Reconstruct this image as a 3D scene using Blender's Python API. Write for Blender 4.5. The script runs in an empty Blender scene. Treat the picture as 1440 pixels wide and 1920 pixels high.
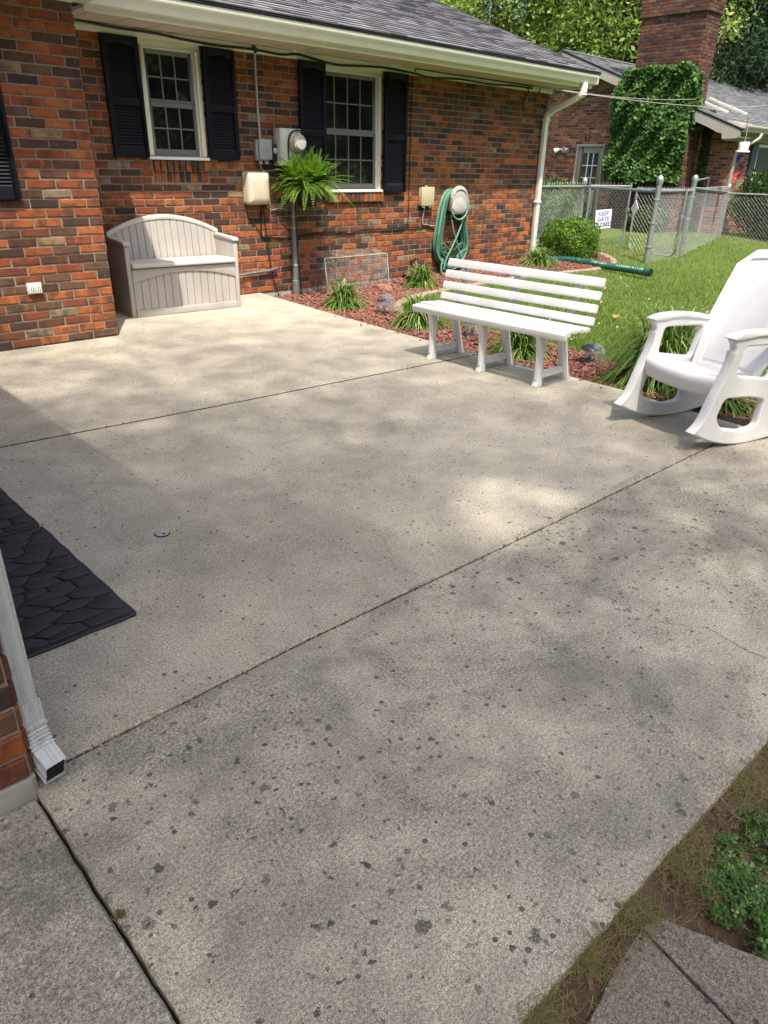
import bpy, bmesh, math, random
import numpy as np
from mathutils import Vector, Matrix

random.seed(7)
RNG = np.random.default_rng(7)
S = bpy.context.scene
C = S.collection

# ------------------------------------------------------------------ camera
cam_d = bpy.data.cameras.new('camera')
cam = bpy.data.objects.new('camera', cam_d)
C.objects.link(cam)
S.camera = cam
right = Vector((0.7265, -0.6869, 0.0198)).normalized()
fwd = Vector((0.6239, 0.6472, -0.4382)).normalized()
up = right.cross(fwd).normalized()
fwd = up.cross(right).normalized()
cam.matrix_world = Matrix(((right.x, up.x, -fwd.x, 0.0),
                           (right.y, up.y, -fwd.y, 0.0),
                           (right.z, up.z, -fwd.z, 1.32),
                           (0, 0, 0, 1)))
cam_d.sensor_fit = 'VERTICAL'
cam_d.sensor_height = 36.0
cam_d.lens = 36.0 * 1331.0 / 1920.0
cam_d.clip_start = 0.05
cam_d.clip_end = 2000.0

# ------------------------------------------------------------------ sky, sun, exposure
SUN_VEC = Vector((0.27, 0.47, -1.0)).normalized()          # the way the light travels
W = bpy.data.worlds.new('World')
S.world = W
W.use_nodes = True
wn = W.node_tree
sky = wn.nodes.new('ShaderNodeTexSky')
sky.sky_type = 'NISHITA'
sky.sun_disc = False
sky.sun_elevation = math.asin(-SUN_VEC.z)
sky.sun_rotation = math.atan2(-SUN_VEC.x, -SUN_VEC.y)
sky.air_density = 1.0
sky.dust_density = 5.0
sky.ozone_density = 0.6
bg = wn.nodes['Background']
wn.links.new(sky.outputs[0], bg.inputs[0])
bg.inputs[1].default_value = 0.15
sun_d = bpy.data.lights.new('sun', 'SUN')
sun_d.energy = 4.4
sun_d.angle = math.radians(0.65)
sun_d.color = (1.0, 0.93, 0.80)
sun = bpy.data.objects.new('sun', sun_d)
C.objects.link(sun)
sun.rotation_euler = SUN_VEC.to_track_quat('-Z', 'Y').to_euler()
sun.location = (-4, -7, 14)
S.view_settings.view_transform = 'Standard'
S.view_settings.look = 'None'
S.view_settings.exposure = 0.80
S.view_settings.gamma = 1.0
S.view_settings.use_curve_mapping = False
S.render.engine = 'CYCLES'
S.cycles.max_bounces = 8
S.cycles.transparent_max_bounces = 12
S.cycles.use_denoising = True

# ------------------------------------------------------------------ helpers: materials
def new_mat(name):
    m = bpy.data.materials.new(name)
    m.use_nodes = True
    nt = m.node_tree
    return m, nt, nt.nodes['Principled BSDF']

def nd(nt, typ, **kw):
    n = nt.nodes.new(typ)
    for k, v in kw.items():
        setattr(n, k, v)
    return n

def ramp(nt, fac, stops, interp='LINEAR'):
    r = nd(nt, 'ShaderNodeValToRGB')
    r.color_ramp.interpolation = interp
    els = r.color_ramp.elements
    while len(els) < len(stops):
        els.new(0.5)
    for e, (p, c) in zip(els, stops):
        e.position = p
        e.color = tuple(c) + (1.0,) if len(c) == 3 else c
    if fac is not None:
        nt.links.new(fac, r.inputs[0])
    return r.outputs[0]

def noise(nt, scale, detail=4.0, rough=0.55, vec=None, dist=0.0):
    n = nd(nt, 'ShaderNodeTexNoise')
    n.inputs['Scale'].default_value = scale
    n.inputs['Detail'].default_value = detail
    n.inputs['Roughness'].default_value = rough
    n.inputs['Distortion'].default_value = dist
    if vec is not None:
        nt.links.new(vec, n.inputs['Vector'])
    return n.outputs[0]

def wpos(nt):
    return nd(nt, 'ShaderNodeNewGeometry').outputs['Position']

def mapped(nt, vec, scale=(1, 1, 1), rot=(0, 0, 0)):
    m = nd(nt, 'ShaderNodeMapping')
    m.inputs['Scale'].default_value = scale
    m.inputs['Rotation'].default_value = rot
    nt.links.new(vec, m.inputs['Vector'])
    return m.outputs[0]

def math_n(nt, op, a, b=None, clamp=False):
    n = nd(nt, 'ShaderNodeMath', operation=op)
    n.use_clamp = clamp
    for i, x in enumerate((a, b)):
        if x is None:
            continue
        if isinstance(x, (int, float)):
            n.inputs[i].default_value = x
        else:
            nt.links.new(x, n.inputs[i])
    return n.outputs[0]

def mixc(nt, fac, a, b, mode='MIX'):
    n = nd(nt, 'ShaderNodeMix', data_type='RGBA', blend_type=mode)
    for sock, x in ((n.inputs[0], fac), (n.inputs[6], a), (n.inputs[7], b)):
        if isinstance(x, (int, float)):
            sock.default_value = x
        elif isinstance(x, tuple):
            sock.default_value = x + (1.0,) if len(x) == 3 else x
        else:
            nt.links.new(x, sock)
    return n.outputs[2]

def bump(nt, bs, height, strength=0.3, dist=0.01):
    b = nd(nt, 'ShaderNodeBump')
    b.inputs['Strength'].default_value = strength
    b.inputs['Distance'].default_value = dist
    nt.links.new(height, b.inputs['Height'])
    nt.links.new(b.outputs[0], bs.inputs['Normal'])

def rnd_out(nt):
    """random number of a piece: object property on single pieces, face attribute on joined ones"""
    a = nd(nt, 'ShaderNodeAttribute', attribute_type='OBJECT', attribute_name='rnd')
    b = nd(nt, 'ShaderNodeAttribute', attribute_type='GEOMETRY', attribute_name='rnd')
    return math_n(nt, 'ADD', a.outputs['Fac'], b.outputs['Fac'])

def plain(name, col, rough=0.5, metal=0.0, var=0.12, nscale=6.0, bscale=120.0, bstr=0.08, spec=0.5):
    m, nt, bs = new_mat(name)
    p = wpos(nt)
    n1 = noise(nt, nscale, 5, 0.6, p)
    lo = tuple(c * (1 - var) for c in col)
    hi = tuple(min(1.0, c * (1 + var)) for c in col)
    nt.links.new(ramp(nt, n1, [(0.3, lo), (0.7, hi)]), bs.inputs['Base Color'])
    bs.inputs['Roughness'].default_value = rough
    bs.inputs['Metallic'].default_value = metal
    bs.inputs['Specular IOR Level'].default_value = spec
    if bstr:
        bump(nt, bs, noise(nt, bscale, 3, 0.6, p), bstr, 0.004)
    return m

def leafy(name, stops, trans=0.35, rough=0.6, patch=None, spec=0.18):
    m, nt, bs = new_mat(name)
    col = ramp(nt, rnd_out(nt), stops)
    if patch:
        col = mixc(nt, math_n(nt, 'MULTIPLY', noise(nt, patch[0], 3, 0.6, wpos(nt)), patch[1]), col, patch[2])
    nt.links.new(col, bs.inputs['Base Color'])
    bs.inputs['Roughness'].default_value = max(rough, 0.55)
    bs.inputs['Specular IOR Level'].default_value = spec
    tr = nd(nt, 'ShaderNodeBsdfTranslucent')
    bright = mixc(nt, 1.0, col, (1.25, 1.3, 0.6), 'MULTIPLY')
    nt.links.new(bright, tr.inputs[0])
    mx = nd(nt, 'ShaderNodeMixShader')
    mx.inputs[0].default_value = trans
    nt.links.new(bs.outputs[0], mx.inputs[1])
    nt.links.new(tr.outputs[0], mx.inputs[2])
    nt.links.new(mx.outputs[0], nt.nodes['Material Output'].inputs[0])
    return m

def brick_mat(name, stops, soot=0.0):
    m, nt, bs = new_mat(name)
    p = wpos(nt)
    r = rnd_out(nt)
    base = ramp(nt, r, stops, 'CONSTANT')
    # flashing within a brick: a dark burnt cloud and a few pale smears, different on each brick
    off = nd(nt, 'ShaderNodeVectorMath', operation='ADD')
    comb = nd(nt, 'ShaderNodeCombineXYZ')
    nt.links.new(math_n(nt, 'MULTIPLY', r, 37.0), comb.inputs[0])
    nt.links.new(math_n(nt, 'MULTIPLY', r, 91.0), comb.inputs[1])
    nt.links.new(math_n(nt, 'MULTIPLY', r, 53.0), comb.inputs[2])
    nt.links.new(p, off.inputs[0]); nt.links.new(comb.outputs[0], off.inputs[1])
    v = off.outputs[0]
    n1 = noise(nt, 9.0, 4, 0.6, v, 0.6)
    f1 = ramp(nt, n1, [(0.44, (0, 0, 0)), (0.64, (1, 1, 1))])
    c = mixc(nt, math_n(nt, 'MULTIPLY', f1, 0.72), base, (0.05, 0.032, 0.028))
    n2 = noise(nt, 14.0, 4, 0.65, v, 1.2)
    f2 = ramp(nt, n2, [(0.62, (0, 0, 0)), (0.76, (1, 1, 1))])
    c = mixc(nt, math_n(nt, 'MULTIPLY', f2, 0.5), c, (0.38, 0.26, 0.16))
    n5 = noise(nt, 1.6, 5, 0.65, mapped(nt, p, (1, 1, 0.35)))
    c = mixc(nt, 0.8, c, ramp(nt, n5, [(0.32, (0.62, 0.62, 0.64)), (0.5, (1, 1, 1)), (0.7, (1.18, 1.15, 1.1))]), 'MULTIPLY')
    n3 = noise(nt, 160.0, 3, 0.7, p)
    c = mixc(nt, 0.45, c, ramp(nt, n3, [(0.3, (0.55, 0.55, 0.55)), (0.7, (1.35, 1.35, 1.35))]), 'MULTIPLY')
    if soot:
        n4 = noise(nt, 0.8, 3, 0.5, p)
        c = mixc(nt, math_n(nt, 'MULTIPLY', ramp(nt, n4, [(0.35, (0, 0, 0)), (0.6, (1, 1, 1))]), soot), c, (0.02, 0.018, 0.018))
    nt.links.new(c, bs.inputs['Base Color'])
    bs.inputs['Roughness'].default_value = 0.82
    bs.inputs['Specular IOR Level'].default_value = 0.25
    sc = noise(nt, 70.0, 5, 0.7, mapped(nt, p, (0.35, 1, 1.6)))
    bump(nt, bs, sc, 0.55, 0.006)
    return m

M = {}
BR = [(0.0, (0.33, 0.095, 0.034)), (0.16, (0.26, 0.070, 0.029)), (0.30, (0.37, 0.116, 0.040)), (0.43, (0.20, 0.062, 0.031)),
      (0.54, (0.125, 0.053, 0.033)), (0.66, (0.080, 0.042, 0.031)), (0.76, (0.055, 0.035, 0.029)), (0.85, (0.14, 0.076, 0.046)), (0.958, (0.29, 0.19, 0.11)), (0.98, (0.24, 0.18, 0.12))]
M['brick'] = brick_mat('red_brown_brick', BR)
BR2 = [(0.0, (0.35, 0.135, 0.085)), (0.25, (0.27, 0.10, 0.07)), (0.45, (0.40, 0.17, 0.095)), (0.65, (0.185, 0.075, 0.06)), (0.82, (0.10, 0.055, 0.05)), (0.95, (0.40, 0.29, 0.22))]
M['brick_far'] = brick_mat('purple_red_brick', BR2)
M['brick_chimney'] = brick_mat('sooty_red_brick', [(p, tuple(c * 0.56 for c in q)) for p, q in BR2], 0.45)
M['loose_brick'] = brick_mat('loose_red_brick', [(0.0, (0.36, 0.10, 0.07)), (0.6, (0.10, 0.05, 0.045)), (0.8, (0.38, 0.17, 0.12))])
M['mortar'] = plain('grey_mortar', (0.27, 0.225, 0.18), 0.95, 0, 0.22, 30, 260, 0.5, 0.2)
M['mortar_far'] = plain('tan_mortar', (0.30, 0.22, 0.18), 0.95, 0, 0.2, 20, 200, 0.3, 0.2)
M['mortar_dark'] = plain('dark_mortar', (0.13, 0.10, 0.09), 0.95, 0, 0.3, 8, 200, 0.3, 0.2)
M['foundation'] = plain('foundation_concrete', (0.34, 0.33, 0.30), 0.9, 0, 0.22, 9, 150, 0.4, 0.25)
M['cream'] = plain('cream_aluminium', (0.74, 0.72, 0.62), 0.45, 0, 0.05, 4, 60, 0.02)
M['soffit'] = plain('soffit_panel', (0.66, 0.56, 0.46), 0.55, 0, 0.06, 4, 60, 0.02)
M['white_trim'] = plain('white_trim', (0.78, 0.78, 0.76), 0.4, 0, 0.05, 5, 60, 0.03)
M['window_grey'] = plain('grey_window_vinyl', (0.17, 0.17, 0.165), 0.45, 0, 0.05, 5, 60, 0.02)
M['shutter'] = plain('black_shutter', (0.007, 0.0075, 0.013), 0.5, 0, 0.15, 8, 300, 0.12, 0.22)
M['lit_louvre'] = plain('black_louvre_lit', (0.017, 0.018, 0.028), 0.42, 0, 0.12, 8, 300, 0.08, 0.45)  # lighter than the shutter frame, painting in the light the slats catch
M['drip'] = plain('black_drip_edge', (0.012, 0.013, 0.018), 0.4, 0, 0.1, 5, 60, 0.02)
M['grey_box'] = plain('grey_paint_steel', (0.34, 0.36, 0.37), 0.45, 0.2, 0.12, 9, 120, 0.06)
M['pale_box'] = plain('pale_paint_steel', (0.58, 0.58, 0.54), 0.42, 0.1, 0.14, 6, 120, 0.06)
M['beige_box'] = plain('beige_plastic', (0.56, 0.51, 0.41), 0.45, 0, 0.06, 5, 120, 0.03)
M['tan_box'] = plain('tan_plastic', (0.48, 0.43, 0.27), 0.5, 0, 0.08, 7, 120, 0.04)
M['galv'] = plain('galvanised_steel', (0.30, 0.32, 0.34), 0.5, 0.6, 0.2, 14, 200, 0.08)
M['conduit'] = plain('weathered_conduit', (0.20, 0.205, 0.215), 0.55, 0.55, 0.25, 14, 160, 0.12)
M['cable'] = plain('black_cable', (0.012, 0.011, 0.011), 0.5, 0, 0.1, 10, 60, 0.02)
M['wire_grey'] = plain('grey_wire', (0.42, 0.40, 0.37), 0.55, 0.1, 0.1, 10, 60, 0.02)
M['resin_beige'] = plain('beige_grained_resin', (0.39, 0.366, 0.345), 0.55, 0, 0.07, 5, 90, 0.10)
M['resin_lid'] = plain('pale_resin_lid', (0.52, 0.50, 0.48), 0.5, 0, 0.05, 5, 90, 0.08)
M['white_resin'] = plain('white_resin', (0.72, 0.72, 0.74), 0.38, 0, 0.06, 9, 60, 0.02)
M['rubber'] = plain('black_rubber', (0.014, 0.014, 0.017), 0.62, 0, 0.35, 9, 420, 0.25, 0.4)
M['hose_green'] = plain('green_hose', (0.045, 0.15, 0.105), 0.5, 0, 0.25, 6, 60, 0.02)
M['hose_pale'] = plain('pale_green_hose', (0.12, 0.27, 0.195), 0.5, 0, 0.2, 6, 60, 0.02)
M['reel'] = plain('grey_hose_hanger', (0.40, 0.40, 0.38), 0.45, 0, 0.06, 6, 80, 0.03)
M['drain_pipe'] = plain('dark_green_pipe', (0.012, 0.085, 0.062), 0.38, 0, 0.2, 7, 60, 0.02)
M['brass'] = plain('weathered_brass', (0.22, 0.19, 0.14), 0.45, 0.8, 0.2, 20, 100, 0.1)
M['pot'] = plain('black_pot', (0.012, 0.012, 0.012), 0.5, 0, 0.1, 9, 60, 0.02)
M['spout'] = plain('pale_painted_downspout', (0.60, 0.64, 0.67), 0.32, 0.15, 0.08, 9, 60, 0.03)
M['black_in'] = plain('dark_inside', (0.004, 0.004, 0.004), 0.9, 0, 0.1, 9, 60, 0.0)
M['curb'] = plain('brown_edging_concrete', (0.24, 0.19, 0.14), 0.9, 0, 0.25, 9, 160, 0.4)
M['joint'] = plain('dark_joint_soil', (0.022, 0.020, 0.014), 0.95, 0, 0.4, 30, 120, 0.5, 0.2)
M['soil'] = plain('brown_soil', (0.085, 0.058, 0.040), 0.95, 0, 0.4, 14, 120, 0.8, 0.2)
M['bark'] = plain('grey_brown_bark', (0.07, 0.055, 0.045), 0.9, 0, 0.4, 6, 40, 0.8, 0.2)
M['grey_door'] = plain('taupe_door_paint', (0.30, 0.275, 0.25), 0.5, 0, 0.05, 5, 60, 0.02)
M['taupe'] = plain('taupe_trim', (0.36, 0.33, 0.30), 0.5, 0, 0.06, 5, 60, 0.02)
M['lettering'] = plain('blue_marker', (0.05, 0.08, 0.30), 0.6, 0, 0.1, 5, 60, 0.0)
M['sign_white'] = plain('worn_white_sign', (0.72, 0.72, 0.74), 0.5, 0, 0.12, 24, 60, 0.02)
M['spin_blue'] = plain('blue_fabric', (0.03, 0.04, 0.30), 0.6, 0, 0.1, 5, 60, 0.0)
M['spin_red'] = plain('red_fabric', (0.55, 0.02, 0.03), 0.6, 0, 0.1, 5, 60, 0.0)
M['teal_shutter'] = plain('dark_teal_shutter', (0.015, 0.03, 0.035), 0.5, 0, 0.1, 5, 60, 0.02)

def scuffed(name, col, dirt, rough):
    # moulded plastic with grey scuffs, grime specks and faint streaks
    m, nt, bs = new_mat(name)
    p = wpos(nt)
    c = ramp(nt, noise(nt, 5, 5, 0.6, p), [(0.3, tuple(x * 0.93 for x in col)), (0.7, col)])
    s1 = ramp(nt, noise(nt, 26, 5, 0.75, mapped(nt, p, (1, 0.5, 1)), 0.6), [(0.58, (0, 0, 0)), (0.74, (1, 1, 1))])
    c = mixc(nt, math_n(nt, 'MULTIPLY', s1, 0.5), c, dirt)
    s2 = ramp(nt, noise(nt, 150, 2, 0.7, p), [(0.66, (0, 0, 0)), (0.74, (1, 1, 1))])
    c = mixc(nt, math_n(nt, 'MULTIPLY', s2, 0.35), c, dirt)
    nt.links.new(c, bs.inputs['Base Color'])
    nt.links.new(ramp(nt, s1, [(0, (rough,) * 3), (1, (min(1, rough + 0.25),) * 3)]), bs.inputs['Roughness'])
    bump(nt, bs, noise(nt, 40, 4, 0.6, p), 0.05, 0.006)
    return m
M['white_resin'] = scuffed('white_resin', (0.68, 0.68, 0.69), (0.42, 0.40, 0.36), 0.36)
M['rubber'] = scuffed('black_rubber', (0.017, 0.017, 0.020), (0.055, 0.052, 0.048), 0.6)
M['spout'] = scuffed('pale_painted_downspout', (0.47, 0.50, 0.52), (0.16, 0.14, 0.11), 0.34)

def glass_dark(name, col=(0.012, 0.013, 0.014)):
    m, nt, bs = new_mat(name)
    p = wpos(nt)
    nt.links.new(ramp(nt, noise(nt, 2.2, 3, 0.5, p), [(0.35, tuple(c * 0.6 for c in col)), (0.7, tuple(c * 1.6 for c in col))]), bs.inputs['Base Color'])
    bs.inputs['Roughness'].default_value = 0.03
    bs.inputs['Specular IOR Level'].default_value = 0.5
    bump(nt, bs, noise(nt, 3.0, 2, 0.5, p), 0.03, 0.02)
    return m
M['glass'] = glass_dark('dark_window_glass')
M['glass_far'] = glass_dark('curtained_glass', (0.05, 0.052, 0.055))

def clear_plastic(name, tint, alpha=0.75, rough=0.12):
    m, nt, bs = new_mat(name)
    bs.inputs['Base Color'].default_value = tint + (1,)
    bs.inputs['Roughness'].default_value = rough
    tr = nd(nt, 'ShaderNodeBsdfTransparent')
    mx = nd(nt, 'ShaderNodeMixShader')
    p = wpos(nt)
    f = ramp(nt, noise(nt, 8, 4, 0.6, p, 0.8), [(0.4, (alpha,) * 3), (0.75, (alpha - 0.22,) * 3)])
    nt.links.new(f, mx.inputs[0])
    nt.links.new(bs.outputs[0], mx.inputs[1])
    nt.links.new(tr.outputs[0], mx.inputs[2])
    nt.links.new(mx.outputs[0], nt.nodes['Material Output'].inputs[0])
    bump(nt, bs, noise(nt, 26, 4, 0.6, p, 1.0), 0.8, 0.03)
    return m
M['acrylic'] = clear_plastic('clear_acrylic', (0.46, 0.46, 0.43), 0.91, 0.05)
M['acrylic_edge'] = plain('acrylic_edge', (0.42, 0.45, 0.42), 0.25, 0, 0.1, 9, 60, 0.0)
M['bag'] = clear_plastic('clear_bag_film', (0.45, 0.45, 0.48), 0.84, 0.12)

def solar_mat():
    m, nt, bs = new_mat('solar_cap')
    bs.inputs['Base Color'].default_value = (0.05, 0.06, 0.08, 1)
    bs.inputs['Roughness'].default_value = 0.12
    bs.inputs['Metallic'].default_value = 0.6
    return m
M['solar'] = solar_mat()

def shingle_mat(name, stops):
    m, nt, bs = new_mat(name)
    p = wpos(nt)
    c = ramp(nt, rnd_out(nt), stops)
    c = mixc(nt, 0.7, c, ramp(nt, noise(nt, 140, 3, 0.7, p), [(0.3, (0.6, 0.6, 0.6)), (0.7, (1.4, 1.4, 1.4))]), 'MULTIPLY')
    c = mixc(nt, 0.5, c, ramp(nt, noise(nt, 0.7, 4, 0.6, p), [(0.3, (0.75, 0.75, 0.75)), (0.7, (1.2, 1.2, 1.2))]), 'MULTIPLY')
    nt.links.new(c, bs.inputs['Base Color'])
    bs.inputs['Roughness'].default_value = 0.85
    bs.inputs['Specular IOR Level'].default_value = 0.3
    bump(nt, bs, noise(nt, 220, 2, 0.7, p), 0.5, 0.004)
    return m
M['shingle'] = shingle_mat('weathered_shingle', [(0.0, (0.078, 0.078, 0.092)), (0.5, (0.128, 0.126, 0.146)), (1.0, (0.195, 0.185, 0.205))])
M['shingle_far'] = shingle_mat('grey_shingle', [(0.0, (0.10, 0.105, 0.12)), (0.5, (0.14, 0.145, 0.16)), (1.0, (0.18, 0.185, 0.20))])

SPOT_DRIFTS = [(0.62, 1.02, 0.45), (0.55, 0.80, 0.36), (0.84, 0.86, 0.42), (0.82, 0.56, 0.30), (2.45, 1.20, 0.50), (2.9, 1.15, 0.4)]
def concrete_mat(name, base, spots=1.0, pebble=0.5):
    m, nt, bs = new_mat(name)
    p = wpos(nt)
    # broad weathering
    big = noise(nt, 0.75, 5, 0.6, p, 0.4)
    c = ramp(nt, big, [(0.30, tuple(x * 0.80 for x in base)), (0.5, base), (0.72, tuple(x * 1.16 for x in base))])
    mid = noise(nt, 4.5, 6, 0.65, p, 0.5)
    c = mixc(nt, 0.8, c, ramp(nt, mid, [(0.28, (0.76, 0.76, 0.76)), (0.52, (1.0, 1.0, 1.0)), (0.75, (1.10, 1.10, 1.09))]), 'MULTIPLY')
    # exposed sand and small aggregate
    fine = noise(nt, 330, 3, 0.85, p)
    c = mixc(nt, 1.0, c, ramp(nt, fine, [(0.36, (0.22, 0.215, 0.20)), (0.47, (0.92, 0.92, 0.92)), (0.64, (1.7, 1.7, 1.7))]), 'MULTIPLY')
    gr2 = noise(nt, 135, 3, 0.8, p)
    c = mixc(nt, 0.9, c, ramp(nt, gr2, [(0.36, (0.55, 0.54, 0.52)), (0.5, (1.0, 1.0, 1.0)), (0.64, (1.32, 1.32, 1.33))]), 'MULTIPLY')
    vo = nd(nt, 'ShaderNodeTexVoronoi', feature='F1')
    vo.inputs['Scale'].default_value = 62.0
    nt.links.new(p, vo.inputs['Vector'])
    sep = nd(nt, 'ShaderNodeSeparateColor'); nt.links.new(vo.outputs['Color'], sep.inputs[0])
    lim = math_n(nt, 'MULTIPLY', sep.outputs[0], 0.34)
    peb = math_n(nt, 'LESS_THAN', vo.outputs['Distance'], lim)
    pc = ramp(nt, sep.outputs[1], [(0.0, (0.16, 0.15, 0.13)), (0.35, (0.28, 0.26, 0.22)), (0.6, (0.40, 0.40, 0.41)), (0.85, (0.58, 0.58, 0.57)), (1.0, (0.33, 0.24, 0.16))], 'CONSTANT')
    c = mixc(nt, math_n(nt, 'MULTIPLY', peb, pebble), c, pc)
    # small dark pits
    vp = nd(nt, 'ShaderNodeTexVoronoi', feature='F1')
    vp.inputs['Scale'].default_value = 34.0
    nt.links.new(p, vp.inputs['Vector'])
    sp = nd(nt, 'ShaderNodeSeparateColor'); nt.links.new(vp.outputs['Color'], sp.inputs[0])
    pr = math_n(nt, 'MULTIPLY', math_n(nt, 'SUBTRACT', sp.outputs[0], 0.48, True), 0.46)
    pit = math_n(nt, 'LESS_THAN', vp.outputs['Distance'], pr)
    c = mixc(nt, math_n(nt, 'MULTIPLY', pit, 0.80), c, (0.045, 0.040, 0.032))
    if spots:
        # lichen spots: round, ragged, in drifts
        ragged = nd(nt, 'ShaderNodeVectorMath', operation='ADD')
        nz = nd(nt, 'ShaderNodeTexNoise'); nz.inputs['Scale'].default_value = 70.0; nz.inputs['Detail'].default_value = 3
        nt.links.new(p, nz.inputs['Vector'])
        sc = nd(nt, 'ShaderNodeVectorMath', operation='SCALE'); sc.inputs['Scale'].default_value = 0.026
        nt.links.new(nz.outputs['Color'], sc.inputs[0])
        nt.links.new(p, ragged.inputs[0]); nt.links.new(sc.outputs[0], ragged.inputs[1])
        drift = noise(nt, 1.1, 3, 0.6, p)
        dm = ramp(nt, drift, [(0.38, (0.10, 0.10, 0.10)), (0.56, (1, 1, 1))])
        sy = nd(nt, 'ShaderNodeSeparateXYZ'); nt.links.new(p, sy.inputs[0])
        # the slab nearest the lawn path is the mossiest; the slab by the house is clean
        near = math_n(nt, 'ADD', math_n(nt, 'MULTIPLY', math_n(nt, 'LESS_THAN', sy.outputs[1], 1.45), 0.82), 0.18)
        dm = math_n(nt, 'MULTIPLY', dm, near)
        for (qx, qy, qr) in SPOT_DRIFTS:
            dv = nd(nt, 'ShaderNodeVectorMath', operation='DISTANCE'); dv.inputs[1].default_value = (qx, qy, 0.0)
            nt.links.new(p, dv.inputs[0])
            dm = math_n(nt, 'ADD', dm, math_n(nt, 'MULTIPLY', math_n(nt, 'SUBTRACT', 1.0, math_n(nt, 'DIVIDE', dv.outputs['Value'], qr), True), 1.5), True)
        for scale, size, thr in ((13.0, 0.27, 0.30), (21.0, 0.31, 0.20), (38.0, 0.36, 0.22)):
            v = nd(nt, 'ShaderNodeTexVoronoi', feature='F1')
            v.inputs['Scale'].default_value = scale
            nt.links.new(ragged.outputs[0], v.inputs['Vector'])
            s2 = nd(nt, 'ShaderNodeSeparateColor'); nt.links.new(v.outputs['Color'], s2.inputs[0])
            rad = math_n(nt, 'MULTIPLY', math_n(nt, 'SUBTRACT', s2.outputs[0], thr, True), size * 1.15)
            edge = math_n(nt, 'SUBTRACT', rad, v.outputs['Distance'])
            mk = math_n(nt, 'MULTIPLY', edge, 26.0, True)
            mk = math_n(nt, 'MULTIPLY', math_n(nt, 'MULTIPLY', mk, dm), math_n(nt, 'ADD', math_n(nt, 'MULTIPLY', s2.outputs[1], 0.6), 0.55))
            grain = ramp(nt, noise(nt, 260, 2, 0.7, p), [(0.40, (1, 1, 1)), (0.70, (0.35, 0.35, 0.35))])
            mk = math_n(nt, 'MULTIPLY', math_n(nt, 'MULTIPLY', mk, grain), spots, True)
            c = mixc(nt, mk, c, (0.040, 0.038, 0.030))
        # cloudy grime
        gr = noise(nt, 2.3, 6, 0.7, p, 0.8)
        gm = ramp(nt, gr, [(0.42, (0, 0, 0)), (0.62, (1, 1, 1))])
        gm2 = math_n(nt, 'MULTIPLY', gm, ramp(nt, noise(nt, 120, 3, 0.75, p), [(0.35, (1, 1, 1)), (0.62, (0, 0, 0))]))
        gm2 = math_n(nt, 'MULTIPLY', gm2, math_n(nt, 'ADD', math_n(nt, 'MULTIPLY', near, 0.6), 0.4))
        c = mixc(nt, math_n(nt, 'MULTIPLY', gm2, 0.85), c, (0.07, 0.068, 0.060))
        sm = ramp(nt, noise(nt, 1.9, 5, 0.65, mapped(nt, p, (1, 1.3, 1), (0, 0, 0.6)), 0.5), [(0.46, (0, 0, 0)), (0.66, (1, 1, 1))])
        c = mixc(nt, math_n(nt, 'MULTIPLY', math_n(nt, 'MULTIPLY', sm, near), 0.55), c, (0.085, 0.082, 0.070))
    nt.links.new(c, bs.inputs['Base Color'])
    bs.inputs['Roughness'].default_value = 0.88
    bs.inputs['Specular IOR Level'].default_value = 0.3
    h = math_n(nt, 'ADD', math_n(nt, 'MULTIPLY', fine, 0.6), math_n(nt, 'SUBTRACT', math_n(nt, 'MULTIPLY', peb, 0.35), math_n(nt, 'MULTIPLY', pit, 0.8)))
    bump(nt, bs, h, 0.55, 0.004)
    return m
M['concrete'] = concrete_mat('weathered_patio_concrete', (0.405, 0.374, 0.302), 1.0, 0.5)
M['concrete_walk'] = concrete_mat('coarse_walk_concrete', (0.315, 0.295, 0.240), 0.30, 0.75)
M['paver'] = concrete_mat('brown_paver', (0.195, 0.165, 0.138), 0.0, 0.2)

def ground_mat(name, stops, s1=0.5, s2=9.0):
    m, nt, bs = new_mat(name)
    p = wpos(nt)
    a = noise(nt, s1, 4, 0.6, p)
    b = noise(nt, s2, 5, 0.7, p)
    nt.links.new(ramp(nt, math_n(nt, 'ADD', math_n(nt, 'MULTIPLY', a, 0.5), math_n(nt, 'MULTIPLY', b, 0.5)), stops), bs.inputs['Base Color'])
    bs.inputs['Roughness'].default_value = 0.95
    bs.inputs['Specular IOR Level'].default_value = 0.2
    bump(nt, bs, noise(nt, 60, 4, 0.7, p), 0.8, 0.03)
    return m
M['lawn'] = ground_mat('lawn_soil', [(0.3, (0.06, 0.10, 0.024)), (0.5, (0.10, 0.155, 0.04)), (0.7, (0.15, 0.165, 0.06))])
M['bed'] = ground_mat('bed_soil', [(0.3, (0.10, 0.035, 0.022)), (0.6, (0.18, 0.065, 0.04))], 2.0, 20.0)
M['rock'] = None
def rock_mat():
    m, nt, bs = new_mat('red_lava_rock')
    p = wpos(nt)
    c = ramp(nt, rnd_out(nt), [(0.0, (0.13, 0.052, 0.042)), (0.4, (0.22, 0.085, 0.064)), (0.75, (0.29, 0.125, 0.092)), (1.0, (0.10, 0.052, 0.046))])
    c = mixc(nt, 0.6, c, ramp(nt, noise(nt, 120, 3, 0.7, p), [(0.3, (0.6, 0.6, 0.6)), (0.7, (1.35, 1.35, 1.35))]), 'MULTIPLY')
    nt.links.new(c, bs.inputs['Base Color'])
    bs.inputs['Roughness'].default_value = 0.9
    bump(nt, bs, noise(nt, 150, 3, 0.7, p), 0.7, 0.006)
    return m
M['rock'] = rock_mat()
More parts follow.
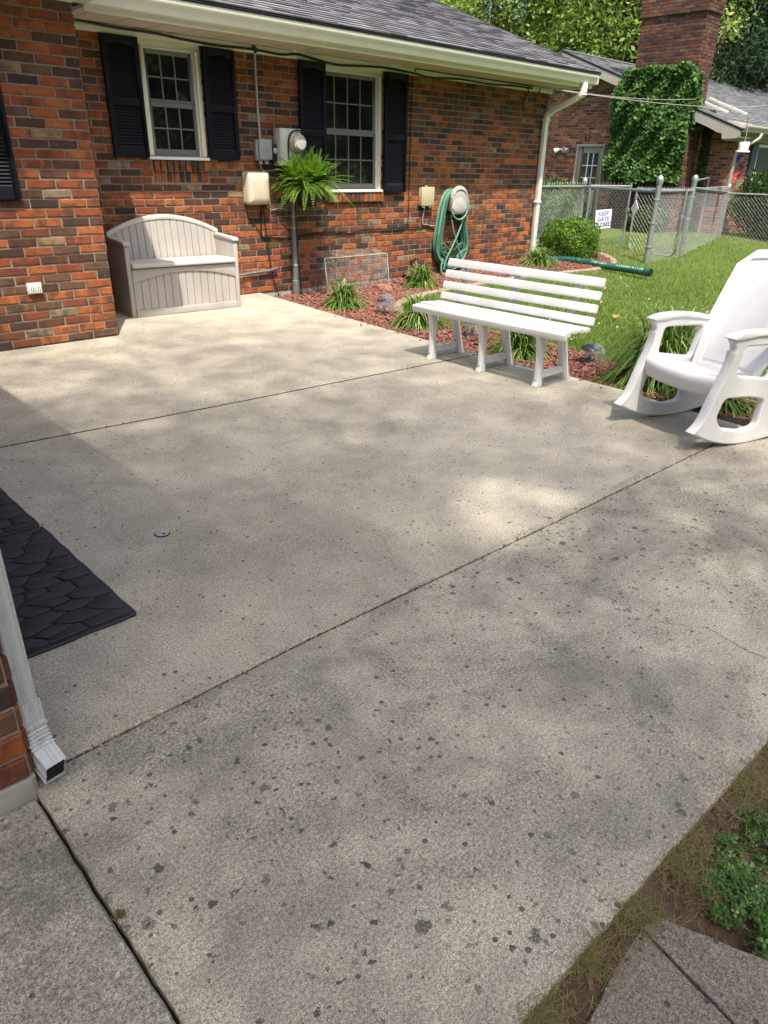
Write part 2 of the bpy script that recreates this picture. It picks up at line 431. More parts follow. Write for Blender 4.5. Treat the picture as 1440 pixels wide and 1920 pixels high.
M['grass'] = leafy('grass_blade', [(0.0, (0.075, 0.145, 0.022)), (0.5, (0.13, 0.225, 0.036)), (0.85, (0.19, 0.27, 0.06)), (1.0, (0.29, 0.25, 0.11))], 0.25, 0.5, (0.9, 0.45, (0.20, 0.235, 0.07)))
M['boxwood'] = leafy('boxwood_leaf', [(0.0, (0.03, 0.075, 0.012)), (0.5, (0.075, 0.16, 0.020)), (0.85, (0.14, 0.25, 0.03)), (1.0, (0.20, 0.31, 0.04))], 0.25, 0.35)
M['hedge'] = leafy('hedge_leaf', [(0.0, (0.018, 0.045, 0.012)), (0.6, (0.04, 0.09, 0.018)), (1.0, (0.10, 0.16, 0.03))], 0.25, 0.4)
M['ivy'] = leafy('ivy_leaf', [(0.0, (0.014, 0.042, 0.011)), (0.5, (0.034, 0.09, 0.018)), (0.82, (0.075, 0.16, 0.03)), (1.0, (0.16, 0.27, 0.06))], 0.2, 0.3)
M['fern'] = leafy('fern_leaf', [(0.0, (0.07, 0.16, 0.018)), (0.5, (0.15, 0.28, 0.035)), (1.0, (0.27, 0.40, 0.08))], 0.35, 0.45)
M['liriope'] = leafy('variegated_blade', [(0.0, (0.045, 0.105, 0.022)), (0.62, (0.12, 0.21, 0.04)), (0.84, (0.28, 0.34, 0.12)), (1.0, (0.46, 0.46, 0.22))], 0.25, 0.4)
M['clover'] = leafy('clover_leaf', [(0.0, (0.03, 0.075, 0.020)), (0.5, (0.065, 0.135, 0.036)), (0.85, (0.12, 0.21, 0.06)), (1.0, (0.22, 0.29, 0.11))], 0.25, 0.45)
M['dry_grass'] = leafy('dry_grass_blade', [(0.0, (0.15, 0.10, 0.055)), (0.4, (0.30, 0.22, 0.12)), (0.6, (0.22, 0.19, 0.075)), (0.8, (0.12, 0.17, 0.04)), (1.0, (0.09, 0.16, 0.03))], 0.2, 0.6)
M['tree_bright'] = leafy('bright_leaf', [(0.0, (0.10, 0.18, 0.04)), (0.5, (0.23, 0.33, 0.09)), (1.0, (0.42, 0.50, 0.20))], 0.45, 0.45)
M['tree_mid'] = leafy('mid_green_leaf', [(0.0, (0.05, 0.105, 0.025)), (0.5, (0.12, 0.20, 0.05)), (1.0, (0.24, 0.33, 0.11))], 0.4, 0.45)
M['tree_dark'] = leafy('dark_needle', [(0.0, (0.010, 0.028, 0.014)), (0.6, (0.02, 0.05, 0.022)), (1.0, (0.045, 0.085, 0.035))], 0.15, 0.55)
M['dead_leaf'] = leafy('dead_leaf', [(0.0, (0.36, 0.20, 0.08)), (1.0, (0.46, 0.30, 0.14))], 0.2, 0.6)

# ------------------------------------------------------------------ helpers: meshes
class MB:
    def __init__(self):
        self.v, self.f, self.r = [], [], []
        self.rnd = 0.0
    def add(self, vs, fs):
        b = len(self.v)
        self.v += [tuple(x) for x in vs]
        for f in fs:
            self.f.append(tuple(i + b for i in f))
            self.r.append(self.rnd)
        return self
    def box(self, x0, x1, y0, y1, z0, z1):
        return self.add([(x0, y0, z0), (x1, y0, z0), (x1, y1, z0), (x0, y1, z0), (x0, y0, z1), (x1, y0, z1), (x1, y1, z1), (x0, y1, z1)],
                        [(3, 2, 1, 0), (4, 5, 6, 7), (0, 1, 5, 4), (1, 2, 6, 5), (2, 3, 7, 6), (3, 0, 4, 7)])
    def obox(self, c, hx, hy, hz, ax=(1, 0, 0), ay=(0, 1, 0), az=(0, 0, 1)):
        c, ax, ay, az = Vector(c), Vector(ax), Vector(ay), Vector(az)
        vs = [c + ax * (sx * hx) + ay * (sy * hy) + az * (sz * hz) for sz in (-1, 1) for sx, sy in ((-1, -1), (1, -1), (1, 1), (-1, 1))]
        return self.add(vs, [(3, 2, 1, 0), (4, 5, 6, 7), (0, 1, 5, 4), (1, 2, 6, 5), (2, 3, 7, 6), (3, 0, 4, 7)])
    def prism(self, pts, off):
        """closed outline of 3D points, pushed along the vector off"""
        off = Vector(off)
        n = len(pts)
        a = [Vector(p) for p in pts]
        b = [p + off for p in a]
        return self.add(a + b, [tuple(range(n - 1, -1, -1)), tuple(range(n, 2 * n))] + [(i, (i + 1) % n, n + (i + 1) % n, n + i) for i in range(n)])
    def tube(self, pts, r, n=8, cap=True, flat=1.0):
        pts = [Vector(p) for p in pts]
        m = len(pts)
        rs = r if isinstance(r, (list, tuple)) else [r] * m
        rings = []
        ref = None
        for i, p in enumerate(pts):
            t = (pts[min(i + 1, m - 1)] - pts[max(i - 1, 0)])
            if t.length < 1e-9:
                t = Vector((0, 0, 1))
            t.normalize()
            if ref is None:
                ref = t.orthogonal().normalized()
            ref = (ref - t * ref.dot(t))
            ref = ref.normalized() if ref.length > 1e-6 else t.orthogonal().normalized()
            bi = t.cross(ref)
            rings.append([p + ref * (rs[i] * math.cos(2 * math.pi * k / n)) + bi * (rs[i] * flat * math.sin(2 * math.pi * k / n)) for k in range(n)])
        vs = [q for rg in rings for q in rg]
        fs = [(i * n + k, i * n + (k + 1) % n, (i + 1) * n + (k + 1) % n, (i + 1) * n + k) for i in range(m - 1) for k in range(n)]
        if cap:
            fs += [tuple(range(n - 1, -1, -1)), tuple((m - 1) * n + k for k in range(n))]
        return self.add(vs, fs)
    def lathe(self, prof, c=(0, 0, 0), n=20, axis='Z'):
        vs, m = [], len(prof)
        for (r, z) in prof:
            for k in range(n):
                a = 2 * math.pi * k / n
                x, y = r * math.cos(a), r * math.sin(a)
                q = (x, y, z) if axis == 'Z' else ((x, -z, y) if axis == '-Y' else (z, x, y))
                vs.append((c[0] + q[0], c[1] + q[1], c[2] + q[2]))
        fs = [(i * n + k, i * n + (k + 1) % n, (i + 1) * n + (k + 1) % n, (i + 1) * n + k) for i in range(m - 1) for k in range(n)]
        fs += [tuple(range(n - 1, -1, -1)), tuple((m - 1) * n + k for k in range(n))]
        return self.add(vs, fs)

ORIG = {}
def origin_of(o):
    return ORIG.get(o.name, Vector((0, 0, 0))) if o else Vector((0, 0, 0))

def link(name, mesh, parent=None, loc=None):
    o = bpy.data.objects.new(name, mesh)
    C.objects.link(o)
    if parent is not None:
        o.parent = parent
    if loc is not None:
        o.location = loc
    return o

def finish(me, smooth, angle=35):
    if smooth:
        me.polygons.foreach_set('use_smooth', [True] * len(me.polygons))
        try:
            me.set_sharp_from_angle(angle=math.radians(angle))
        except Exception:
            pass

def build(mb, name, mat, parent=None, smooth=False, kind=None, label=None, bevel=0.0, seg=2, fix=True):
    """ONE mesh object in world coordinates (stored relative to its thing's base)"""
    off = origin_of(parent)
    me = bpy.data.meshes.new(name)
    me.from_pydata([(v[0] - off.x, v[1] - off.y, v[2] - off.z) for v in mb.v], [], mb.f)
    if any(mb.r):
        me.attributes.new('rnd', 'FLOAT', 'FACE').data.foreach_set('value', mb.r)
    if fix or bevel:
        bm = bmesh.new(); bm.from_mesh(me)
        bmesh.ops.recalc_face_normals(bm, faces=bm.faces)
        if bevel:
            bmesh.ops.remove_doubles(bm, verts=bm.verts, dist=1e-5)
            es = [e for e in bm.edges if len(e.link_faces) == 2 and e.calc_face_angle(0) > math.radians(30)]
            bmesh.ops.bevel(bm, geom=es, offset=bevel, segments=seg, affect='EDGES', profile=0.5, clamp_overlap=True)
        bm.to_mesh(me); bm.free()
    me.materials.append(mat)
    finish(me, smooth or bevel > 0)
    o = link(name, me, parent)
    ORIG[o.name] = off
    if kind: o['kind'] = kind
    if label: o['label'] = label
    return o

def thing(name, label, cat, loc, group=None, kind=None):
    o = bpy.data.objects.new(name, None)
    o.empty_display_size = 0.2
    C.objects.link(o)
    o.location = loc
    ORIG[o.name] = Vector(loc)
    if label: o['label'] = label
    if cat: o['category'] = cat
    if group: o['group'] = group
    if kind: o['kind'] = kind
    return o

def tag(o, label, cat, group=None):
    o['label'] = label; o['category'] = cat
    if group: o['group'] = group
    return o

def np_mesh(name, verts, faces, mat, parent=None, rnd=None, kind=None, smooth=False):
    """fast mesh from arrays; faces is (N,k)"""
    off = origin_of(parent)
    verts = np.asarray(verts, dtype=np.float32) - np.array(off, dtype=np.float32)
    faces = np.asarray(faces, dtype=np.int32)
    n, k = faces.shape
    me = bpy.data.meshes.new(name)
    me.vertices.add(len(verts)); me.vertices.foreach_set('co', verts.ravel())
    me.loops.add(n * k); me.loops.foreach_set('vertex_index', faces.ravel())
    me.polygons.add(n)
    me.polygons.foreach_set('loop_start', np.arange(0, n * k, k, dtype=np.int32))
    me.update(calc_edges=True)
    if rnd is not None:
        me.attributes.new('rnd', 'FLOAT', 'FACE').data.foreach_set('value', np.asarray(rnd, dtype=np.float32))
    me.materials.append(mat)
    if smooth:
        me.polygons.foreach_set('use_smooth', [True] * n)
    o = link(name, me, parent)
    ORIG[o.name] = off
    if kind: o['kind'] = kind
    return o

def leaf_quads(cent, size, rng, normal=None, spread=1.0, aspect=0.55, sizevar=0.35):
    """one small folded-free leaf quad at each centre"""
    n = len(cent)
    nr = rng.normal(size=(n, 3))
    if normal is not None:
        nr = normal + nr * spread
    nr /= np.linalg.norm(nr, axis=1)[:, None] + 1e-9
    t = rng.normal(size=(n, 3)); t -= nr * (t * nr).sum(1)[:, None]
    t /= np.linalg.norm(t, axis=1)[:, None] + 1e-9
    b = np.cross(nr, t)
    s = size * (1 + sizevar * (rng.random(n) * 2 - 1))
    t = t * s[:, None]; b = b * (s * aspect)[:, None]
    v = np.stack([cent - t * 0.5, cent + b * 0.5 + t * 0.05, cent + t * 0.5, cent - b * 0.5 + t * 0.05], 1).reshape(-1, 3)
    f = np.arange(n * 4).reshape(n, 4)
    return v, f

def extruded(loops, depth, bev, mat_fn):
    """filled outline with holes, given thickness and a rounded edge; loops are lists of 2D points; mat_fn maps (a,b,c) to the world"""
    cu = bpy.data.curves.new('outline', 'CURVE')
    cu.dimensions = '2D'; cu.fill_mode = 'BOTH'
    cu.extrude = depth / 2 - bev; cu.bevel_depth = bev; cu.bevel_resolution = 2; cu.offset = -bev
    for lp in loops:
        sp = cu.splines.new('POLY')
        sp.points.add(len(lp) - 1)
        for q, (a, b) in zip(sp.points, lp):
            q.co = (a, b, 0, 1)
        sp.use_cyclic_u = True
    o = bpy.data.objects.new('outline', cu)
    C.objects.link(o)
    dg = bpy.context.evaluated_depsgraph_get()
    me = bpy.data.meshes.new_from_object(o.evaluated_get(dg))
    vs = [mat_fn(v.co.x, v.co.y, v.co.z) for v in me.vertices]
    fs = [tuple(p.vertices) for p in me.polygons]
    bpy.data.objects.remove(o); bpy.data.curves.remove(cu); bpy.data.meshes.remove(me)
    mb = MB(); mb.add(vs, fs)
    return mb

def smooth_pts(pts, n=6, closed=True):
    """Catmull-Rom through the points"""
    out, m = [], len(pts)
    for i in range(m if closed else m - 1):
        g = lambda k: np.array(pts[k % m] if closed else pts[min(max(k, 0), m - 1)], float)
        p0, p1, p2, p3 = g(i - 1), g(i), g(i + 1), g(i + 2)
        for j in range(n):
            t = j / n
            out.append(tuple(0.5 * ((2 * p1) + (-p0 + p2) * t + (2 * p0 - 5 * p1 + 4 * p2 - p3) * t * t + (-p0 + 3 * p1 - 3 * p2 + p3) * t ** 3)))
    if not closed:
        out.append(tuple(pts[-1]))
    return out

def round_corners(pts, r, n=4):
    out, m = [], len(pts)
    for i in range(m):
        p0, p, p1 = Vector(pts[i - 1]), Vector(pts[i]), Vector(pts[(i + 1) % m])
        a, b = (p0 - p), (p1 - p)
        rr = min(r, a.length * 0.45, b.length * 0.45)
        A, B = p + a.normalized() * rr, p + b.normalized() * rr
        for k in range(n + 1):
            t = k / n
            out.append(tuple((A * (1 - t) ** 2 + p * (2 * t * (1 - t)) + B * t * t)))
    return out

def duplicate(root, loc, rotz=0.0, label=None, scale=1.0):
    """a copy of a thing with copies of its parts and sub-parts"""
    r = root.copy(); C.objects.link(r); r.location = loc; r.rotation_euler = (0, 0, rotz); r.scale = (scale,) * 3
    if label: r['label'] = label
    for ch in list(root.children):
        c = ch.copy(); C.objects.link(c); c.parent = r
        for g in list(ch.children):
            d = g.copy(); C.objects.link(d); d.parent = c
    return r


# ------------------------------------------------------------------ ground
def bed_z(x, y):
    """mulch and lawn height: just under the patio, rising gently along the wall"""
    t = min(1.0, max(0.0, (y - 5.2) / 1.6))
    return -0.085 + 0.024 * max(0.0, min(x, 9.8) - 5.2) * t

mb = MB()
mb.add([(-600, -600, -0.13), (600, -600, -0.13), (600, 600, -0.13), (-600, 600, -0.13)], [(0, 1, 2, 3)])
g = build(mb, 'ground', M['lawn'], kind='structure', fix=False)

# lawn sheet, with a little unevenness, everywhere right of the patio and bed
xs = np.concatenate([np.linspace(4.3, 14, 60), np.linspace(14.5, 45, 40)])
ys = np.concatenate([np.linspace(-6, 9, 80), np.linspace(9.5, 40, 30)])
vx, vy = np.meshgrid(xs, ys, indexing='ij')
vz = np.vectorize(bed_z)(vx, vy) - 0.004 + 0.012 * np.sin(vx * 1.7 + vy * 0.9) * np.cos(vy * 1.3)
vz = np.where(vx < 5.4, np.minimum(vz, -0.085), vz)
idx = np.arange(vx.size).reshape(vx.shape)
fc = np.stack([idx[:-1, :-1], idx[1:, :-1], idx[1:, 1:], idx[:-1, 1:]], -1).reshape(-1, 4)
np_mesh('lawn', np.stack([vx, vy, vz], -1).reshape(-1, 3), fc, M['lawn'], kind='structure', smooth=True)

# mulch bed: from the patio edge to the edging, and along the house wall
EDGE = [(4.95, 1.2), (5.10, 2.0), (5.20, 2.7), (5.36, 3.2), (5.40, 3.9), (5.36, 4.6), (5.36, 5.2), (5.60, 5.68), (6.15, 5.98), (7.0, 6.1), (8.2, 6.12), (9.4, 6.02), (10.0, 5.95), (10.9, 6.15), (11.5, 6.7), (11.6, 7.3), (11.2, 7.7)]
EDGE_S = smooth_pts(EDGE, 6, closed=False)
BED = [(4.05, 1.2)] + [tuple(p) for p in EDGE_S] + [(9.9, 7.6), (9.9, 7.02), (4.4, 7.02), (4.3, 6.7)]
def inside(poly, x, y):
    x = np.asarray(x); y = np.asarray(y); c = np.zeros(x.shape, bool)
    n = len(poly)
    for i in range(n):
        x1, y1 = poly[i]; x2, y2 = poly[(i + 1) % n]
        if y1 == y2: continue
        c ^= ((y1 > y) != (y2 > y)) & (x < (x2 - x1) * (y - y1) / (y2 - y1) + x1)
    return c
gx, gy = np.meshgrid(np.linspace(4.0, 11.8, 140), np.linspace(1.1, 7.8, 120), indexing='ij')
gz = np.vectorize(bed_z)(gx, gy) + 0.014 + 0.008 * np.sin(gx * 5.1) * np.sin(gy * 4.3)
idx = np.arange(gx.size).reshape(gx.shape)
fc = np.stack([idx[:-1, :-1], idx[1:, :-1], idx[1:, 1:], idx[:-1, 1:]], -1).reshape(-1, 4)
cxm = gx.reshape(-1)[fc].mean(1); cym = gy.reshape(-1)[fc].mean(1)
np_mesh('mulch_bed', np.stack([gx, gy, gz], -1).reshape(-1, 3), fc[inside(BED, cxm, cym)], M['bed'], kind='structure', smooth=True)

# soil strip and ground at the near right corner of the patio
gx, gy = np.meshgrid(np.linspace(-0.4, 4.6, 110), np.linspace(-3.5, 0.38, 90), indexing='ij')
gz = -0.045 + 0.010 * np.sin(gx * 9) * np.sin(gy * 11) + 0.008 * np.sin(gx * 23 + gy * 17) + 0.024 * np.clip((gy - 0.20) / 0.12, 0, 1)
idx = np.arange(gx.size).reshape(gx.shape)
fc = np.stack([idx[:-1, :-1], idx[1:, :-1], idx[1:, 1:], idx[:-1, 1:]], -1).reshape(-1, 4)
np_mesh('soil_strip', np.stack([gx, gy, gz], -1).reshape(-1, 3), fc, M['soil'], kind='structure', smooth=True)

# ------------------------------------------------------------------ patio: four slabs with open joints
patio = thing('patio', None, None, (2.0, 3.0, 0.0), kind='structure')
def slab(outline, mat, top=0.0, name='concrete_slab'):
    # subdivide the outline and let the edges wander a little, then chip it with a small bevel
    pts = []
    n = len(outline)
    for i in range(n):
        a, b = Vector(outline[i]), Vector(outline[(i + 1) % n])
        k = max(1, int((b - a).length / 0.035))
        d = (b - a).normalized(); nrm = Vector((-d.y, d.x))
        for j in range(k):
            q = a.lerp(b, j / k)
            w = (random.random() - 0.5) * 0.0035 if j else 0
            q = q + nrm * w
            pts.append((q.x, q.y))
    mb = MB()
    m = len(pts)
    cx_, cy_ = sum(p[0] for p in pts) / m, sum(p[1] for p in pts) / m
    def ins(p, d):
        return p
    sgn_ = 1 if sum(outline[i][0] * outline[(i + 1) % n][1] - outline[(i + 1) % n][0] * outline[i][1] for i in range(n)) > 0 else -1
    inner = []
    for i in range(m):
        t_ = (Vector(pts[(i + 1) % m]) - Vector(pts[i - 1])).normalized()
        inner.append((pts[i][0] - t_.y * 0.005 * sgn_, pts[i][1] + t_.x * 0.005 * sgn_))
    vs = [(p[0], p[1], top - 0.13) for p in pts] + [(p[0], p[1], top - 0.006) for p in pts] + [inner[i] + (top,) for i in range(m)]
    fs = [(i, (i + 1) % m, m + (i + 1) % m, m + i) for i in range(m)] + [(m + i, m + (i + 1) % m, 2 * m + (i + 1) % m, 2 * m + i) for i in range(m)]
    fs += [tuple(2 * m + i for i in range(m))]
    mb.add(vs, fs)
    return build(mb, name, mat, patio)
slab([(0.29, 3.831), (0.927, 3.787), (2.10, 3.686), (3.788, 3.576), (4.425, 3.533), (4.44, 4.12), (4.55, 5.4), (4.72, 6.995), (2.535, 6.995), (2.535, 5.87), (0.29, 5.87)], M['concrete'])
slab([(0.275, 1.462), (1.133, 1.458), (2.21, 1.425), (3.815, 1.390), (4.24, 1.375), (4.33, 2.0), (4.38, 2.24), (4.425, 3.514), (3.788, 3.556), (2.10, 3.666), (0.927, 3.767), (0.29, 3.811)], M['concrete'])
slab([(0.256, 0.345), (0.687, 0.337), (1.067, 0.329), (1.703, 0.312), (4.17, 0.25), (4.235, 1.364), (3.815, 1.379), (2.21, 1.414), (1.133, 1.447), (0.275, 1.451), (0.255, 1.41)], M['concrete'])
slab([(-1.6, 0.36), (0.2475, 0.352), (0.2475, 0.75), (0.2475, 1.03), (0.247, 1.392), (-1.6, 1.392)], M['concrete_walk'], -0.004)
mbj = MB()
mbj.box(-1.7, 4.45, 0.40, 6.98, -0.12, -0.026)
mbj.prism([(0.29, 3.806, -0.02), (0.927, 3.762, -0.02), (2.10, 3.661, -0.02), (3.788, 3.551, -0.02), (4.425, 3.509, -0.02), (4.425, 3.535, -0.02), (3.788, 3.578, -0.02), (2.10, 3.688, -0.02), (0.927, 3.789, -0.02), (0.29, 3.833, -0.02)], (0, 0, 0.0165))
build(mbj, 'joint_soil', M['joint'], patio, fix=False)
# moss and grit squeezed along the joints
mg = MB()
def joint_grit(a, b, n, w):
    for _ in range(n):
        t = random.random()
        x = a[0] + (b[0] - a[0]) * t + random.gauss(0, w); y = a[1] + (b[1] - a[1]) * t + random.gauss(0, w)
        s = random.uniform(0.002, 0.005)
        mg.rnd = random.random()
        mg.obox((x, y, -0.013 + random.uniform(-0.006, 0.004)), s, s * random.uniform(0.6, 1.4), s * 0.7)
J1 = [(0.275, 1.4565), (1.133, 1.4525), (2.21, 1.4195), (3.815, 1.3845), (4.23, 1.37)]
J2 = [(0.29, 3.822), (0.927, 3.778), (2.10, 3.677), (3.788, 3.567), (4.425, 3.525)]
J3 = [(0.247, 0.35), (0.248, 1.40)]
for J in (J1, J2):
    for a, b in zip(J, J[1:]):
        joint_grit(a, b, int(420 * math.dist(a, b)), 0.0045)
build(mg, 'joint_grit', M['soil'], patio, kind='stuff', fix=False)

# hairline cracks across the near slabs
def crack(pts, wdt):
    m_ = MB(); P_ = []
    for a, b in zip(pts, pts[1:]):
        n = max(2, int(math.dist(a, b) / 0.012))
        for j in range(n):
            t = j / n; P_.append((a[0] + (b[0] - a[0]) * t + random.gauss(0, 0.0032), a[1] + (b[1] - a[1]) * t + random.gauss(0, 0.0032)))
    vs, fs = [], []
    for i in range(len(P_)):
        a = Vector(P_[max(i - 1, 0)]); b = Vector(P_[min(i + 1, len(P_) - 1)]); t = (b - a).normalized(); w = wdt * random.uniform(0.25, 1.0)
        vs += [(P_[i][0] - t.y * w, P_[i][1] + t.x * w, 0.0009), (P_[i][0] + t.y * w, P_[i][1] - t.x * w, 0.0009)]
    for i in range(len(P_) - 1): fs.append((2 * i, 2 * i + 1, 2 * i + 3, 2 * i + 2))
    m_.add(vs, fs); build(m_, 'crack', M['joint'], patio, fix=False)
crack([(1.72, 1.42), (1.84, 1.30), (1.82, 1.20), (1.95, 1.12)], 0.0009)
crack([(1.95, 1.05), (2.02, 0.92), (1.98, 0.78), (2.08, 0.64), (2.05, 0.50), (2.10, 0.33)], 0.0011)
crack([(1.62, 1.46), (1.60, 1.60), (1.72, 1.78), (1.70, 1.95)], 0.0007)

# ------------------------------------------------------------------ brick cutting
def courses(z0, nc, ch, xa, xb, openings, L, joint=0.0115, shift=0.0):
    """bricks of a running bond wall as (x0, x1, z0, z1), cut at the openings (x0, x1, z0, z1)"""
    out = []
    for i in range(nc):
        za = z0 + i * ch + joint / 2; zb = z0 + (i + 1) * ch - joint / 2
        free = [(xa, xb)]
        for (oa, ob, oz0, oz1) in openings:
            if zb <= oz0 + 0.012 or za >= oz1 - 0.012: continue
            nf = []
            for (a, b) in free:
                if ob <= a or oa >= b: nf.append((a, b)); continue
                if oa > a: nf.append((a, oa))
                if ob < b: nf.append((ob, b))
            free = nf
        base = xb - (L / 2 if i % 2 else 0.0) + shift
        k0 = math.floor((xa - base) / L) - 1
        k1 = math.ceil((xb - base) / L) + 1
        for (a, b) in free:
            for k in range(k0, k1):
                p = max(a, base + k * L + joint / 2); q = min(b, base + (k + 1) * L - joint / 2)
                if q - p > 0.03:
                    out.append((p, q, za, zb))
    return out

BRICK_MESH = {}
def brick_mesh(L, h, d, mat, holes=False):
    var = random.randrange(5)
    key = (round(L / 0.006), round(h, 4), round(d, 3), mat.name, var)
    if key not in BRICK_MESH:
        me = bpy.data.meshes.new('brick')
        c = 0.0035; x, z = round(L / 0.006) * 0.006 / 2, h / 2
        # worn outline: a few uneven points along each edge, an eased arris, straight sides into the wall
        per = [(-x + 2 * x * k / 4, -z) for k in range(4)] + [(x, -z), (x, 0.0)] + [(x - 2 * x * k / 4, z) for k in range(4)] + [(-x, z), (-x, 0.0)]
        jj = lambda s: random.uniform(-s, s)
        per = [(a + jj(0.0016), b + jj(0.0018)) for a, b in per]
        inn = [(a - math.copysign(c + abs(jj(0.002)), a) * (abs(a) > x * 0.9), b - math.copysign(c + abs(jj(0.002)), b) * (abs(b) > z * 0.9)) for a, b in per]
        m = len(per)
        vs = [(a, c, b) for a, b in per] + [(a, jj(0.0006), b) for a, b in inn] + [(a, d, b) for a, b in per]
        fs = [tuple(range(m, 2 * m))] + [(i, (i + 1) % m, m + (i + 1) % m, m + i) for i in range(m)] + [(2 * m + i, 2 * m + (i + 1) % m, (i + 1) % m, i) for i in range(m)]
        me.from_pydata(vs, [], fs); me.materials.append(mat)
        BRICK_MESH[key] = me
    return BRICK_MESH[key]

def single_brick(x0, x1, z0, z1, y, mat, parent, name='brick', d=0.05, proud=None):
    me = brick_mesh(x1 - x0, z1 - z0, d, mat)
    off = origin_of(parent)
    o = link(name, me, parent)
    o.location = ((x0 + x1) / 2 - off.x, y + (random.uniform(-0.0025, 0.0018) if proud is None else proud) - off.y, (z0 + z1) / 2 - off.z)
    o.rotation_euler = (random.uniform(-0.006, 0.006), random.uniform(-0.004, 0.004), random.uniform(-0.006, 0.006))
    o['rnd'] = random.random()
    return o

def joined_brick(mb, c, ax, L, h, nrm, d=0.05):
    """a brick of the joined brickwork: centre of its face, direction along the wall, outward normal"""
    mb.rnd = random.random() or 0.01
    j = random.uniform(-0.0025, 0.002)
    n = Vector(nrm); a = Vector(ax); z = Vector((0, 0, 1)); c = Vector(c) + n * j
    cc = 0.0035
    x, hh = L / 2, h / 2
    P = lambda u, w, k: c + a * (u + random.uniform(-0.0014, 0.0014)) + z * (w + random.uniform(-0.0014, 0.0014)) - n * k
    vs = [P(-x, -hh, cc), P(x, -hh, cc), P(x, hh, cc), P(-x, hh, cc), P(-x + cc, -hh + cc, 0), P(x - cc, -hh + cc, 0), P(x - cc, hh - cc, 0), P(-x + cc, hh - cc, 0), P(-x, -hh, d), P(x, -hh, d), P(x, hh, d), P(-x, hh, d)]
    mb.add(vs, [(4, 5, 6, 7), (0, 1, 5, 4), (1, 2, 6, 5), (2, 3, 7, 6), (3, 0, 4, 7), (8, 9, 1, 0), (9, 10, 2, 1), (10, 11, 3, 2), (11, 8, 0, 3)])

# ------------------------------------------------------------------ the house
WY = 7.0           # back wall face
NY = 5.878         # near wing face
CH = 0.0658        # course height
BL = 0.2085        # brick length with joint
house = thing('house', 'red brick ranch house with black louvred shutters beside the patio', 'house', (5.0, 7.0, 0.0))

# openings in the back wall: x0, x1, z0, z1
W1 = (3.552, 4.166, 1.330, 2.302)
W2 = (5.590, 6.552, 1.030, 2.302)
ROW1 = (3.575, 4.185, 1.128, 1.330)      # two rows of upright bricks under the first window
ROW2 = (5.650, 6.612, 0.920, 1.030)
back = courses(0.0, 35, CH, 2.54, 9.86, [W1, W2, ROW1, ROW2], BL, shift=0.06)
near = courses(0.0, 36, CH, 0.27, 2.528, [], BL, shift=0.0)
nearest = []
for b in near:
    if b[1] > 1.70: nearest.append((math.dist(((b[0] + b[1]) / 2, NY), (0, 0)) - 3.0, b, NY))
for b in back:
    if b[1] > 2.9: nearest.append((math.dist(((b[0] + b[1]) / 2, WY), (0, 0)) - 0.5 * (b[0] < 5.2 and b[2] < 1.3), b, WY))
# bricks of the corner right beside the camera
corner = courses(0.045, 30, CH, -1.2, 0.258, [], BL, shift=0.0)
for b in corner:
    if b[2] < 0.36 and b[1] > 0.05: nearest.append((-9.0, b, 1.41))
rows = []
def upright(x0, x1, z0, z1, n, y):
    w = (x1 - x0) / n
    for i in range(n):
        rows.append((x0 + i * w + 0.005, x0 + (i + 1) * w - 0.005, z0 + 0.004, z1 - 0.004, y))
upright(3.580, 4.180, 1.232, 1.328, 9, WY - 0.035)
upright(3.580, 4.180, 1.130, 1.228, 9, WY)
upright(5.655, 6.607, 0.922, 1.030, 14, WY - 0.035)
nearest.sort(key=lambda t: t[0])
keep = 300 - len(rows)
alone = nearest[:keep]
alone_ids = {(id(b)) for _, b, _ in alone}
for _, b, y in alone:
    single_brick(*b, y, M['brick'], house)
for (x0, x1, z0, z1, y) in rows:
    single_brick(x0, x1, z0, z1, y, M['brick'], house, d=0.10)
jm = MB()
for lst, y in ((near, NY), (back, WY), (corner, 1.41)):
    for b in lst:
        if id(b) in alone_ids: continue
        joined_brick(jm, ((b[0] + b[1]) / 2, y, (b[2] + b[3]) / 2), (1, 0, 0), b[1] - b[0], b[3] - b[2], (0, -1, 0))
# wing side faces and the gable end, seen only from other positions
for lst, x, nx in ((courses(0.0, 36, CH, 5.89, 6.99, [], BL), 2.538, 1), (courses(0.045, 36, CH, 1.42, 5.87, [(2.05, 3.0, -1, 2.05)], BL), 0.268, 1), (courses(0.0, 40, CH, 7.01, 13.4, [], BL), 9.87, 1)):
    for b in lst:
        joined_brick(jm, (x, (b[0] + b[1]) / 2, (b[2] + b[3]) / 2), (0, nx, 0), b[1] - b[0], b[3] - b[2], (nx, 0, 0))
build(jm, 'brickwork', M['brick'], house, kind='stuff', fix=False)

# mortar cores behind the bricks
mm = MB()
r_ = 0.0065
def core_y(x0, x1, y, z0, z1, openings=()):
    xsplit = sorted({x0, x1} | {v for o in openings for v in o[:2]})
    for a, b in zip(xsplit, xsplit[1:]):
        cuts = [(o[2], o[3]) for o in openings if o[0] <= a + 1e-6 and o[1] >= b - 1e-6]
        za = z0
        for c0, c1 in sorted(cuts):
            if c0 > za: mm.box(a, b, y + r_, y + 0.09, za, c0)
            za = max(za, c1)
        if za < z1: mm.box(a, b, y + r_, y + 0.09, za, z1)
core_y(2.54, 9.865, WY, 0.0, 2.303, [(W1[0], W1[1], W1[2], 3), (W2[0], W2[1], W2[2], 3)])
core_y(0.2, 2.527, NY, 0.0, 2.37)
core_y(-1.3, 0.257, 1.41, 0.045, 2.37)
mm.box(2.44, 2.531, NY + 0.09, WY + 0.09, 0.0, 2.37)
mm.box(0.17, 0.2615, 1.50, NY + 0.02, 0.045, 2.05 + 0.32)
mm.box(9.78, 9.8635, WY + 0.09, 13.4, 0.0, 2.62)
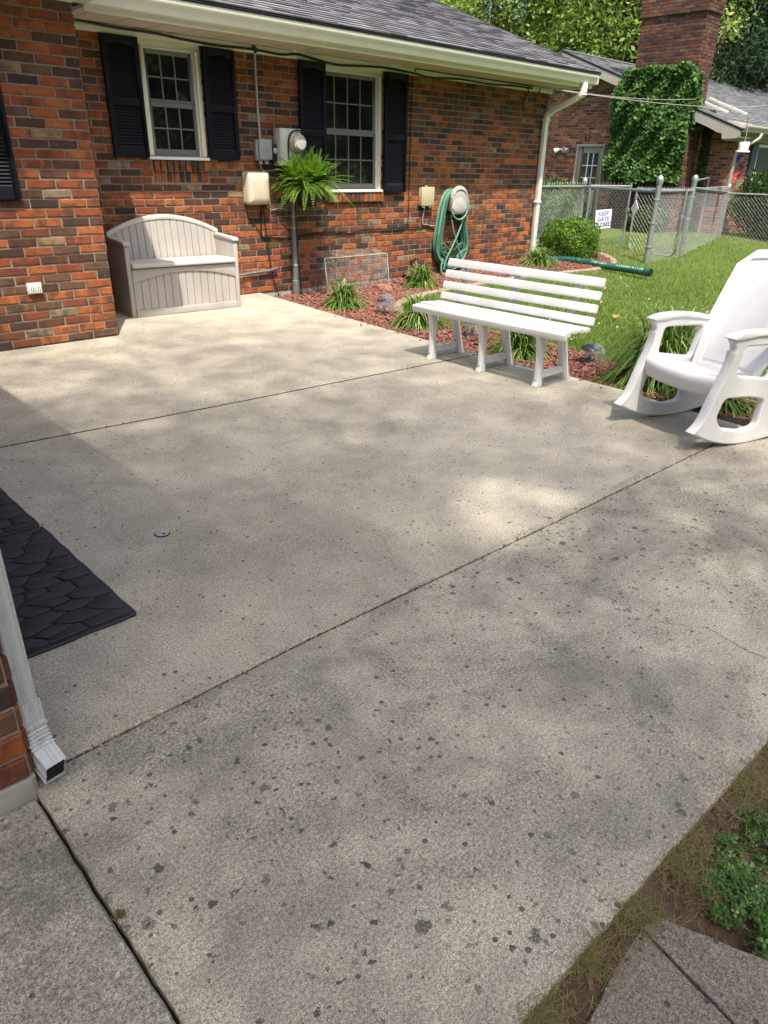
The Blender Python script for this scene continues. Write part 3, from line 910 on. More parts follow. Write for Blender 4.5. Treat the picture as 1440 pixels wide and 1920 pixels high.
build(mm, 'wall', M['mortar'], house, fix=False)

# foundation
fd = MB()
fd.box(4.40, 9.86, WY + 0.012, WY + 0.10, -0.30, -0.002)
build(fd, 'foundation', M['foundation'], house, fix=False)
fd = MB()
fd.prism([(-1.4, 1.402, -0.12), (0.252, 1.402, -0.12), (0.2625, 1.41, -0.12), (0.2625, 5.88, -0.12), (0.1, 5.88, -0.12), (0.1, 1.6, -0.12), (-1.4, 1.6, -0.12)], (0, 0, 0.163))
build(fd, 'foundation', M['foundation'], house)

# entrance door in the wing, beside the mats
dm_ = MB(); dm_.box(0.20, 0.245, 2.05, 3.0, 0.04, 2.05)
build(dm_, 'door', M['white_trim'], house, bevel=0.004)

# ---- windows
def window(W, cols, fw=0.045, name='window'):
    x0, x1, z0, z1 = W
    fr = MB()
    y0 = WY - 0.018
    zs = z0 + 0.035                                   # top of the sill
    fr.box(x0, x0 + fw, y0, WY + 0.06, zs, z1 - 0.05)
    fr.box(x1 - fw, x1, y0, WY + 0.06, zs, z1 - 0.05)
    fr.box(x0, x1, y0, WY + 0.06, z1 - 0.05, z1 + 0.001)
    w = build(fr, name, M['cream'], house, bevel=0.003)
    # inner white stop and sill
    st = MB()
    st.box(x0 + fw, x0 + fw + 0.016, y0 + 0.024, WY + 0.07, zs, z1 - 0.066)
    st.box(x1 - fw - 0.016, x1 - fw, y0 + 0.024, WY + 0.07, zs, z1 - 0.066)
    st.box(x0 + fw, x1 - fw, y0 + 0.024, WY + 0.07, z1 - 0.066, z1 - 0.0505)
    build(st, 'frame', M['white_trim'], w, bevel=0.002)
    sl = MB(); sl.prism([(x0 - 0.014, y0 - 0.030, z0 + 0.002), (x0 - 0.014, y0 - 0.030, z0 + 0.026), (x0 - 0.014, WY + 0.07, z0 + 0.038), (x0 - 0.014, WY + 0.07, z0 + 0.002)], (x1 - x0 + 0.028, 0, 0))
    build(sl, 'sill', M['white_trim'], w, bevel=0.003)
    gx0, gx1 = x0 + fw + 0.017, x1 - fw - 0.017
    gz0, gz1 = zs + 0.004, z1 - 0.068
    zm = (gz0 + gz1) / 2 + 0.01
    for (a, b, yy, bot, top) in ((zm, gz1, WY + 0.035, 0.03, 0.035), (gz0, zm, WY + 0.018, 0.055, 0.035)):
        sa = MB(); s = 0.032
        sa.box(gx0, gx0 + s, yy, yy + 0.03, a, b); sa.box(gx1 - s, gx1, yy, yy + 0.03, a, b)
        sa.box(gx0 + s, gx1 - s, yy, yy + 0.03, a, a + bot); sa.box(gx0 + s, gx1 - s, yy, yy + 0.03, b - top, b)
        build(sa, 'sash', M['window_grey'], w, bevel=0.002)
        mu = MB(); t = 0.0065
        pa, pb, qa, qb = gx0 + s, gx1 - s, a + bot, b - top
        for k in range(1, cols):
            xx = pa + (pb - pa) * k / cols
            mu.box(xx - t, xx + t, yy + 0.010, yy + 0.022, qa, qb)
        zz = (qa + qb) / 2
        for k in range(cols):
            xa = pa + (pb - pa) * k / cols + (t if k else 0); xb = pa + (pb - pa) * (k + 1) / cols - (t if k < cols - 1 else 0)
            mu.box(xa, xb, yy + 0.011, yy + 0.021, zz - t, zz + t)
        build(mu, 'muntin', M['window_grey'], w, fix=False)
        for k in range(cols):
            for (u, v) in ((qa, zz), (zz, qb)):
                xa = pa + (pb - pa) * k / cols; xb = pa + (pb - pa) * (k + 1) / cols
                gl = MB(); dy = random.uniform(-0.0006, 0.0006)
                gl.add([(xa, yy + 0.016 + dy, u), (xb, yy + 0.016 - dy, u), (xb, yy + 0.016, v), (xa, yy + 0.016, v)], [(0, 1, 2, 3)])
                build(gl, 'pane', M['glass'], w, fix=False)
    return w
window(W1, 3)
window(W2, 4)
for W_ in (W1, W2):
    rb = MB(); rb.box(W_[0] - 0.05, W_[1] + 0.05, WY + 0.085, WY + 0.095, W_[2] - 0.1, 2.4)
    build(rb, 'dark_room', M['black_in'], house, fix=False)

# ---- shutters: frame with tilted louvres in two fields
SLAT = {}
def shutter(x0, x1, z0, z1, y, label=None):
    fr = MB(); t = 0.032; s = 0.045
    ya, yb = y - t, y
    zm = z0 + (z1 - z0) * 0.47
    fr.box(x0, x0 + s, ya, yb, z0, z1); fr.box(x1 - s, x1, ya, yb, z0, z1)
    fr.box(x0 + s, x1 - s, ya, yb, z0, z0 + 0.085)
    fr.box(x0 + s, x1 - s, ya, yb, zm - 0.03, zm + 0.03)
    # arched top rail
    pts = [(x0 + s, ya, z1)]
    for k in range(9):
        u = k / 8
        pts.append((x0 + s + (x1 - x0 - 2 * s) * u, ya, z1 - 0.085 + 0.028 * math.sin(math.pi * u)))
    pts.append((x1 - s, ya, z1))
    fr.prism(pts, (0, t, 0))
    fr.box(x0 + s, x1 - s, yb - 0.004, yb - 0.001, z0 + 0.08, z1 - 0.03)
    sh = build(fr, 'shutter', M['shutter'], house, bevel=0.003, label=label)
    for (a, b) in ((z0 + 0.085, zm - 0.03), (zm + 0.03, z1 - 0.075)):
        n = max(4, int((b - a) / 0.0245)); st = (b - a) / n
        w = x1 - x0 - 2 * s
        key = (round(w, 3), round(st, 4))
        if key not in SLAT:
            m_ = MB()
            m_.prism([(-w / 2, -0.026, -st * 0.42), (-w / 2, -0.023, -st * 0.50), (-w / 2, -0.003, st * 0.40), (-w / 2, -0.006, st * 0.50)], (w, 0, 0))
            me = bpy.data.meshes.new('slat'); me.from_pydata(m_.v, [], m_.f)
            bm = bmesh.new(); bm.from_mesh(me); bmesh.ops.recalc_face_normals(bm, faces=bm.faces); bm.to_mesh(me); bm.free()
            me.materials.append(M['lit_louvre']); SLAT[key] = me
        for i in range(n):
            o = link('slat', SLAT[key], sh)
            off = origin_of(house)
            o.location = ((x0 + x1) / 2 - off.x, y - off.y, a + (i + 0.5) * st - off.z)
    return sh
shutter(3.205, 3.548, 1.345, 2.300, WY - 0.004)
shutter(4.192, 4.546, 1.345, 2.300, WY - 0.004)
shutter(5.322, 5.680, 1.030, 2.296, WY - 0.024)
shutter(6.582, 6.948, 1.030, 2.296, WY - 0.024)
shutter(1.600, 1.943, 1.050, 2.30, NY - 0.004)

# ---- frieze, soffit, gutter, roof of the main block
fz_ = MB()
fz_.box(2.545, 9.93, WY - 0.022, WY + 0.06, 2.304, 2.372)
build(fz_, 'frieze_board', M['cream'], house, bevel=0.003)
GY = 6.42          # gutter back
RM = 0.365         # roof pitch
EX = 10.06         # roof end
so = MB()
n = 64
xs_ = np.linspace(2.86, 10.0, n + 1)
for i in range(n):
    k = i % 3
    sp1 = MB(); sp1.box(xs_[i] + 0.002, xs_[i + 1] - 0.002, GY + 0.022, WY - 0.024, 2.374 + (0.0025 if k == 0 else 0), 2.388)
    build(sp1, 'soffit_panel', M['soffit'], house, fix=False)
so.box(2.86, 10.0, GY + 0.022, WY, 2.3885, 2.40)
build(so, 'soffit', M['soffit'], house, fix=False)
fa = MB()
fa.box(2.855, EX, GY, GY + 0.020, 2.352, 2.500)
build(fa, 'fascia', M['cream'], house, bevel=0.002)
def gutter(x0, x1, parent, mat, yb, zb, zt, name='gutter'):
    """K-style gutter: profile in y-z pushed along x"""
    h = zt - zb
    prof = [(yb, zb), (yb - 0.055, zb), (yb - 0.062, zb + 0.10 * h), (yb - 0.070, zb + 0.42 * h), (yb - 0.092, zb + 0.62 * h), (yb - 0.100, zb + 0.80 * h), (yb - 0.100, zt), (yb - 0.092, zt + 0.003), (yb - 0.086, zt), (yb - 0.090, zb + 0.82 * h), (yb - 0.05, zb + 0.02), (yb - 0.004, zb + 0.02), (yb - 0.004, zt), (yb, zt)]
    g = MB(); g.prism([(x0, a, b) for a, b in prof], (x1 - x0, 0, 0))
    return build(g, name, mat, parent, bevel=0.0015, seg=1)
gutter(2.86, EX - 0.01, house, M['cream'], GY - 0.001, 2.392, 2.512)
cp = MB(); cp.box(EX - 0.012, EX - 0.004, GY - 0.10, GY - 0.001, 2.396, 2.512)
build(cp, 'gutter_end_cap', M['cream'], house, bevel=0.002)
dr = MB(); dr.prism([(2.86, GY - 0.112, 2.517), (2.86, GY - 0.112, 2.531), (2.86, GY + 0.02, 2.58), (2.86, GY + 0.02, 2.562)], (EX + 0.02 - 2.86, 0, 0))
build(dr, 'drip_edge', M['drip'], house)
# seams in the gutter where lengths join

# boxed eave end
be = MB()
be.prism([(EX - 0.06, GY + 0.02, 2.352), (EX - 0.06, GY + 0.02, 2.53), (EX - 0.06, WY + 0.25, 2.53 + 0.23), (EX - 0.06, WY + 0.25, 2.62), (EX - 0.06, WY - 0.03, 2.352)], (0.045, 0, 0))
build(be, 'eave_return', M['cream'], house, bevel=0.002)
rk = MB()
rk.prism([(EX - 0.012, GY + 0.02, 2.46), (EX - 0.012, GY + 0.02, 2.565), (EX - 0.012, 11.0, 2.565 + RM * (11.0 - GY - 0.02)), (EX - 0.012, 11.0, 2.46 + RM * (11.0 - GY - 0.02))], (0.022, 0, 0))
build(rk, 'rake_board', M['cream'], house)

def shingles(name, parent, mat, x0, x1, y0, z0, y1, pitch, expo, singles=0):
    """courses of tabs over a roof slope rising in +y; every tab has its own butt edge"""
    mb = MB(); left = singles
    ln = math.sqrt(1 + pitch * pitch)
    dy, dz = 1 / ln, pitch / ln
    L = (y1 - y0) * ln
    n = int(L / expo)
    for i in range(n):
        s0 = i * expo; x = x0 + random.uniform(-0.2, 0)
        while x < x1:
            w = random.choice((0.12, 0.16, 0.2, 0.25, 0.31)) * random.uniform(0.9, 1.1)
            a, b = max(x, x0), min(x + w - 0.004, x1)
            x += w
            if b - a < 0.02: continue
            th = random.choice((0.006, 0.006, 0.011))
            e = random.uniform(-0.004, 0.004)
            p = lambda s, u: (y0 + s * dy - u * dz, z0 + s * dz + u * dy)
            ya, za = p(s0 + e, 0.012 + th); yb, zb = p(s0 + e, 0.006); yc, zc = p(s0 + expo + 0.012, 0.008)
            vs = [(a, yb, zb), (b, yb, zb), (b, ya, za), (a, ya, za), (b, yc, zc), (a, yc, zc)]
            if left and a > 2.9:
                one = MB(); one.add(vs, [(0, 1, 2, 3), (3, 2, 4, 5), (0, 3, 5), (1, 4, 2)])
                build(one, name, mat, parent, fix=False)['rnd'] = random.random(); left -= 1
                continue
            mb.rnd = random.random() or 0.01
            mb.add(vs, [(0, 1, 2, 3), (3, 2, 4, 5), (0, 3, 5), (1, 4, 2)])
    build(mb, name if not singles else 'shingles', mat, parent, kind='stuff', fix=False)
    dk = MB()
    dk.prism([(x0, y0 + 0.01, z0 - 0.02), (x0, y0 + 0.01, z0 + 0.004), (x0, y1, z0 + 0.004 + pitch * (y1 - y0 - 0.01)), (x0, y1, z0 - 0.02 + pitch * (y1 - y0 - 0.01))], (x1 - x0, 0, 0))
    build(dk, 'roof', M['drip'], parent, fix=True)
shingles('shingle', house, M['shingle'], 2.5, EX + 0.02, GY - 0.115, 2.531, 11.0, RM, 0.115, singles=300)
# back slope of the main roof, the wing roofs and their eaves (outside the frame, they cast the shade)
rf = MB()
zr = 2.54 + RM * (11.0 - GY)
rf.prism([(2.5, 11.0, zr - 0.02), (2.5, 11.0, zr + 0.01), (2.5, 15.6, zr + 0.01 - RM * 4.6), (2.5, 15.6, zr - 0.02 - RM * 4.6)], (EX + 0.02 - 2.5, 0, 0))
zw = 2.50
rf.prism([(0.83, 5.36, zw), (0.83, 5.36, zw + 0.03), (0.83, 11.9, zw + 0.03 + RM * 6.54), (0.83, 11.9, zw + RM * 6.54)], (2.0, 0, 0))
rf.prism([(0.60, 0.85, zw), (0.60, 0.85, zw + 0.03), (-4.5, 0.85, zw + 0.03 + RM * 5.1), (-4.5, 0.85, zw + RM * 5.1)], (0, 8.0, 0))
build(rf, 'wing_roof', M['shingle'], house)
we = MB()
we.box(0.30, 2.80, 5.38, NY, 2.375, 2.39)
we.box(0.80, 2.83, 5.35, 5.378, 2.36, 2.50)
we.box(0.272, 0.57, 0.88, 5.38, 2.375, 2.39)
we.box(0.572, 0.60, 0.85, 5.348, 2.36, 2.50)
we.box(2.535, 2.80, NY, 6.30, 2.375, 2.39)
build(we, 'wing_eave', M['cream'], house)
wg = MB()
wg.prism([(2.45, NY, 2.375), (2.45, NY, 2.60), (2.45, 6.9, 2.98), (2.45, 6.9, 2.375)], (0.09, 0, 0))
wg.box(0.3, 2.527, NY - 0.02, NY + 0.05, 2.300, 2.374)
build(wg, 'wing_frieze', M['cream'], house)

# ---- far downspout at the end of the wall
def rect_tube(pts, hw, hd, side):
    """rectangular pipe along pts; side is the width direction"""
    mb = MB(); side = Vector(side).normalized()
    rings = []
    P = [Vector(p) for p in pts]
    for i, p in enumerate(P):
        t = (P[min(i + 1, len(P) - 1)] - P[max(i - 1, 0)]).normalized()
        s = (side - t * side.dot(t)).normalized(); b = t.cross(s)
        rings.append([p + s * (sx * hw) + b * (sy * hd) for sx, sy in ((-1, -1), (1, -1), (1, 1), (-1, 1))])
    vs = [q for r in rings for q in r]
    fs = [(i * 4 + k, i * 4 + (k + 1) % 4, (i + 1) * 4 + (k + 1) % 4, (i + 1) * 4 + k) for i in range(len(P) - 1) for k in range(4)]
    fs += [(3, 2, 1, 0), tuple((len(P) - 1) * 4 + k for k in range(4))]
    return mb.add(vs, fs)
DX = 9.80
ds = rect_tube([(DX, GY - 0.045, 2.40), (DX, GY - 0.045, 2.30), (DX, GY + 0.02, 2.235), (DX, WY - 0.14, 2.075), (DX, WY - 0.062, 2.02), (DX, WY - 0.047, 1.90), (DX, WY - 0.047, 0.09)], 0.040, 0.030, (1, 0, 0))
d_o = build(ds, 'downspout', M['white_trim'], house, bevel=0.004)
for z in (1.95, 0.86):
    cl = MB(); cl.box(DX - 0.056, DX + 0.056, WY - 0.088, WY - 0.012, z, z + 0.028)
    build(cl, 'bracket', M['cream'], d_o, bevel=0.002)
for (y, z) in ((GY - 0.030, 2.255), (WY - 0.078, 2.04)):
    cl = MB(); cl.obox((DX, y, z), 0.046, 0.038, 0.022, (1, 0, 0), (0, 0.8, -0.6), (0, 0.6, 0.8))
    build(cl, 'elbow', M['cream'], d_o, bevel=0.003)

# ---- near downspout right beside the camera: fluted tube, crimped elbow, mouth blacked for shade
dn = MB()
sx0, sy0 = 0.288, 1.470
def fluted(c, ax, ay, hw, hd, flutes=5):
    pts = []
    for side in range(4):
        a, b = (ax, ay) if side % 2 == 0 else (ay, ax)
        wa, wb = (hw, hd) if side % 2 == 0 else (hd, hw)
        sgn = (1, 1, -1, -1)[side]
        nrm = {0: -1, 1: 1, 2: 1, 3: -1}[side]
        for k in range(12):
            t = -1 + 2 * k / 12
            dep = 0.0035 * (0.5 + 0.5 * math.cos(math.pi * flutes * t)) if abs(t) < 0.86 else 0.0
            pts.append(c + a * (wa * t * sgn) + b * (nrm * (wb - dep)))
    return pts
path = [(0, 0, 2.38), (0, 0, 1.4), (0, 0, 0.6), (0, 0, 0.30), (0, 0, 0.215)]
hd_ = Vector((0.12, -0.99, 0)).normalized()
rings = []
AX, AY = Vector((1, 0, 0)), Vector((0, 1, 0))
for p in path:
    rings.append(fluted(Vector((sx0 + p[0], sy0 + p[1], p[2])), AX, AY, 0.0225, 0.031))
def skin(mb, rings, cap0=True, cap1=False):
    n = len(rings[0])
    vs = [q for r in rings for q in r]
    fs = [(i * n + k, i * n + (k + 1) % n, (i + 1) * n + (k + 1) % n, (i + 1) * n + k) for i in range(len(rings) - 1) for k in range(n)]
    if cap0: fs.append(tuple(range(n - 1, -1, -1)))
    if cap1: fs.append(tuple((len(rings) - 1) * n + k for k in range(n)))
    return mb.add(vs, fs)
skin(dn, rings)
near_ds = build(dn, 'downspout', M['spout'], house, smooth=True, label='pale fluted downspout at the near wall corner')
el = MB(); rings = []
yaw = math.atan2(hd_.y, hd_.x)
bx = Vector((-hd_.y, hd_.x, 0))
for k in range(51):
    t = k / 50
    if t < 0.30:
        c = Vector((sx0, sy0, 0.222 - 0.085 * t / 0.30)); th = 0.0; 
    else:
        u = (t - 0.30) / 0.70
        th = min(1.0, u / 0.7) * math.radians(70)
        c = prev + (Vector((0, 0, -1)) * math.cos(th) + hd_ * math.sin(th)) * 0.0039
    prev = c
    crimp = (0.0028 if k % 4 < 2 else -0.0012) if 0.22 < t < 0.72 else 0.0
    d = Vector((0, 0, -1)) * math.cos(th) + hd_ * math.sin(th)
    AXk = bx; AYk = d.cross(AXk).normalized()
    rings.append(fluted(c, AXk, AYk, 0.0245 + crimp, 0.0335 + crimp, 5))
skin(el, rings, cap0=False)
elb = build(el, 'elbow', M['spout'], near_ds, smooth=True)
mo = MB(); last = rings[-1]
cen = sum(last, Vector()) / len(last)
inner = [cen + (q - cen) * 0.93 - d * 0.004 for q in last]
mo.add(inner, [tuple(range(len(inner)))])  # black face painting the shade inside the spout
build(mo, 'mouth', M['black_in'], near_ds, fix=False)
sc_ = MB()
for (p) in ((sx0 + 0.0245, sy0 - 0.012, 0.205), (sx0 + 0.0245, sy0 + 0.014, 0.20)):
    sc_.lathe([(0.004, 0), (0.004, 0.003), (0.002, 0.004)], p, 8, 'X')
build(sc_, 'screw', M['galv'], near_ds)

# outlet cover on the near wall
ou = thing('outlet_cover', 'small pale outdoor outlet cover low on the near brick wall', 'outlet', (1.92, NY, 0.43))
ob = MB(); ob.box(1.866, 1.976, NY - 0.018, NY - 0.003, 0.392, 0.474)
build(ob, 'plate', M['pale_box'], ou, bevel=0.004)
for x in (1.878, 1.926):
    f_ = MB(); f_.box(x, x + 0.040, NY - 0.031, NY - 0.0185, 0.400, 0.464)
    build(f_, 'flap', M['white_trim'], ou, bevel=0.004)
    sl_ = MB(); sl_.box(x + 0.012, x + 0.016, NY - 0.033, NY - 0.0315, 0.410, 0.450); sl_.box(x + 0.026, x + 0.030, NY - 0.033, NY - 0.0315, 0.410, 0.450)
    build(sl_, 'slot', M['black_in'], ou, fix=False)

# ------------------------------------------------------------------ neighbouring house
NX = 18.0
nb = thing('neighbour_house', 'brick gabled house with ivy covered chimney beyond the chain link fence', 'house', (20.0, 12.0, -0.08))
pk_y, pk_z, npitch = 12.05, 3.84, 0.372
def gable_top(y): return pk_z - 0.08 - npitch * abs(y - pk_y)
DOOR = (10.86, 11.70, -0.2, 1.93)
nj = MB(); ncore = MB(); nsingle = 0
for b in courses(-0.12, 62, CH, 7.63, 16.45, [DOOR], BL):
    yc, zc = (b[0] + b[1]) / 2, (b[2] + b[3]) / 2
    if zc > gable_top(yc) - 0.02: continue
    if 10.40 < b[0] and b[1] < 13.0 and zc > 1.0 and nsingle < 300:
        nsingle += 1
        o = link('brick', brick_mesh(b[1] - b[0], b[3] - b[2], 0.05, M['brick_far']), nb)
        o.location = Vector((NX + random.uniform(-0.002, 0.002), yc, zc)) - origin_of(nb); o.rotation_euler = (0, 0, -math.pi / 2); o['rnd'] = random.random()
        continue
    joined_brick(nj, (NX, yc, zc), (0, -1, 0), b[1] - b[0], b[3] - b[2], (-1, 0, 0))
for b in courses(-0.12, 37, CH, 18.01, 26.0, [(19.3, 20.5, 0.7, 2.2)], BL):
    joined_brick(nj, ((b[0] + b[1]) / 2, 7.62, (b[2] + b[3]) / 2), (1, 0, 0), b[1] - b[0], b[3] - b[2], (0, -1, 0))
build(nj, 'brickwork', M['brick_far'], nb, kind='stuff', fix=False)
x_ = NX + 0.006
ncore.add([(x_, 7.63, -0.2), (x_, DOOR[0], -0.2), (x_, DOOR[0], gable_top(DOOR[0])), (x_, 7.63, gable_top(7.63))], [(0, 1, 2, 3)])
ncore.add([(x_, DOOR[0], DOOR[3]), (x_, DOOR[1], DOOR[3]), (x_, DOOR[1], gable_top(DOOR[1])), (x_, DOOR[0], gable_top(DOOR[0]))], [(0, 1, 2, 3)])
ncore.add([(x_, DOOR[1], -0.2), (x_, pk_y, -0.2), (x_, pk_y, gable_top(pk_y)), (x_, DOOR[1], gable_top(DOOR[1]))], [(0, 1, 2, 3)])
ncore.add([(x_, pk_y, -0.2), (x_, 16.45, -0.2), (x_, 16.45, gable_top(16.45)), (x_, pk_y, gable_top(pk_y))], [(0, 1, 2, 3)])
ncore.box(18.01, 26.0, 7.626, 7.70, -0.2, 2.33)
build(ncore, 'wall', M['mortar_far'], nb, fix=False)
# roof
ov = 17.40
for sgn, nm in ((-1, 'shingle'),):
    shingles('shingle', nb, M['shingle_far'], ov, 31.0, 7.26, pk_z + 0.12 - npitch * (pk_y - 7.26), pk_y, npitch, 0.13)
rr = MB()
rz = pk_z + 0.12
rr.prism([(ov, pk_y, rz - 0.03), (ov, pk_y, rz + 0.02), (ov, 16.9, rz + 0.02 - npitch * 4.85), (ov, 16.9, rz - 0.03 - npitch * 4.85)], (13.6, 0, 0))
build(rr, 'far_slope', M['shingle_far'], nb)
rg = MB(); rg.prism([(ov, pk_y - 0.12, rz - 0.015), (ov, pk_y, rz + 0.035), (ov, pk_y + 0.12, rz - 0.015)], (13.6, 0, 0))
build(rg, 'ridge_cap', M['shingle_far'], nb)
# rake boards, one each side
for sgn in (-1, 1):
    y1 = 7.30 if sgn < 0 else 16.8
    zz = lambda y: rz - 0.035 - npitch * abs(y - pk_y)
    pts = [(ov + 0.01, pk_y, zz(pk_y)), (ov + 0.01, y1, zz(y1)), (ov + 0.01, y1, zz(y1) - 0.13), (ov + 0.01, pk_y, zz(pk_y) - 0.19)]
    if sgn < 0:   # curved bracket where the eave is boxed in
        pts = [(ov + 0.01, pk_y, zz(pk_y)), (ov + 0.01, y1, zz(y1)), (ov + 0.01, y1, zz(y1) - 0.12), (ov + 0.01, y1 + 0.08, zz(y1) - 0.15), (ov + 0.01, 7.68, zz(y1) - 0.16), (ov + 0.01, 7.70, zz(y1) - 0.05), (ov + 0.01, 7.80, zz(7.8) - 0.22), (ov + 0.01, 8.05, zz(8.05) - 0.20), (ov + 0.01, pk_y, zz(pk_y) - 0.19)]
    b_ = MB(); b_.prism(pts, (0.03, 0, 0))
    build(b_, 'rake_board', M['taupe'], nb)
sf = MB()
for sgn, y1 in ((-1, 7.30), (1, 16.8)):
    sf.prism([(ov + 0.045, pk_y, rz - 0.16), (ov + 0.045, y1, rz - 0.16 - npitch * abs(y1 - pk_y)), (ov + 0.045, y1, rz - 0.175 - npitch * abs(y1 - pk_y)), (ov + 0.045, pk_y, rz - 0.175)], (0.55, 0, 0))
build(sf, 'soffit', M['taupe'], nb, kind='stuff')
eb = MB(); eb.prism([(ov + 0.04, 7.34, 2.14), (ov + 0.04, 7.34, 2.30), (ov + 0.04, 7.66, 2.36), (ov + 0.04, 7.66, 1.98), (ov + 0.04, 7.56, 1.96)], (0.62, 0, 0))
build(eb, 'eave_box', M['taupe'], nb, bevel=0.004)
ef = MB(); ef.box(18.03, 30.9, 7.35, 7.60, 2.12, 2.14)
build(ef, 'eave_soffit', M['taupe'], nb)
gutter(17.45, 30.8, nb, M['taupe'], 7.30, 2.13, 2.26, 'gutter')
fr_ = MB(); fr_.box(18.03, 30, 7.585, 7.6195, 1.98, 2.12); build(fr_, 'frieze_board', M['taupe'], nb)
nd_ = rect_tube([(18.42, 7.24, 2.13), (18.38, 7.26, 2.03), (18.10, 7.46, 1.84), (18.06, 7.58, 1.74), (18.06, 7.585, 0.0)], 0.038, 0.028, (1, 0, 0))
build(nd_, 'downspout', M['taupe'], nb, bevel=0.004)
# door with nine lights
df = MB()
y0, y1 = DOOR[0], DOOR[1]
df.box(NX - 0.02, NX + 0.08, y0, y0 + 0.055, -0.1, DOOR[3] - 0.055); df.box(NX - 0.02, NX + 0.08, y1 - 0.055, y1, -0.1, DOOR[3] - 0.055); df.box(NX - 0.02, NX + 0.08, y0, y1, DOOR[3] - 0.055, DOOR[3])
build(df, 'door_frame', M['taupe'], nb, bevel=0.004)
dl = MB()
a, b, z0, z1 = y0 + 0.058, y1 - 0.058, -0.05, DOOR[3] - 0.058
ga, gb, gz0, gz1 = a + 0.13, b - 0.13, 0.86, z1 - 0.15
dl.box(NX + 0.03, NX + 0.07, a, ga, z0, z1); dl.box(NX + 0.03, NX + 0.07, gb, b, z0, z1); dl.box(NX + 0.03, NX + 0.07, ga, gb, z0, gz0); dl.box(NX + 0.03, NX + 0.07, ga, gb, gz1, z1)
dr_ = build(dl, 'door', M['grey_door'], nb, bevel=0.003)
mt_ = MB()
for k in (1, 2):
    yy = ga + (gb - ga) * k / 3; mt_.box(NX + 0.035, NX + 0.055, yy - 0.011, yy + 0.011, gz0, gz1)
for k in (1, 2):
    zz = gz0 + (gz1 - gz0) * k / 3
    for j in range(3):
        u = ga + (gb - ga) * j / 3 + (0.011 if j else 0); v = ga + (gb - ga) * (j + 1) / 3 - (0.011 if j < 2 else 0)
        mt_.box(NX + 0.036, NX + 0.054, u, v, zz - 0.011, zz + 0.011)
build(mt_, 'muntin', M['white_trim'], dr_, fix=False)
for j in range(3):
    for k in range(3):
        pn = MB(); pn.box(NX + 0.058, NX + 0.062, ga + (gb - ga) * j / 3, ga + (gb - ga) * (j + 1) / 3, gz0 + (gz1 - gz0) * k / 3, gz0 + (gz1 - gz0) * (k + 1) / 3)
        build(pn, 'pane', M['glass_far'], dr_, fix=False)
kn = MB(); kn.lathe([(0.026, 0), (0.03, 0.02), (0.02, 0.05)], (NX + 0.03, b - 0.06, 0.86), 10, 'X'); 
build(kn, 'handle', M['brass'], dr_, smooth=True)
# front window and shutter
sh_ = MB(); sh_.box(18.95, 19.28, 7.58, 7.618, 0.6, 1.97); build(sh_, 'shutter', M['teal_shutter'], nb, bevel=0.004)
wf = MB()
wf.box(19.30, 19.36, 7.60, 7.65, 0.7, 1.95); wf.box(20.44, 20.5, 7.60, 7.65, 0.7, 1.95); wf.box(19.36, 20.44, 7.60, 7.65, 0.7, 0.76); wf.box(19.36, 20.44, 7.60, 7.65, 1.89, 1.95); wf.box(19.36, 20.44, 7.60, 7.65, 1.30, 1.35)
nw = build(wf, 'window', M['white_trim'], nb, bevel=0.003)
gp = MB(); gp.box(19.36, 20.44, 7.612, 7.622, 0.76, 1.89); build(gp, 'pane', M['teal_shutter'], nw, fix=False)
# skylights
for (x, y) in ((18.7, 8.75), (20.0, 8.85)):
    zc = rz - npitch * (pk_y - y)
    ayv = Vector((0, 1, npitch)).normalized(); nzv = Vector((0, -npitch, 1)).normalized()
    s_ = MB(); s_.obox(Vector((x, y, zc)) + nzv * 0.04, 0.03, 0.55, 0.035, (1, 0, 0), ayv, nzv)
    build(s_, 'roof_curb', M['pale_box'], nb, bevel=0.006)
# roof vent behind the chimney
rv = MB(); rv.lathe([(0.16, -0.1), (0.16, 0.12), (0.20, 0.14), (0.19, 0.22), (0.08, 0.27)], (18.9, 10.2, rz - npitch * (pk_y - 10.2)), 14)
build(rv, 'roof_vent', M['galv'], nb, smooth=True)
# horseshoe above the door
hs = thing('horseshoe', 'rusty horseshoe hung above the taupe back door', 'horseshoe', (NX, 11.42, 2.08))
h_ = MB(); h_.tube([(NX - 0.015, 11.42 + 0.065 * math.sin(a_), 2.08 - 0.075 * math.cos(a_)) for a_ in np.linspace(-2.6, 2.6, 16)], 0.013, 6)
build(h_, 'shoe', plain('rusty_iron', (0.12, 0.05, 0.035), 0.8, 0.2), hs, smooth=True)
# flood light
fl = thing('flood_light', 'twin white flood lights on the neighbouring brick wall beside the door', 'light', (NX, 12.07, 1.80))
f_ = MB(); f_.lathe([(0.07, 0), (0.07, 0.03), (0.04, 0.05)], (NX - 0.05, 12.07, 1.80), 12, 'X'); build(f_, 'mount', M['grey_box'], fl, smooth=True)
for s in (-1, 1):
    f_ = MB(); f_.tube([(NX - 0.05, 12.07 + s * 0.03, 1.80), (NX - 0.09, 12.07 + s * 0.09, 1.81), (NX - 0.14, 12.07 + s * 0.15, 1.79), (NX - 0.17, 12.07 + s * 0.20, 1.76)], [0.02, 0.025, 0.055, 0.065], 10)
    build(f_, 'lamp', M['white_trim'] if s > 0 else M['grey_box'], fl, smooth=True)

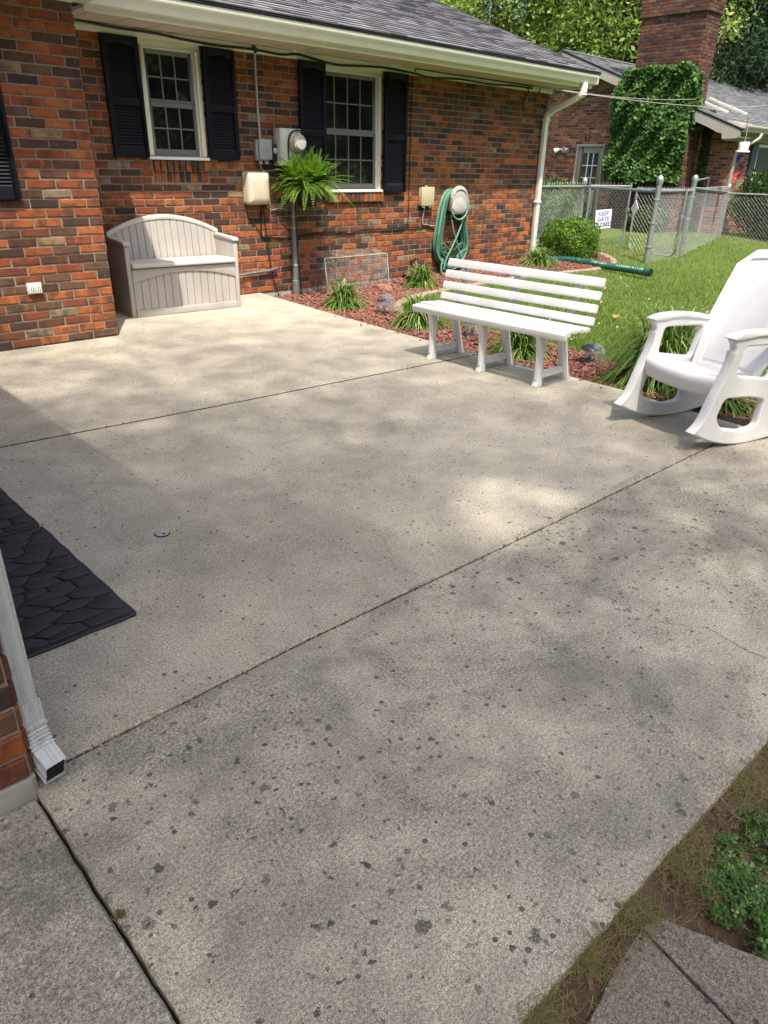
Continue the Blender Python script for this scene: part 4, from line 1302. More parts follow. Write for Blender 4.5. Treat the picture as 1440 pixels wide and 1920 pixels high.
# chimney, two stages
ch = MB(); cc_ = MB()
def stack(x0, x1, y0, y1, z0, n):
    for b in courses(z0, n, CH, y0, y1, [], BL, shift=random.uniform(0, 0.1)):
        joined_brick(ch, (x0, (b[0] + b[1]) / 2, (b[2] + b[3]) / 2), (0, -1, 0), b[1] - b[0], b[3] - b[2], (-1, 0, 0))
    for b in courses(z0, n, CH, x0 + 0.004, x1, [], BL, shift=random.uniform(0, 0.1)):
        joined_brick(ch, ((b[0] + b[1]) / 2, y0, (b[2] + b[3]) / 2), (1, 0, 0), b[1] - b[0], b[3] - b[2], (0, -1, 0))
        joined_brick(ch, ((b[0] + b[1]) / 2, y1, (b[2] + b[3]) / 2), (-1, 0, 0), b[1] - b[0], b[3] - b[2], (0, 1, 0))
    cc_.box(x0 + 0.007, x1 - 0.007, y0 + 0.007, y1 - 0.007, z0, z0 + n * CH)
stack(17.42, 18.02, 8.46, 10.22, -0.12, 36)
stack(17.44, 18.10, 8.53, 10.05, -0.12 + 36 * CH, 33)
stack(17.40, 18.14, 8.49, 10.09, -0.12 + 69 * CH, 22)
chm = build(ch, 'chimney', M['brick_chimney'], nb, kind='stuff', fix=False)
build(cc_, 'mortar', M['mortar_dark'], chm, fix=False)
fl_ = MB(); fl_.box(17.60, 18.20, 8.40, 8.527, 2.42, 2.62); build(fl_, 'flashing', M['drip'], nb, bevel=0.004)

# ivy over the chimney
ivy = thing('ivy', 'dense green ivy climbing over the lower chimney', 'ivy', (17.3, 9.3, -0.1))
def ivy_pts(n, rng, y0, y1, z0, z1, wob=0.22):
    out = []
    while len(out) < n:
        y = rng.uniform(y0 - 0.45, y1 + 0.7); z = rng.uniform(z0, z1)
        t = (z - z0) / (z1 - z0)
        lo = y0 + 0.03 * math.sin(z * 6.0); hi = y1 + 0.05 * math.sin(z * 5.1) + 0.06 * (1 - t)
        top = z1 - 0.04 - 0.07 * abs(math.sin(y * 4.0)) - 0.02 * (y - y0)
        yn = (y - (y0 + y1) / 2) / ((y1 - y0) / 2); zn = max(0.0, (t - 0.55) / 0.45)
        if lo < y < hi and z < top and abs(yn * 0.97) ** 4 + zn ** 5 < 1.02 and z > z0 + 0.10 * abs(math.sin(y * 3)):
            bul = 0.10 + 0.16 * max(0.0, 1 - abs(yn) ** 2.5) + 0.05 * math.sin(y * 3.3 + z * 2.1) + 0.05 * math.sin(z * 4.7 - y * 1.7) + 0.05 * math.sin(y * 11 + z * 9)
            out.append((17.40 - bul * rng.uniform(0.25, 1.0) - 0.04, y, z))
    return np.array(out)
pts = ivy_pts(15000, RNG, 8.42, 10.35, 1.05, 3.55)
v, f = leaf_quads(pts, 0.078, RNG, np.array([-1.0, -0.25, 0.5]), 0.55, 0.85)
side = np.stack([RNG.uniform(17.35, 17.9, 700), 8.45 - RNG.uniform(0, 0.10, 700), RNG.uniform(2.2, 3.3, 700)], 1)
side = side[side[:, 0] < 17.45 + 0.25 * (3.4 - side[:, 2])]
v2, f2 = leaf_quads(side, 0.09, RNG, np.array([-0.3, -1.0, 0.4]), 0.5, 0.85)
np_mesh('leaves', np.concatenate([v, v2]), np.concatenate([f, f2 + len(v)]), M['ivy'], ivy, RNG.random(len(f) + len(f2)), kind='stuff')
im = MB()
for k in range(7):
    y = 8.6 + k * 0.25
    im.tube([(17.38, y, -0.1), (17.38, y + 0.06, 0.6), (17.37, y - 0.05, 1.4), (17.37, y + 0.08, 2.3), (17.37, y, 3.0)], [0.03, 0.025, 0.02, 0.015, 0.01], 5)
build(im, 'stem', M['bark'], ivy, kind='stuff', smooth=True)
# ivy column near the back corner, between our downspout and the neighbouring wall
iv2 = thing('ivy', 'dark narrow ivy climbing the far end of the neighbouring gable wall', 'ivy', (17.9, 13.1, -0.1))
n_ = 2600
pz = RNG.uniform(0.5, 3.1, n_)
pts = np.stack([17.95 - RNG.uniform(0.02, 0.22, n_), 12.95 + RNG.uniform(-0.18, 0.75, n_) + 0.08 * np.sin(pz * 3) , pz], 1)
v, f = leaf_quads(pts, 0.10, RNG, np.array([-1.0, -0.3, 0.4]), 0.6, 0.8)
np_mesh('leaves', v, f, M['hedge'], iv2, RNG.random(len(f)), kind='stuff')
# thin ivy in the corner right of the chimney
iv3 = thing('ivy', 'thin dark ivy strand in the corner right of the chimney', 'ivy', (17.98, 8.3, -0.1))
n_ = 900
pz = RNG.uniform(0.0, 2.6, n_)
pts = np.stack([17.98 - RNG.uniform(0.0, 0.08, n_), 8.24 + RNG.uniform(-0.09, 0.12, n_), pz], 1)
v, f = leaf_quads(pts, 0.07, RNG, np.array([-1.0, -0.3, 0.4]), 0.6, 0.8)
np_mesh('leaves', v, f, M['hedge'], iv3, RNG.random(len(f)) * 0.5, kind='stuff')

# ------------------------------------------------------------------ trees
def tree(label, x, y, h, crown_z, crown_r, crown_h, mat, nclump, nleaf, lsize, seed, trunk_r=0.22, droop=0.0, conifer=False, clump_r=0.9, name='tree', fill=0.5, gap=None):
    rng = np.random.default_rng(seed)
    t = thing(name, label, 'tree', (x, y, -0.1))
    tm = MB()
    lean = rng.uniform(-0.3, 0.3, 2)
    tp = [(x + lean[0] * k * 0.2, y + lean[1] * k * 0.2, -0.1 + h * 0.9 * k / 8) for k in range(9)]
    tm.tube(tp, [trunk_r * (1.25 if k == 0 else 1 - k / 9.5) for k in range(9)], 10)
    cen = []
    for i in range(nclump):
        if conifer:
            u = rng.uniform(0.0, 1.0); a = rng.uniform(0, 2 * math.pi); rr_ = crown_r * (1 - 0.8 * u) * rng.uniform(0.4, 1.0)
            cen.append((x + rr_ * math.cos(a), y + rr_ * math.sin(a), crown_z - crown_h + 2 * crown_h * u - 0.25 * rr_))
        else:
            d = rng.normal(size=3); d /= np.linalg.norm(d); q = rng.uniform(fill, 1.0) ** 0.6
            cen.append((x + d[0] * crown_r * q, y + d[1] * crown_r * q, crown_z + d[2] * crown_h * q))
    for c in cen[:max(14, nclump // 4)]:
        k = int(np.clip((c[2] + 0.1) / (h * 0.9) * 8 * 0.7, 1, 7))
        b0 = Vector(tp[k]); b3 = Vector(c); mid = b0.lerp(b3, 0.5) + Vector((0, 0, 0.5 if not conifer else 0.1))
        tm.tube([b0, b0.lerp(mid, 0.6), mid, mid.lerp(b3, 0.6), b3], [trunk_r * 0.38, trunk_r * 0.28, trunk_r * 0.2, trunk_r * 0.12, 0.012], 6)
    build(tm, 'trunk', M['bark'], t, smooth=True, fix=False)
    P = []
    per = nleaf // nclump
    for c in cen:
        cr = clump_r * rng.uniform(0.55, 1.25)
        q = rng.normal(size=(per, 3)) * np.array([cr, cr, cr * 0.55]) * 0.5
        if droop:
            # leaves hang along drooping sprays
            k = rng.integers(0, 7, per)
            ang = k * 0.9 + rng.uniform(0, 6.28)
            s = rng.random(per) ** 0.7
            q = np.stack([np.cos(ang) * s * cr, np.sin(ang) * s * cr, -droop * s * s * cr + 0.15 * cr], 1) + rng.normal(size=(per, 3)) * 0.13 * cr
        P.append(np.array(c) + q)
    P = np.concatenate(P)
    if gap:   # leaves culled along the sun direction to drop a sun patch on the patio
        gx_ = P[:, 0] + SUN_VEC.x / -SUN_VEC.z * P[:, 2] - gap[0]; gy_ = P[:, 1] + SUN_VEC.y / -SUN_VEC.z * P[:, 2] - gap[1]
        P = P[(np.hypot(gx_ / 0.40, gy_ / 0.28) > 1) | (rng.random(len(P)) < 0.12)]
    v, f = leaf_quads(P, lsize, rng, np.array([0, 0, 1.0]) if not conifer else None, 0.9, 0.5 if not conifer else 0.28, 0.6)
    np_mesh('crown', v, f, mat, t, rng.random(len(f)), kind='stuff')
    return t
def at(u, dist):
    """plan position at a compass bearing seen from the patio (degrees from +x) and a distance"""
    a = math.radians(u); return dist * math.cos(a), dist * math.sin(a)
BG = [  # bearing, distance, height, crown centre z, radius, half height, material, label
    (39.4, 33, 13, 7.6, 4.6, 5.0, 'tree_bright', 'bright green leafy tree rising behind the main roof end', 0.8),
    (35.2, 36, 14, 7.8, 4.8, 5.4, 'tree_mid', 'broad mid green tree behind the neighbouring gable peak', 0.6),
    (31.4, 31, 12, 7.4, 3.6, 4.8, 'tree_bright', 'fresh green drooping tree just left of the brick chimney', 1.0),
    (45.2, 40, 13, 7.8, 2.2, 4.4, 'tree_mid', 'tall dark leafy tree far left behind the main roof', 0.4),
    (28.6, 44, 15, 7.0, 5.0, 6.0, 'tree_mid', 'distant leafy tree directly behind the chimney top', 0.5)]
for i, (b, d, h, cz, cr, chh, mt, lb, dp) in enumerate(BG):
    x, y = at(b, d)
    tree(lb, x, y, h, cz, cr, chh, M[mt], 110, 56000 if b < 45 else 9000, 0.15, 40 + i, 0.3, dp, clump_r=1.6, name='leafy_tree')
CO = [(26.0, 30, 15, 6.8, 3.0, 6.0, 'tall dark conifer right beside the brick chimney'),
      (22.6, 34, 15, 6.6, 3.2, 6.2, 'dark conifer at the right end of the grey roof'),
      (24.4, 42, 16, 7.4, 4.4, 7.0, 'distant shaded conifer between the two nearer dark ones'),
      (19.0, 36, 15, 6.8, 3.4, 6.4, 'dark conifer farthest right beyond the neighbouring roof')]
for i, (b, d, h, cz, cr, chh, lb) in enumerate(CO):
    x, y = at(b, d)
    tree(lb, x, y, h, cz, cr, chh, M['tree_dark'], 120, 42000, 0.19, 60 + i, 0.3, 0.7, conifer=True, clump_r=1.25, name='conifer_tree')
# low far trees and shrubs closing the view under the crowns
FAR = [(14.0, 60, 'tree_mid'), (17.5, 55, 'tree_mid'), (21.0, 62, 'tree_mid'), (29.5, 60, 'tree_mid'), (33.0, 62, 'tree_mid'), (37.5, 58, 'tree_mid'), (41.5, 56, 'tree_mid'), (48.0, 60, 'tree_mid'), (54.0, 60, 'tree_mid'), (10.0, 60, 'tree_mid')]
for i, (b, d, mt) in enumerate(FAR):
    x, y = at(b, d)
    o = tree('distant green tree in the row closing the background', x, y, 11, 5.0, 4.8, 5.0, M[mt], 50, 15000, 0.32, 80 + i, 0.3, 0.0, clump_r=2.2, name='leafy_tree', fill=0.2)
    o['group'] = 'distant trees closing the background'
# unseen shade tree behind the camera, its crown sized and placed to shade the patio
tree('large unseen shade tree behind the patio, its crown shaped to shade it', -3.45, -6.3, 18.5, 16.6, 3.1, 2.2, M['tree_mid'], 240, 46000, 0.10, 99, 0.28, 0.0, clump_r=3.3, name='shade_tree', fill=0.0, gap=(2.25, 1.62))
for i, (x, y, mt) in enumerate(((-9, -16, 'tree_mid'), (-2, -19, 'tree_mid'), (5, -18, 'tree_bright'), (12, -17, 'tree_mid'), (19, -16, 'tree_mid'), (26, -14, 'tree_mid'), (-14, -9, 'tree_mid'))):
    o = tree('tall green tree across the yard behind the viewer', x, y, 13, 6.2, 4.2, 5.6, M[mt], 60, 16000, 0.34, 120 + i, 0.3, 0.0, clump_r=2.2, name='leafy_tree', fill=0.2)
    o['group'] = 'trees across the yard behind the viewer'

# ------------------------------------------------------------------ hedge and bushes
def bush(label, cat, c, rx, ry, rz_, n, ls, mat, rng, name='bush', boxy=2.6, nrm=0.6, rotz=0.0):
    t = thing(name, label, cat, (c[0], c[1], c[2]))
    d = rng.normal(size=(n, 3)); d /= (np.abs(d) ** boxy).sum(1)[:, None] ** (1 / boxy)
    q = 1 - rng.random(n) ** 2.2 * 0.42
    lump = 1 + 0.05 * np.sin(d[:, 0] * 7 + d[:, 2] * 5) + 0.05 * np.sin(d[:, 1] * 8 - d[:, 2] * 6) + 0.03 * np.sin(d[:, 0] * 19 + d[:, 1] * 17)
    P = d * q[:, None] * lump[:, None] * np.array([rx, ry, rz_]) + np.array([0, 0, rz_ * 0.98])
    P = P[P[:, 2] > 0.02]; d = d[:len(P)] if len(P) == n else (P - np.array([0, 0, rz_])) / np.array([rx, ry, rz_])
    if rotz:
        co, si = math.cos(rotz), math.sin(rotz)
        P = np.stack([P[:, 0] * co - P[:, 1] * si, P[:, 0] * si + P[:, 1] * co, P[:, 2]], 1)
    P = P + np.array(c)
    v, f = leaf_quads(P, ls, rng, d, nrm, 0.6)
    np_mesh('leaves', v, f, mat, t, rng.random(len(f)), kind='stuff')
    sm = MB()
    for k in range(7):
        a = k * 0.9
        sm.tube([(c[0] + 0.1 * rx * math.cos(a), c[1] + 0.1 * ry * math.sin(a), c[2] - 0.05), (c[0] + 0.3 * rx * math.cos(a), c[1] + 0.3 * ry * math.sin(a), c[2] + rz_ * 0.7), (c[0] + 0.6 * rx * math.cos(a), c[1] + 0.6 * ry * math.sin(a), c[2] + rz_ * 1.4)], [0.03, 0.02, 0.008], 5)
    build(sm, 'stem', M['bark'], t, kind='stuff', smooth=True, fix=False)
    return t
bush('clipped boxwood bush by the corner downspout and drain pipe', 'bush', (10.72, 6.88, -0.10), 0.43, 0.43, 0.36, 17000, 0.032, M['boxwood'], RNG, 'boxwood_bush', 2.8)
bush('big dark hedge behind the fence at the right edge', 'hedge', (18.1, 5.3, -0.1), 0.75, 2.0, 0.80, 30000, 0.07, M['hedge'], RNG, 'hedge', 3.2)
bush('low dark shrub behind the fence at the house corner', 'shrub', (15.0, 10.4, -0.1), 0.9, 1.0, 0.62, 9000, 0.07, M['hedge'], RNG, 'shrub', 2.3)
bush('dark shrub behind the fence left of the gate', 'shrub', (13.6, 9.5, -0.1), 0.7, 0.8, 0.50, 7000, 0.07, M['hedge'], RNG, 'shrub', 2.3)
bush('small dark shrub under the ivy behind the gate', 'shrub', (17.0, 8.9, -0.1), 0.3, 0.5, 0.36, 2600, 0.06, M['hedge'], RNG, 'shrub', 2.2)

# ------------------------------------------------------------------ chain link fence and gates
FZ = -0.09
fence = thing('chain_link_fence', 'galvanised chain link fence between the two yards', 'fence', (12.5, 7.8, FZ))
def post(p, h, r, parent, label=None, cap=True):
    mb = MB()
    mb.lathe([(r, -0.05), (r, h - 0.02)] + ([(r * 1.12, h - 0.02), (r * 1.16, h), (r * 1.3, h + r * 0.9), (r * 0.95, h + r * 1.9), (r * 0.3, h + r * 2.4)] if cap else [(r, h)]), (p[0], p[1], FZ), 12)
    o = build(mb, 'post', M['galv'], parent, smooth=True)
    bd = MB()
    for z in (0.28, 0.62, 0.95):
        if z < h - 0.1: bd.lathe([(r * 1.02, 0), (r * 1.16, 0.004), (r * 1.16, 0.022), (r * 1.02, 0.026)], (p[0], p[1], FZ + z * h / 1.2), 12)
    build(bd, 'band', M['galv'], o, smooth=True, kind='stuff')
    return o
def link_mesh(a, b, z0, z1, parent, pitch=0.078, rad=0.0013, spikes=True, name='chain_link'):
    """woven diagonals clipped to the panel, plus twisted barbs along the top"""
    mb = MB()
    A, B = Vector((a[0], a[1], 0)), Vector((b[0], b[1], 0))
    L = (B - A).length; u = (B - A).normalized(); H_ = z1 - z0
    nrm = Vector((-u.y, u.x, 0))
    k = -H_
    while k < L:
        for sgn in (1, -1):
            # line s = k + t (or mirrored), z = t
            s0, s1, t0, t1 = k, k + H_, 0.0, H_
            if s0 < 0: t0 = -s0; s0 = 0
            if s1 > L: t1 = H_ - (s1 - L); s1 = L
            if t1 - t0 < 0.02: continue
            if sgn < 0: s0, s1 = L - s0, L - s1
            w = 0.0025 * sgn
            p0 = A + u * s0 + nrm * w + Vector((0, 0, z0 + t0)); p1 = A + u * s1 + nrm * w + Vector((0, 0, z0 + t1))
            mb.tube([p0, p1], rad, 3, cap=False)
        k += pitch
    if spikes:
        s = 0.0
        while s < L:
            p = A + u * s + Vector((0, 0, z1 - 0.02))
            j = random.uniform(-0.008, 0.008)
            mb.tube([p, p + Vector((0, 0, 0.035)) + u * j, p + u * (0.012 + j) + Vector((0, 0, 0.062))], [0.0028, 0.004, 0.0018], 3, cap=False)
            s += pitch
    return build(mb, name, M['galv'], parent, kind='stuff', fix=False)
def rail(a, b, z, r, parent, name='rail', za=None):
    mb = MB(); mb.tube([(a[0], a[1], z), (b[0], b[1], z if za is None else za)], r, 10)
    return build(mb, name, M['galv'], parent, smooth=True)
P0, P1, PB, P2, PC = (9.95, 7.84), (12.45, 7.84), (11.6, 5.955), (13.03, 6.06), (16.95, 7.10)
PR = (17.0, 2.0)
for p, h, r in ((P0, 1.13, 0.030), (P1, 1.20, 0.040), (PB, 1.26, 0.045), (P2, 1.28, 0.042), (PC, 1.12, 0.040), (PR, 1.1, 0.035)):
    post(p, h, r, fence)
RZ = 1.055
rail(P0, P1, RZ, 0.021, fence, 'top_rail'); link_mesh(P0, P1, FZ + 0.03, RZ + 0.03, fence)
rail(P1, PB, RZ, 0.021, fence, 'top_rail', RZ - 0.01)
rail(PB, P2, RZ - 0.01, 0.021, fence, 'top_rail', RZ - 0.01); link_mesh(PB, P2, FZ + 0.02, RZ, fence, 0.080, 0.0011)
rail(P2, PC, RZ + 0.03, 0.021, fence, 'top_rail', RZ - 0.10); link_mesh(P2, PC, FZ + 0.02, RZ - 0.01, fence, 0.105, 0.0011)
rail(PC, PR, RZ - 0.12, 0.018, fence, 'top_rail'); link_mesh(PC, PR, FZ + 0.02, RZ - 0.13, fence, 0.075, 0.0012)
# line from the second gate post back to the neighbouring house
PD = (17.9, 8.0)
post(PD, 1.34, 0.03, fence, cap=False); rail(P2, PD, 1.20, 0.016, fence, 'top_rail', 1.22)

def gate(a, b, z0, z1, label, round_bottom, name='gate', hinge=True):
    g_ = thing(name, label, 'gate', (a[0], a[1], FZ))
    A, B = Vector((a[0], a[1], 0)), Vector((b[0], b[1], 0)); u = (B - A).normalized(); L = (B - A).length
    pt = lambda s, z: A + u * s + Vector((0, 0, z))
    if round_bottom:
        out = [(0, z1), (0, z0), (L, z0), (L, z1)]
        poly = [(0, z1)] + [(0.16 - 0.16 * math.cos(q), z0 + 0.16 - 0.16 * math.sin(q)) for q in np.linspace(0, math.pi / 2, 7)] + [(L - 0.16 + 0.16 * math.sin(q), z0 + 0.16 - 0.16 * math.cos(q)) for q in np.linspace(0, math.pi / 2, 7)] + [(L, z1)]
        mb = MB(); mb.tube([pt(*q) for q in poly], 0.019, 8); mb.tube([pt(0, z1 - 0.012), pt(L, z1 - 0.012)], 0.018, 8)
    else:
        mb = MB()
        mb.tube([pt(0, z0), pt(0, z1), ], 0.019, 8); mb.tube([pt(L, z0 - 0.02), pt(L, z1 + 0.04)], 0.019, 8)
        mb.tube([pt(0, z1 - 0.02), pt(L, z1 - 0.02)], 0.017, 8); mb.tube([pt(0, z0 + 0.02), pt(L, z0 + 0.02)], 0.017, 8)
    build(mb, 'frame', M['galv'], g_, smooth=True, kind=None)
    link_mesh(tuple(pt(0.02, 0))[:2], tuple(pt(L - 0.02, 0))[:2], z0 + 0.03, z1 - 0.0, g_, 0.08, 0.0013, True)
    hm = MB()
    for z in (z0 + 0.15, z1 - 0.18):
        hm.lathe([(0.026, 0), (0.026, 0.05)], tuple(pt(0.0, z)), 8)
    build(hm, 'hinge', M['galv'], g_, kind='stuff', smooth=True)
    la = MB(); la.obox(pt(L, (z0 + z1) / 2 + 0.12), 0.012, 0.05, 0.03, u, (-u.y, u.x, 0)); build(la, 'latch', M['galv'], g_, bevel=0.003)
    return g_
GA, GB = (12.53, 7.76), (13.32, 7.39)
gate(GA, GB, 0.0, 1.09, 'open chain link gate carrying the white KEEP GATE CLOSED sign', False)
gate((12.85, 7.0), (12.62, 5.97), 0.0, 1.06, 'round cornered chain link gate swung back behind the thick fence post', True)

# the sign on the gate
sg = thing('sign', 'white sign with blue hand lettering KEEP GATE CLOSED hung on the gate', 'sign', (12.72, 7.6, 0.4))
u = (Vector((GB[0], GB[1], 0)) - Vector((GA[0], GA[1], 0))).normalized()
nrm = Vector((u.y, -u.x, 0)); 
if nrm.x > 0: nrm = -nrm
sc0 = Vector((GA[0], GA[1], 0)) + u * 0.35 + nrm * 0.03 + Vector((0, 0, 0.505))
tl = math.radians(-4)
ux = (u * math.cos(tl) + Vector((0, 0, 1)) * -math.sin(tl)); uz = (Vector((0, 0, 1)) * math.cos(tl) + u * math.sin(tl))
hw_, hh_ = 0.17, 0.165
pl = MB(); pl.obox(sc0, hw_, hh_, 0.003, ux, uz, ux.cross(uz)); build(pl, 'board', M['sign_white'], sg, bevel=0.0015)
# reading direction, as seen from the patio
rd = ux if ux.dot(Vector((0.7265, -0.6869, 0))) > 0 else -ux
face = rd.cross(uz)
if face.dot(Vector((-1, -0.8, 0))) < 0: face = -face
for i, txt in enumerate(('KEEP', 'GATE', 'CLOSED')):
    cu = bpy.data.curves.new('lettering', 'FONT'); cu.body = txt; cu.size = 0.105 if i < 2 else 0.098; cu.align_x = 'CENTER'; cu.align_y = 'CENTER'; cu.extrude = 0.0008; cu.offset = 0.0022
    tmp = bpy.data.objects.new('lettering', cu); C.objects.link(tmp)
    me = bpy.data.meshes.new_from_object(tmp.evaluated_get(bpy.context.evaluated_depsgraph_get()))
    bpy.data.objects.remove(tmp)
    me.materials.append(M['lettering'])
    o = link('lettering', me, sg)
    cpos = sc0 + uz * (0.095 - 0.095 * i) + face * 0.0048 - origin_of(sg)
    o.matrix_local = Matrix(((rd.x, uz.x, face.x, cpos.x), (rd.y, uz.y, face.y, cpos.y), (rd.z, uz.z, face.z, cpos.z), (0, 0, 0, 1)))
# white diamond plate beside the thick post
dp = thing('diamond_plate', 'small white diamond plate wired to the fence beside the thick post', 'plate', (12.0, 6.4, 0.75))
q = Vector((12.05, 6.55, 0.76)); uu = (Vector((PB[0], PB[1], 0)) - Vector((P1[0], P1[1], 0))).normalized()
d_ = MB(); d_.prism([q + uu * 0.10, q + Vector((0, 0, 0.125)), q - uu * 0.10, q - Vector((0, 0, 0.125))], Vector((-0.006, 0.004, 0)))
build(d_, 'plate', M['sign_white'], dp)

# ------------------------------------------------------------------ overhead wire and hanging spinner
wr = MB()
a, b = Vector((9.40, 6.93, 2.355)), Vector((24.0, 8.05, 3.20))
wr.tube([a.lerp(b, t) - Vector((0, 0, 0.22 * math.sin(math.pi * t))) for t in np.linspace(0, 1, 24)], 0.005, 6)
tag(build(wr, 'overhead_wire', M['wire_grey'], smooth=True), 'grey service wire strung from the brick house eave across the yard', 'wire')
wr = MB()
b2 = Vector((17.4, 8.42, 2.78)); a2 = Vector((9.75, 6.93, 2.36))
wr.tube([a2.lerp(b2, t) - Vector((0, 0, 0.06 * math.sin(math.pi * t))) for t in np.linspace(0, 1, 20)], 0.0045, 6)
tag(build(wr, 'overhead_wire', M['wire_grey'], smooth=True), 'thin service wire from the brick house eave to the ivy chimney', 'wire')

# ------------------------------------------------------------------ beige storage bench
SB_O = Vector((2.945, 6.475, 0.0)); sba = math.radians(-4.8)
bu, bv = Vector((math.cos(sba), math.sin(sba), 0)), Vector((-math.sin(sba), math.cos(sba), 0))
sb = thing('storage_bench', 'beige resin storage bench with arched plank back against the brick wall', 'bench', tuple(SB_O))
def sbp(u, v, z): return SB_O + bu * u + bv * v + Vector((0, 0, z))
BWID, BDEP = 1.125, 0.44
def sbox(mb, u0, u1, v0, v1, z0, z1):
    return mb.obox(sbp((u0 + u1) / 2, (v0 + v1) / 2, (z0 + z1) / 2), (u1 - u0) / 2, (v1 - v0) / 2, (z1 - z0) / 2, bu, bv)
# side panels with sloped arm tops
for u0 in (0.0, BWID - 0.042):
    pr = [(0, 0), (0, 0.60), (0.012, 0.632), (BDEP - 0.03, 0.655), (BDEP, 0.655), (BDEP, 0)]
    m_ = MB(); m_.prism([sbp(u0, v, z) for v, z in pr], bu * 0.042)
    s_o = build(m_, 'side_panel', M['resin_beige'], sb, bevel=0.007, seg=3)
    m_ = MB(); m_.prism([sbp(u0 - 0.008, v, z) for v, z in ((-0.012, 0.628), (-0.014, 0.650), (0.0, 0.662), (BDEP - 0.04, 0.678), (BDEP - 0.04, 0.650), (0.01, 0.634))], bu * 0.060)
    build(m_, 'arm_cap', M['resin_lid'], s_o, bevel=0.004)
m_ = MB(); sbox(m_, 0.0425, BWID - 0.0425, 0.020, 0.030, 0.05, 0.43); build(m_, 'inner_panel', M['resin_beige'], sb, fix=False)
def arch_low(u): return 0.300 + 0.085 * max(0.0, 1 - ((u - BWID / 2) / (BWID / 2 - 0.04)) ** 2)
npk = 14
for i in range(npk):
    u0 = 0.044 + (BWID - 0.088) * i / npk; u1 = 0.044 + (BWID - 0.088) * (i + 1) / npk
    z1 = arch_low((u0 + u1) / 2) + 0.03
    m_ = MB(); sbox(m_, u0 + 0.0022, u1 - 0.0022, 0.006, 0.019, 0.055, z1)
    build(m_, 'plank', M['resin_beige'], sb, bevel=0.002, seg=1)
us = [0.043 + (BWID - 0.086) * k / 24 for k in range(25)]
pts = [sbp(u, -0.006, arch_low(u)) for u in us] + [sbp(us[-1], -0.006, 0.425), sbp(us[0], -0.006, 0.425)]
m_ = MB(); m_.prism(pts, bv * 0.024); build(m_, 'arched_rail', M['resin_beige'], sb, bevel=0.003)
m_ = MB(); sbox(m_, 0.043, BWID - 0.043, -0.010, 0.019, 0.002, 0.064); build(m_, 'base_board', M['resin_beige'], sb, bevel=0.004)
# lid
m_ = MB(); m_.prism([sbp(0.046, v, z) for v, z in ((-0.030, 0.438), (-0.034, 0.450), (-0.028, 0.472), (0.0, 0.479), (0.37, 0.468), (0.37, 0.430), (0.0, 0.432))], bu * (BWID - 0.092))
build(m_, 'seat_lid', M['resin_lid'], sb, bevel=0.005, seg=2)
# back planks under the arched band; the back leans a little
def arch_top(u): return 0.712 + 0.146 * (1 - ((u - BWID / 2) / (BWID / 2)) ** 2)
def vb(z): return 0.385 + 0.09 * (z - 0.45)
npb = 16
for i in range(npb):
    u0 = 0.012 + (BWID - 0.024) * i / npb; u1 = 0.012 + (BWID - 0.024) * (i + 1) / npb
    za, zb_ = arch_top(u0) - 0.035, arch_top(u1) - 0.035
    m_ = MB()
    m_.prism([sbp(u0 + 0.0022, vb(0.46), 0.46), sbp(u1 - 0.0022, vb(0.46), 0.46), sbp(u1 - 0.0022, vb(zb_), zb_), sbp(u0 + 0.0022, vb(za), za)], bv * 0.016)
    build(m_, 'plank', M['resin_beige'], sb, bevel=0.002, seg=1)
us = [BWID * k / 30 for k in range(31)]
pts = [sbp(u, vb(arch_top(u)) - 0.012, arch_top(u)) for u in us] + [sbp(u, vb(arch_top(u)) - 0.012, arch_top(u) - 0.042) for u in reversed(us)]
m_ = MB(); m_.prism(pts, bv * 0.045); build(m_, 'arched_band', M['resin_lid'], sb, bevel=0.004)
m_ = MB()
pts = [sbp(u, vb(0.46) + 0.018, 0.06) for u in (0.043, BWID - 0.043)] + [sbp(u, vb(arch_top(u)) + 0.018, arch_top(u) - 0.03) for u in reversed(us)]
m_.prism(pts, bv * 0.010); build(m_, 'back_panel', M['resin_beige'], sb)

# ------------------------------------------------------------------ white slatted garden bench
wb = thing('garden_bench', 'white plastic slatted garden bench at the edge of the patio', 'bench', (4.15, 3.15, 0.0))
SY0, SY1 = 2.47, 3.815
def bar(c, hw, ht, ang, name, nose=0.0):
    """a rounded slat along y; c is (x, z), ang its tilt"""
    pts = []
    for k in range(20):
        a = 2 * math.pi * k / 20
        px = hw * math.copysign(abs(math.cos(a)) ** 0.30, math.cos(a)); pz = ht * math.copysign(abs(math.sin(a)) ** 0.55, math.sin(a))
        if nose and px < 0 and pz < 0: pz *= 1 + nose * abs(px / hw)
        pts.append((c[0] + px * math.cos(ang) - pz * math.sin(ang), SY0, c[1] + px * math.sin(ang) + pz * math.cos(ang)))
    m_ = MB()
    sc = []
    cx2, cz2 = c
    for y, s in ((SY0, 0.86), (SY0 + 0.008, 1.0), (SY1 - 0.008, 1.0), (SY1, 0.86)):
        sc.append([(cx2 + (p[0] - cx2) * s, y, cz2 + (p[2] - cz2) * s) for p in pts])
    skin(m_, [[Vector(q) for q in r] for r in sc], True, True)
    return build(m_, name, M['white_resin'], wb, smooth=True)
bar((3.957, 0.378), 0.040, 0.0165, math.radians(8), 'seat_slat', 1.3)
bar((4.038, 0.392), 0.036, 0.0125, math.radians(-2), 'seat_slat')
bar((4.115, 0.387), 0.034, 0.0125, math.radians(-5), 'seat_slat')
bar((4.188, 0.382), 0.033, 0.0125, math.radians(4), 'seat_slat')
for (x, z, hw) in ((4.246, 0.430, 0.0275), (4.266, 0.508, 0.0275), (4.287, 0.588, 0.0285), (4.312, 0.668, 0.0295)):
    bar((x, z), hw, 0.0105, math.radians(-105.5), 'back_slat')
